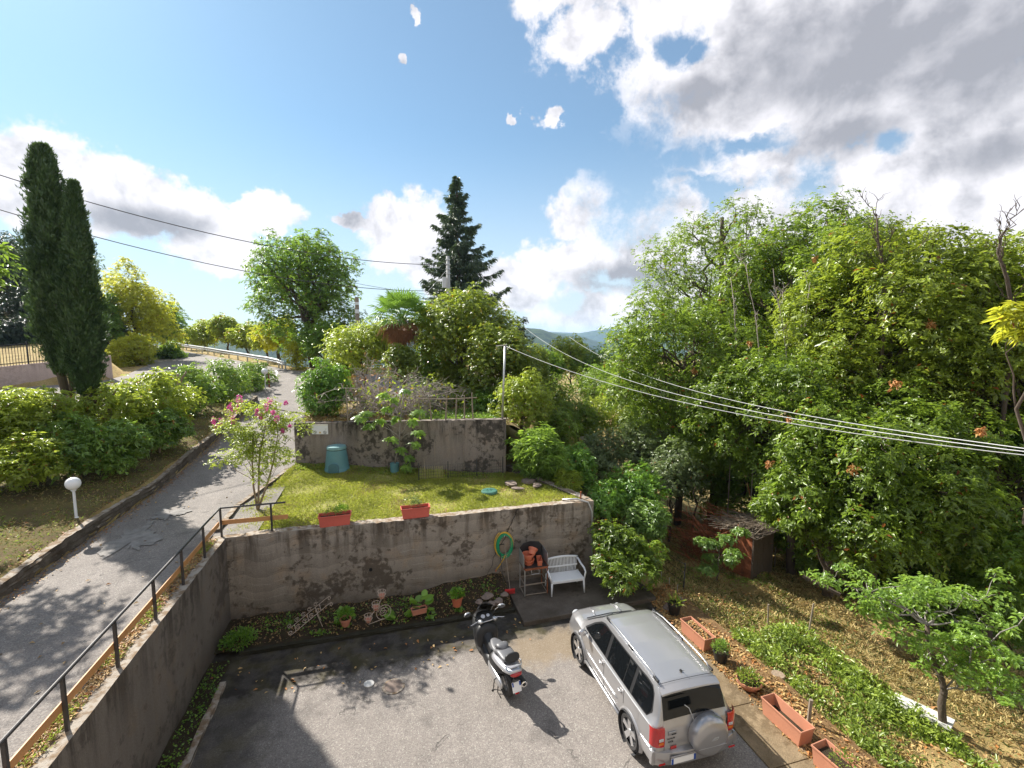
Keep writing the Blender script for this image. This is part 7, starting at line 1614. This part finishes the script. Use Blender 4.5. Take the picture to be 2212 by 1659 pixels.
# scooter
s0 = W(1100, 1507, 0); s1 = W(1050, 1345, .95); ang = math.atan2(s1.y-s0.y, s1.x-s0.x)-PI/2
dirv = Vector((-math.sin(ang), math.cos(ang), 0)); SC = s0+dirv*.12
sct = thing('scooter', 'silver and black maxi scooter parked behind the car with its windscreen towards the wall', 'scooter', SC, ang)
sct['label'] = 'silver and black maxi scooter standing in the middle of the parking, facing the long wall'
def loft(name, secs, m, parent, n=16, sup=2.6, auto=None):
    """secs: (y, zc, halfwidth, halfheight)"""
    secs = [np.array(s, float) for s in secs]; S = catmull(None, secs, 4); b = MB()
    for (y, zc, hw, hh) in S:
        for k in range(n):
            a = 2*PI*k/n; c, s = math.cos(a), math.sin(a); b.v.append((math.copysign(abs(c)**(2/sup), c)*max(hw, .003), y, zc+math.copysign(abs(s)**(2/sup), s)*max(hh, .003)))
    for i in range(len(S)-1):
        for k in range(n): p = i*n+k; q = i*n+(k+1) % n; b.f.append((p, p+n, q+n, q))
    b.f += [tuple(range(n)), tuple((len(S)-1)*n+k for k in range(n))[::-1]]
    return b.build(name, m, parent, smooth=True) if not auto else b.build(name, m, parent, auto=auto)
def mwheel(c, R, Wd, rimr):
    g = MB(); g.lathe([(rimr, -Wd*.35), (R-.05, -Wd/2), (R-.02, -Wd*.4), (R, -Wd*.15), (R, Wd*.15), (R-.02, Wd*.4), (R-.05, Wd/2), (rimr, Wd*.35)], (0, 0, 0), 30, 'X', cap=False); o = g.build('tyre', M['tyre'], sct, smooth=True); o.location = c
    g = MB(); g.lathe([(rimr+.01, -Wd*.3), (rimr+.01, Wd*.3)], (0, 0, 0), 24, 'X', cap=False); g.lathe([(.05, -.05), (.05, .05)], (0, 0, 0), 12, 'X')
    for k in range(5): a = 2*PI*k/5; g.bar((0, 0, 0), (0, math.cos(a)*rimr, math.sin(a)*rimr), .03, .03)
    g.build('rim', M['alloy'], o)
mwheel((0, 0, .28), .28, .15, .16); mwheel((0, 1.52, .28), .28, .13, .16)
loft('underbody', [(.12, .42, .05, .10), (.3, .40, .15, .16), (.7, .32, .18, .14), (1.05, .42, .17, .2), (1.25, .6, .12, .2)], M['dark_trim'], sct)
loft('centre_tunnel', [(.62, .52, .10, .12), (.85, .58, .11, .12), (1.1, .70, .14, .16), (1.22, .80, .16, .12)], M['dark_trim'], sct)
loft('tail_fairing', [(-.47, .82, .07, .025), (-.42, .80, .15, .06), (-.2, .76, .205, .08), (.1, .72, .225, .09), (.35, .68, .20, .08), (.48, .66, .10, .04)], M['silver_sc'], sct)
loft('side_panel', [(-.1, .60, .12, .06), (.1, .58, .215, .14), (.45, .53, .205, .16), (.62, .48, .15, .12), (.70, .45, .06, .05)], M['dark_trim'], sct)
loft('front_fairing', [(1.08, .62, .22, .26), (1.16, .66, .27, .30), (1.30, .74, .26, .28), (1.50, .80, .20, .17), (1.68, .78, .12, .10), (1.78, .74, .04, .04)], M['dark_trim'], sct)
loft('leg_shield', [(1.0, .62, .23, .24), (1.06, .66, .275, .29), (1.14, .70, .26, .27)], M['dark_trim'], sct)
loft('front_mudguard', [(1.25, .48, .06, .03), (1.4, .58, .085, .03), (1.6, .57, .085, .03), (1.78, .44, .05, .03)], M['silver_sc'], sct)
loft('seat', [(-.22, .895, .06, .03), (-.15, .90, .155, .045), (.08, .90, .175, .055), (.2, .88, .175, .05), (.30, .815, .165, .05), (.5, .80, .15, .05), (.68, .795, .09, .045), (.74, .78, .04, .03)], M['seat'], sct)
o = loft('backrest', [(-.035, 0, .12, .05), (-.03, 0, .155, .085), (.01, 0, .16, .09), (.03, 0, .14, .07)], M['dark_trim'], sct); o.location = (0, -.26, 1.0); o.rotation_euler = (-.45, 0, 0)
loft('rear_hump', [(.10, .945, .05, .015), (.17, .965, .12, .04), (.27, .95, .14, .06), (.36, .90, .12, .05), (.42, .86, .05, .02)], M['seat'], sct)
b = MB(); b.tube([(-.15, -.05, .86), (-.19, -.28, .90), (-.12, -.44, .92), (.12, -.44, .92), (.19, -.28, .90), (.15, -.05, .86)], .016, 7); b.build('grab_rail', M['silver_sc'], sct, smooth=True)
loft('tail_light', [(-.505, .765, .03, .015), (-.49, .765, .10, .035), (-.44, .765, .13, .045), (-.38, .765, .10, .03)], M['redlamp'], sct)
b = MB(); b.box((0, 0, 0), (.11, .05, .28)); o = b.build('plate_holder', M['dark_trim'], sct); o.location = (0, -.40, .56); o.rotation_euler = (.5, 0, 0)
b = MB(); b.box((0, -.0, 0), (.19, .01, .19)); pl = b.build('number_plate', M['plate'], sct); pl.location = (0, -.475, .50); pl.rotation_euler = (-.45, 0, 0)
for sx in (-1, 1): b = MB(); b.box((sx*.078, -.007, .05), (.032, .004, .075)); b.build('blue_band', M['blue'], pl)
b = MB(); b.box((0, -.50, .385), (.08, .02, .03)); b.build('reflector', M['redlamp'], sct)
loft('rear_mudguard', [(-.42, .50, .05, .03), (-.30, .56, .09, .03), (-.1, .60, .10, .03), (.1, .56, .09, .03)], M['dark_trim'], sct)
loft('transmission_case', [(-.10, .29, .03, .05), (-.02, .30, .055, .10), (.2, .31, .06, .11), (.45, .34, .06, .11), (.6, .36, .03, .06)], M['alloy'], sct).location = (-.15, 0, 0)
loft('silencer', [(-.40, .44, .062, .062), (-.38, .44, .07, .07), (-.1, .40, .075, .08), (.15, .36, .06, .065), (.3, .32, .03, .03)], M['dark_trim'], sct).location = (.20, 0, 0)
b = MB(); b.lathe([(.065, 0), (.07, -.02), (.05, -.03), (.03, -.025), (.03, .0)], (.20, -.40, .44), 18, 'Y'); b.build('silencer_cap', M['chrome'], sct, auto=30)
b = MB(); b.lathe([(.028, -.034), (.028, -.03)], (.20, -.40, .44), 12, 'Y'); b.build('exhaust_hole', M['interior'], sct)
loft('dashboard', [(1.10, .99, .17, .03), (1.18, 1.02, .21, .05), (1.30, 1.05, .20, .06), (1.40, 1.06, .12, .03)], M['dark_trim'], sct)
for x, r_ in ((-.05, .05), (.075, .04)):
    b = MB(); b.lathe([(r_, 0), (r_, .012), (r_*.9, .014)], (0, 0, 0), 18); o = b.build('dial', M['dial'], sct); o.location = (x, 1.20, 1.075); o.rotation_euler = (.35, 0, 0)
b = MB(); b.v = []
for i in range(9):
    a = (i-4)/4*1.05
    for k in range(6):
        t_ = k/5; w_ = .29-.07*t_*t_; b.v.append((math.sin(a)*w_, 1.30+math.cos(a)*.22-.24*t_-.02, 1.02+.36*t_-.05*abs(a)**2*t_))
for i in range(8):
    for k in range(5): p = i*6+k; b.f.append((p, p+1, p+7, p+6))
o = b.build('windscreen', M['smoke'], sct, smooth=True); md = o.modifiers.new('s', 'SOLIDIFY'); md.thickness = .005
b = MB(); b.tube([(-.36, .98, 1.04), (-.22, 1.04, 1.06), (-.08, 1.10, 1.0), (.08, 1.10, 1.0), (.22, 1.04, 1.06), (.36, .98, 1.04)], .014, 8); b.build('handlebar', M['alloy'], sct, smooth=True)
for sx in (-1, 1):
    b = MB(); b.tube([(sx*.24, 1.03, 1.06), (sx*.37, .975, 1.04)], .02, 8); b.build('grip', M['dark_trim'], sct)
    loft('switchgear', [(1.0, 1.06, .03, .03), (1.05, 1.065, .045, .035), (1.1, 1.06, .035, .03)], M['alloy'], sct).location = (sx*.17, 0, 0)
    b = MB(); b.tube([(sx*.22, 1.09, 1.06), (sx*.42, 1.03, 1.04)], [.008, .006], 6); b.build('brake_lever', M['chrome'], sct)
    b = MB(); b.tube([(sx*.18, 1.22, 1.02), (sx*.28, 1.24, 1.14), (sx*.37, 1.22, 1.20)], .009, 6); b.build('mirror_stalk', M['dark_trim'], sct)
    b = MB(); b.lathe([(.0, -.02), (.045, -.018), (.06, 0), (.045, .025), (0, .03)], (0, 0, 0), 16, 'Y'); o = b.build('mirror', M['alloy'], sct, smooth=True); o.location = (sx*.43, 1.21, 1.215); o.scale = (1.5, 1, .95); o.rotation_euler = (.25, 0, -sx*.2)
    b = MB(); b.lathe([(.052, 0), (.052, -.004)], (0, -.018, 0), 16, 'Y'); b.build('mirror_glass', M['chrome'], o)
    b = MB(); b.tube([(sx*.16, .12, .36), (sx*.27, .06, .36)], .012, 6); b.build('footrest', M['dark_trim'], sct)
    b = MB(); b.tube([(sx*.06, 1.52, .28), (sx*.085, 1.38, .62)], .025, 8); b.build('fork_leg', M['alloy'], sct, smooth=True)
b = MB(); b.tube([(-.12, .35, .25), (-.2, .25, .02), (-.26, .2, .015)], .012, 6); b.tube([(-.10, .20, .22), (-.17, .1, .03), (-.17, -.04, .02)], .013, 6); b.build('stand', M['steel_dk'], sct)
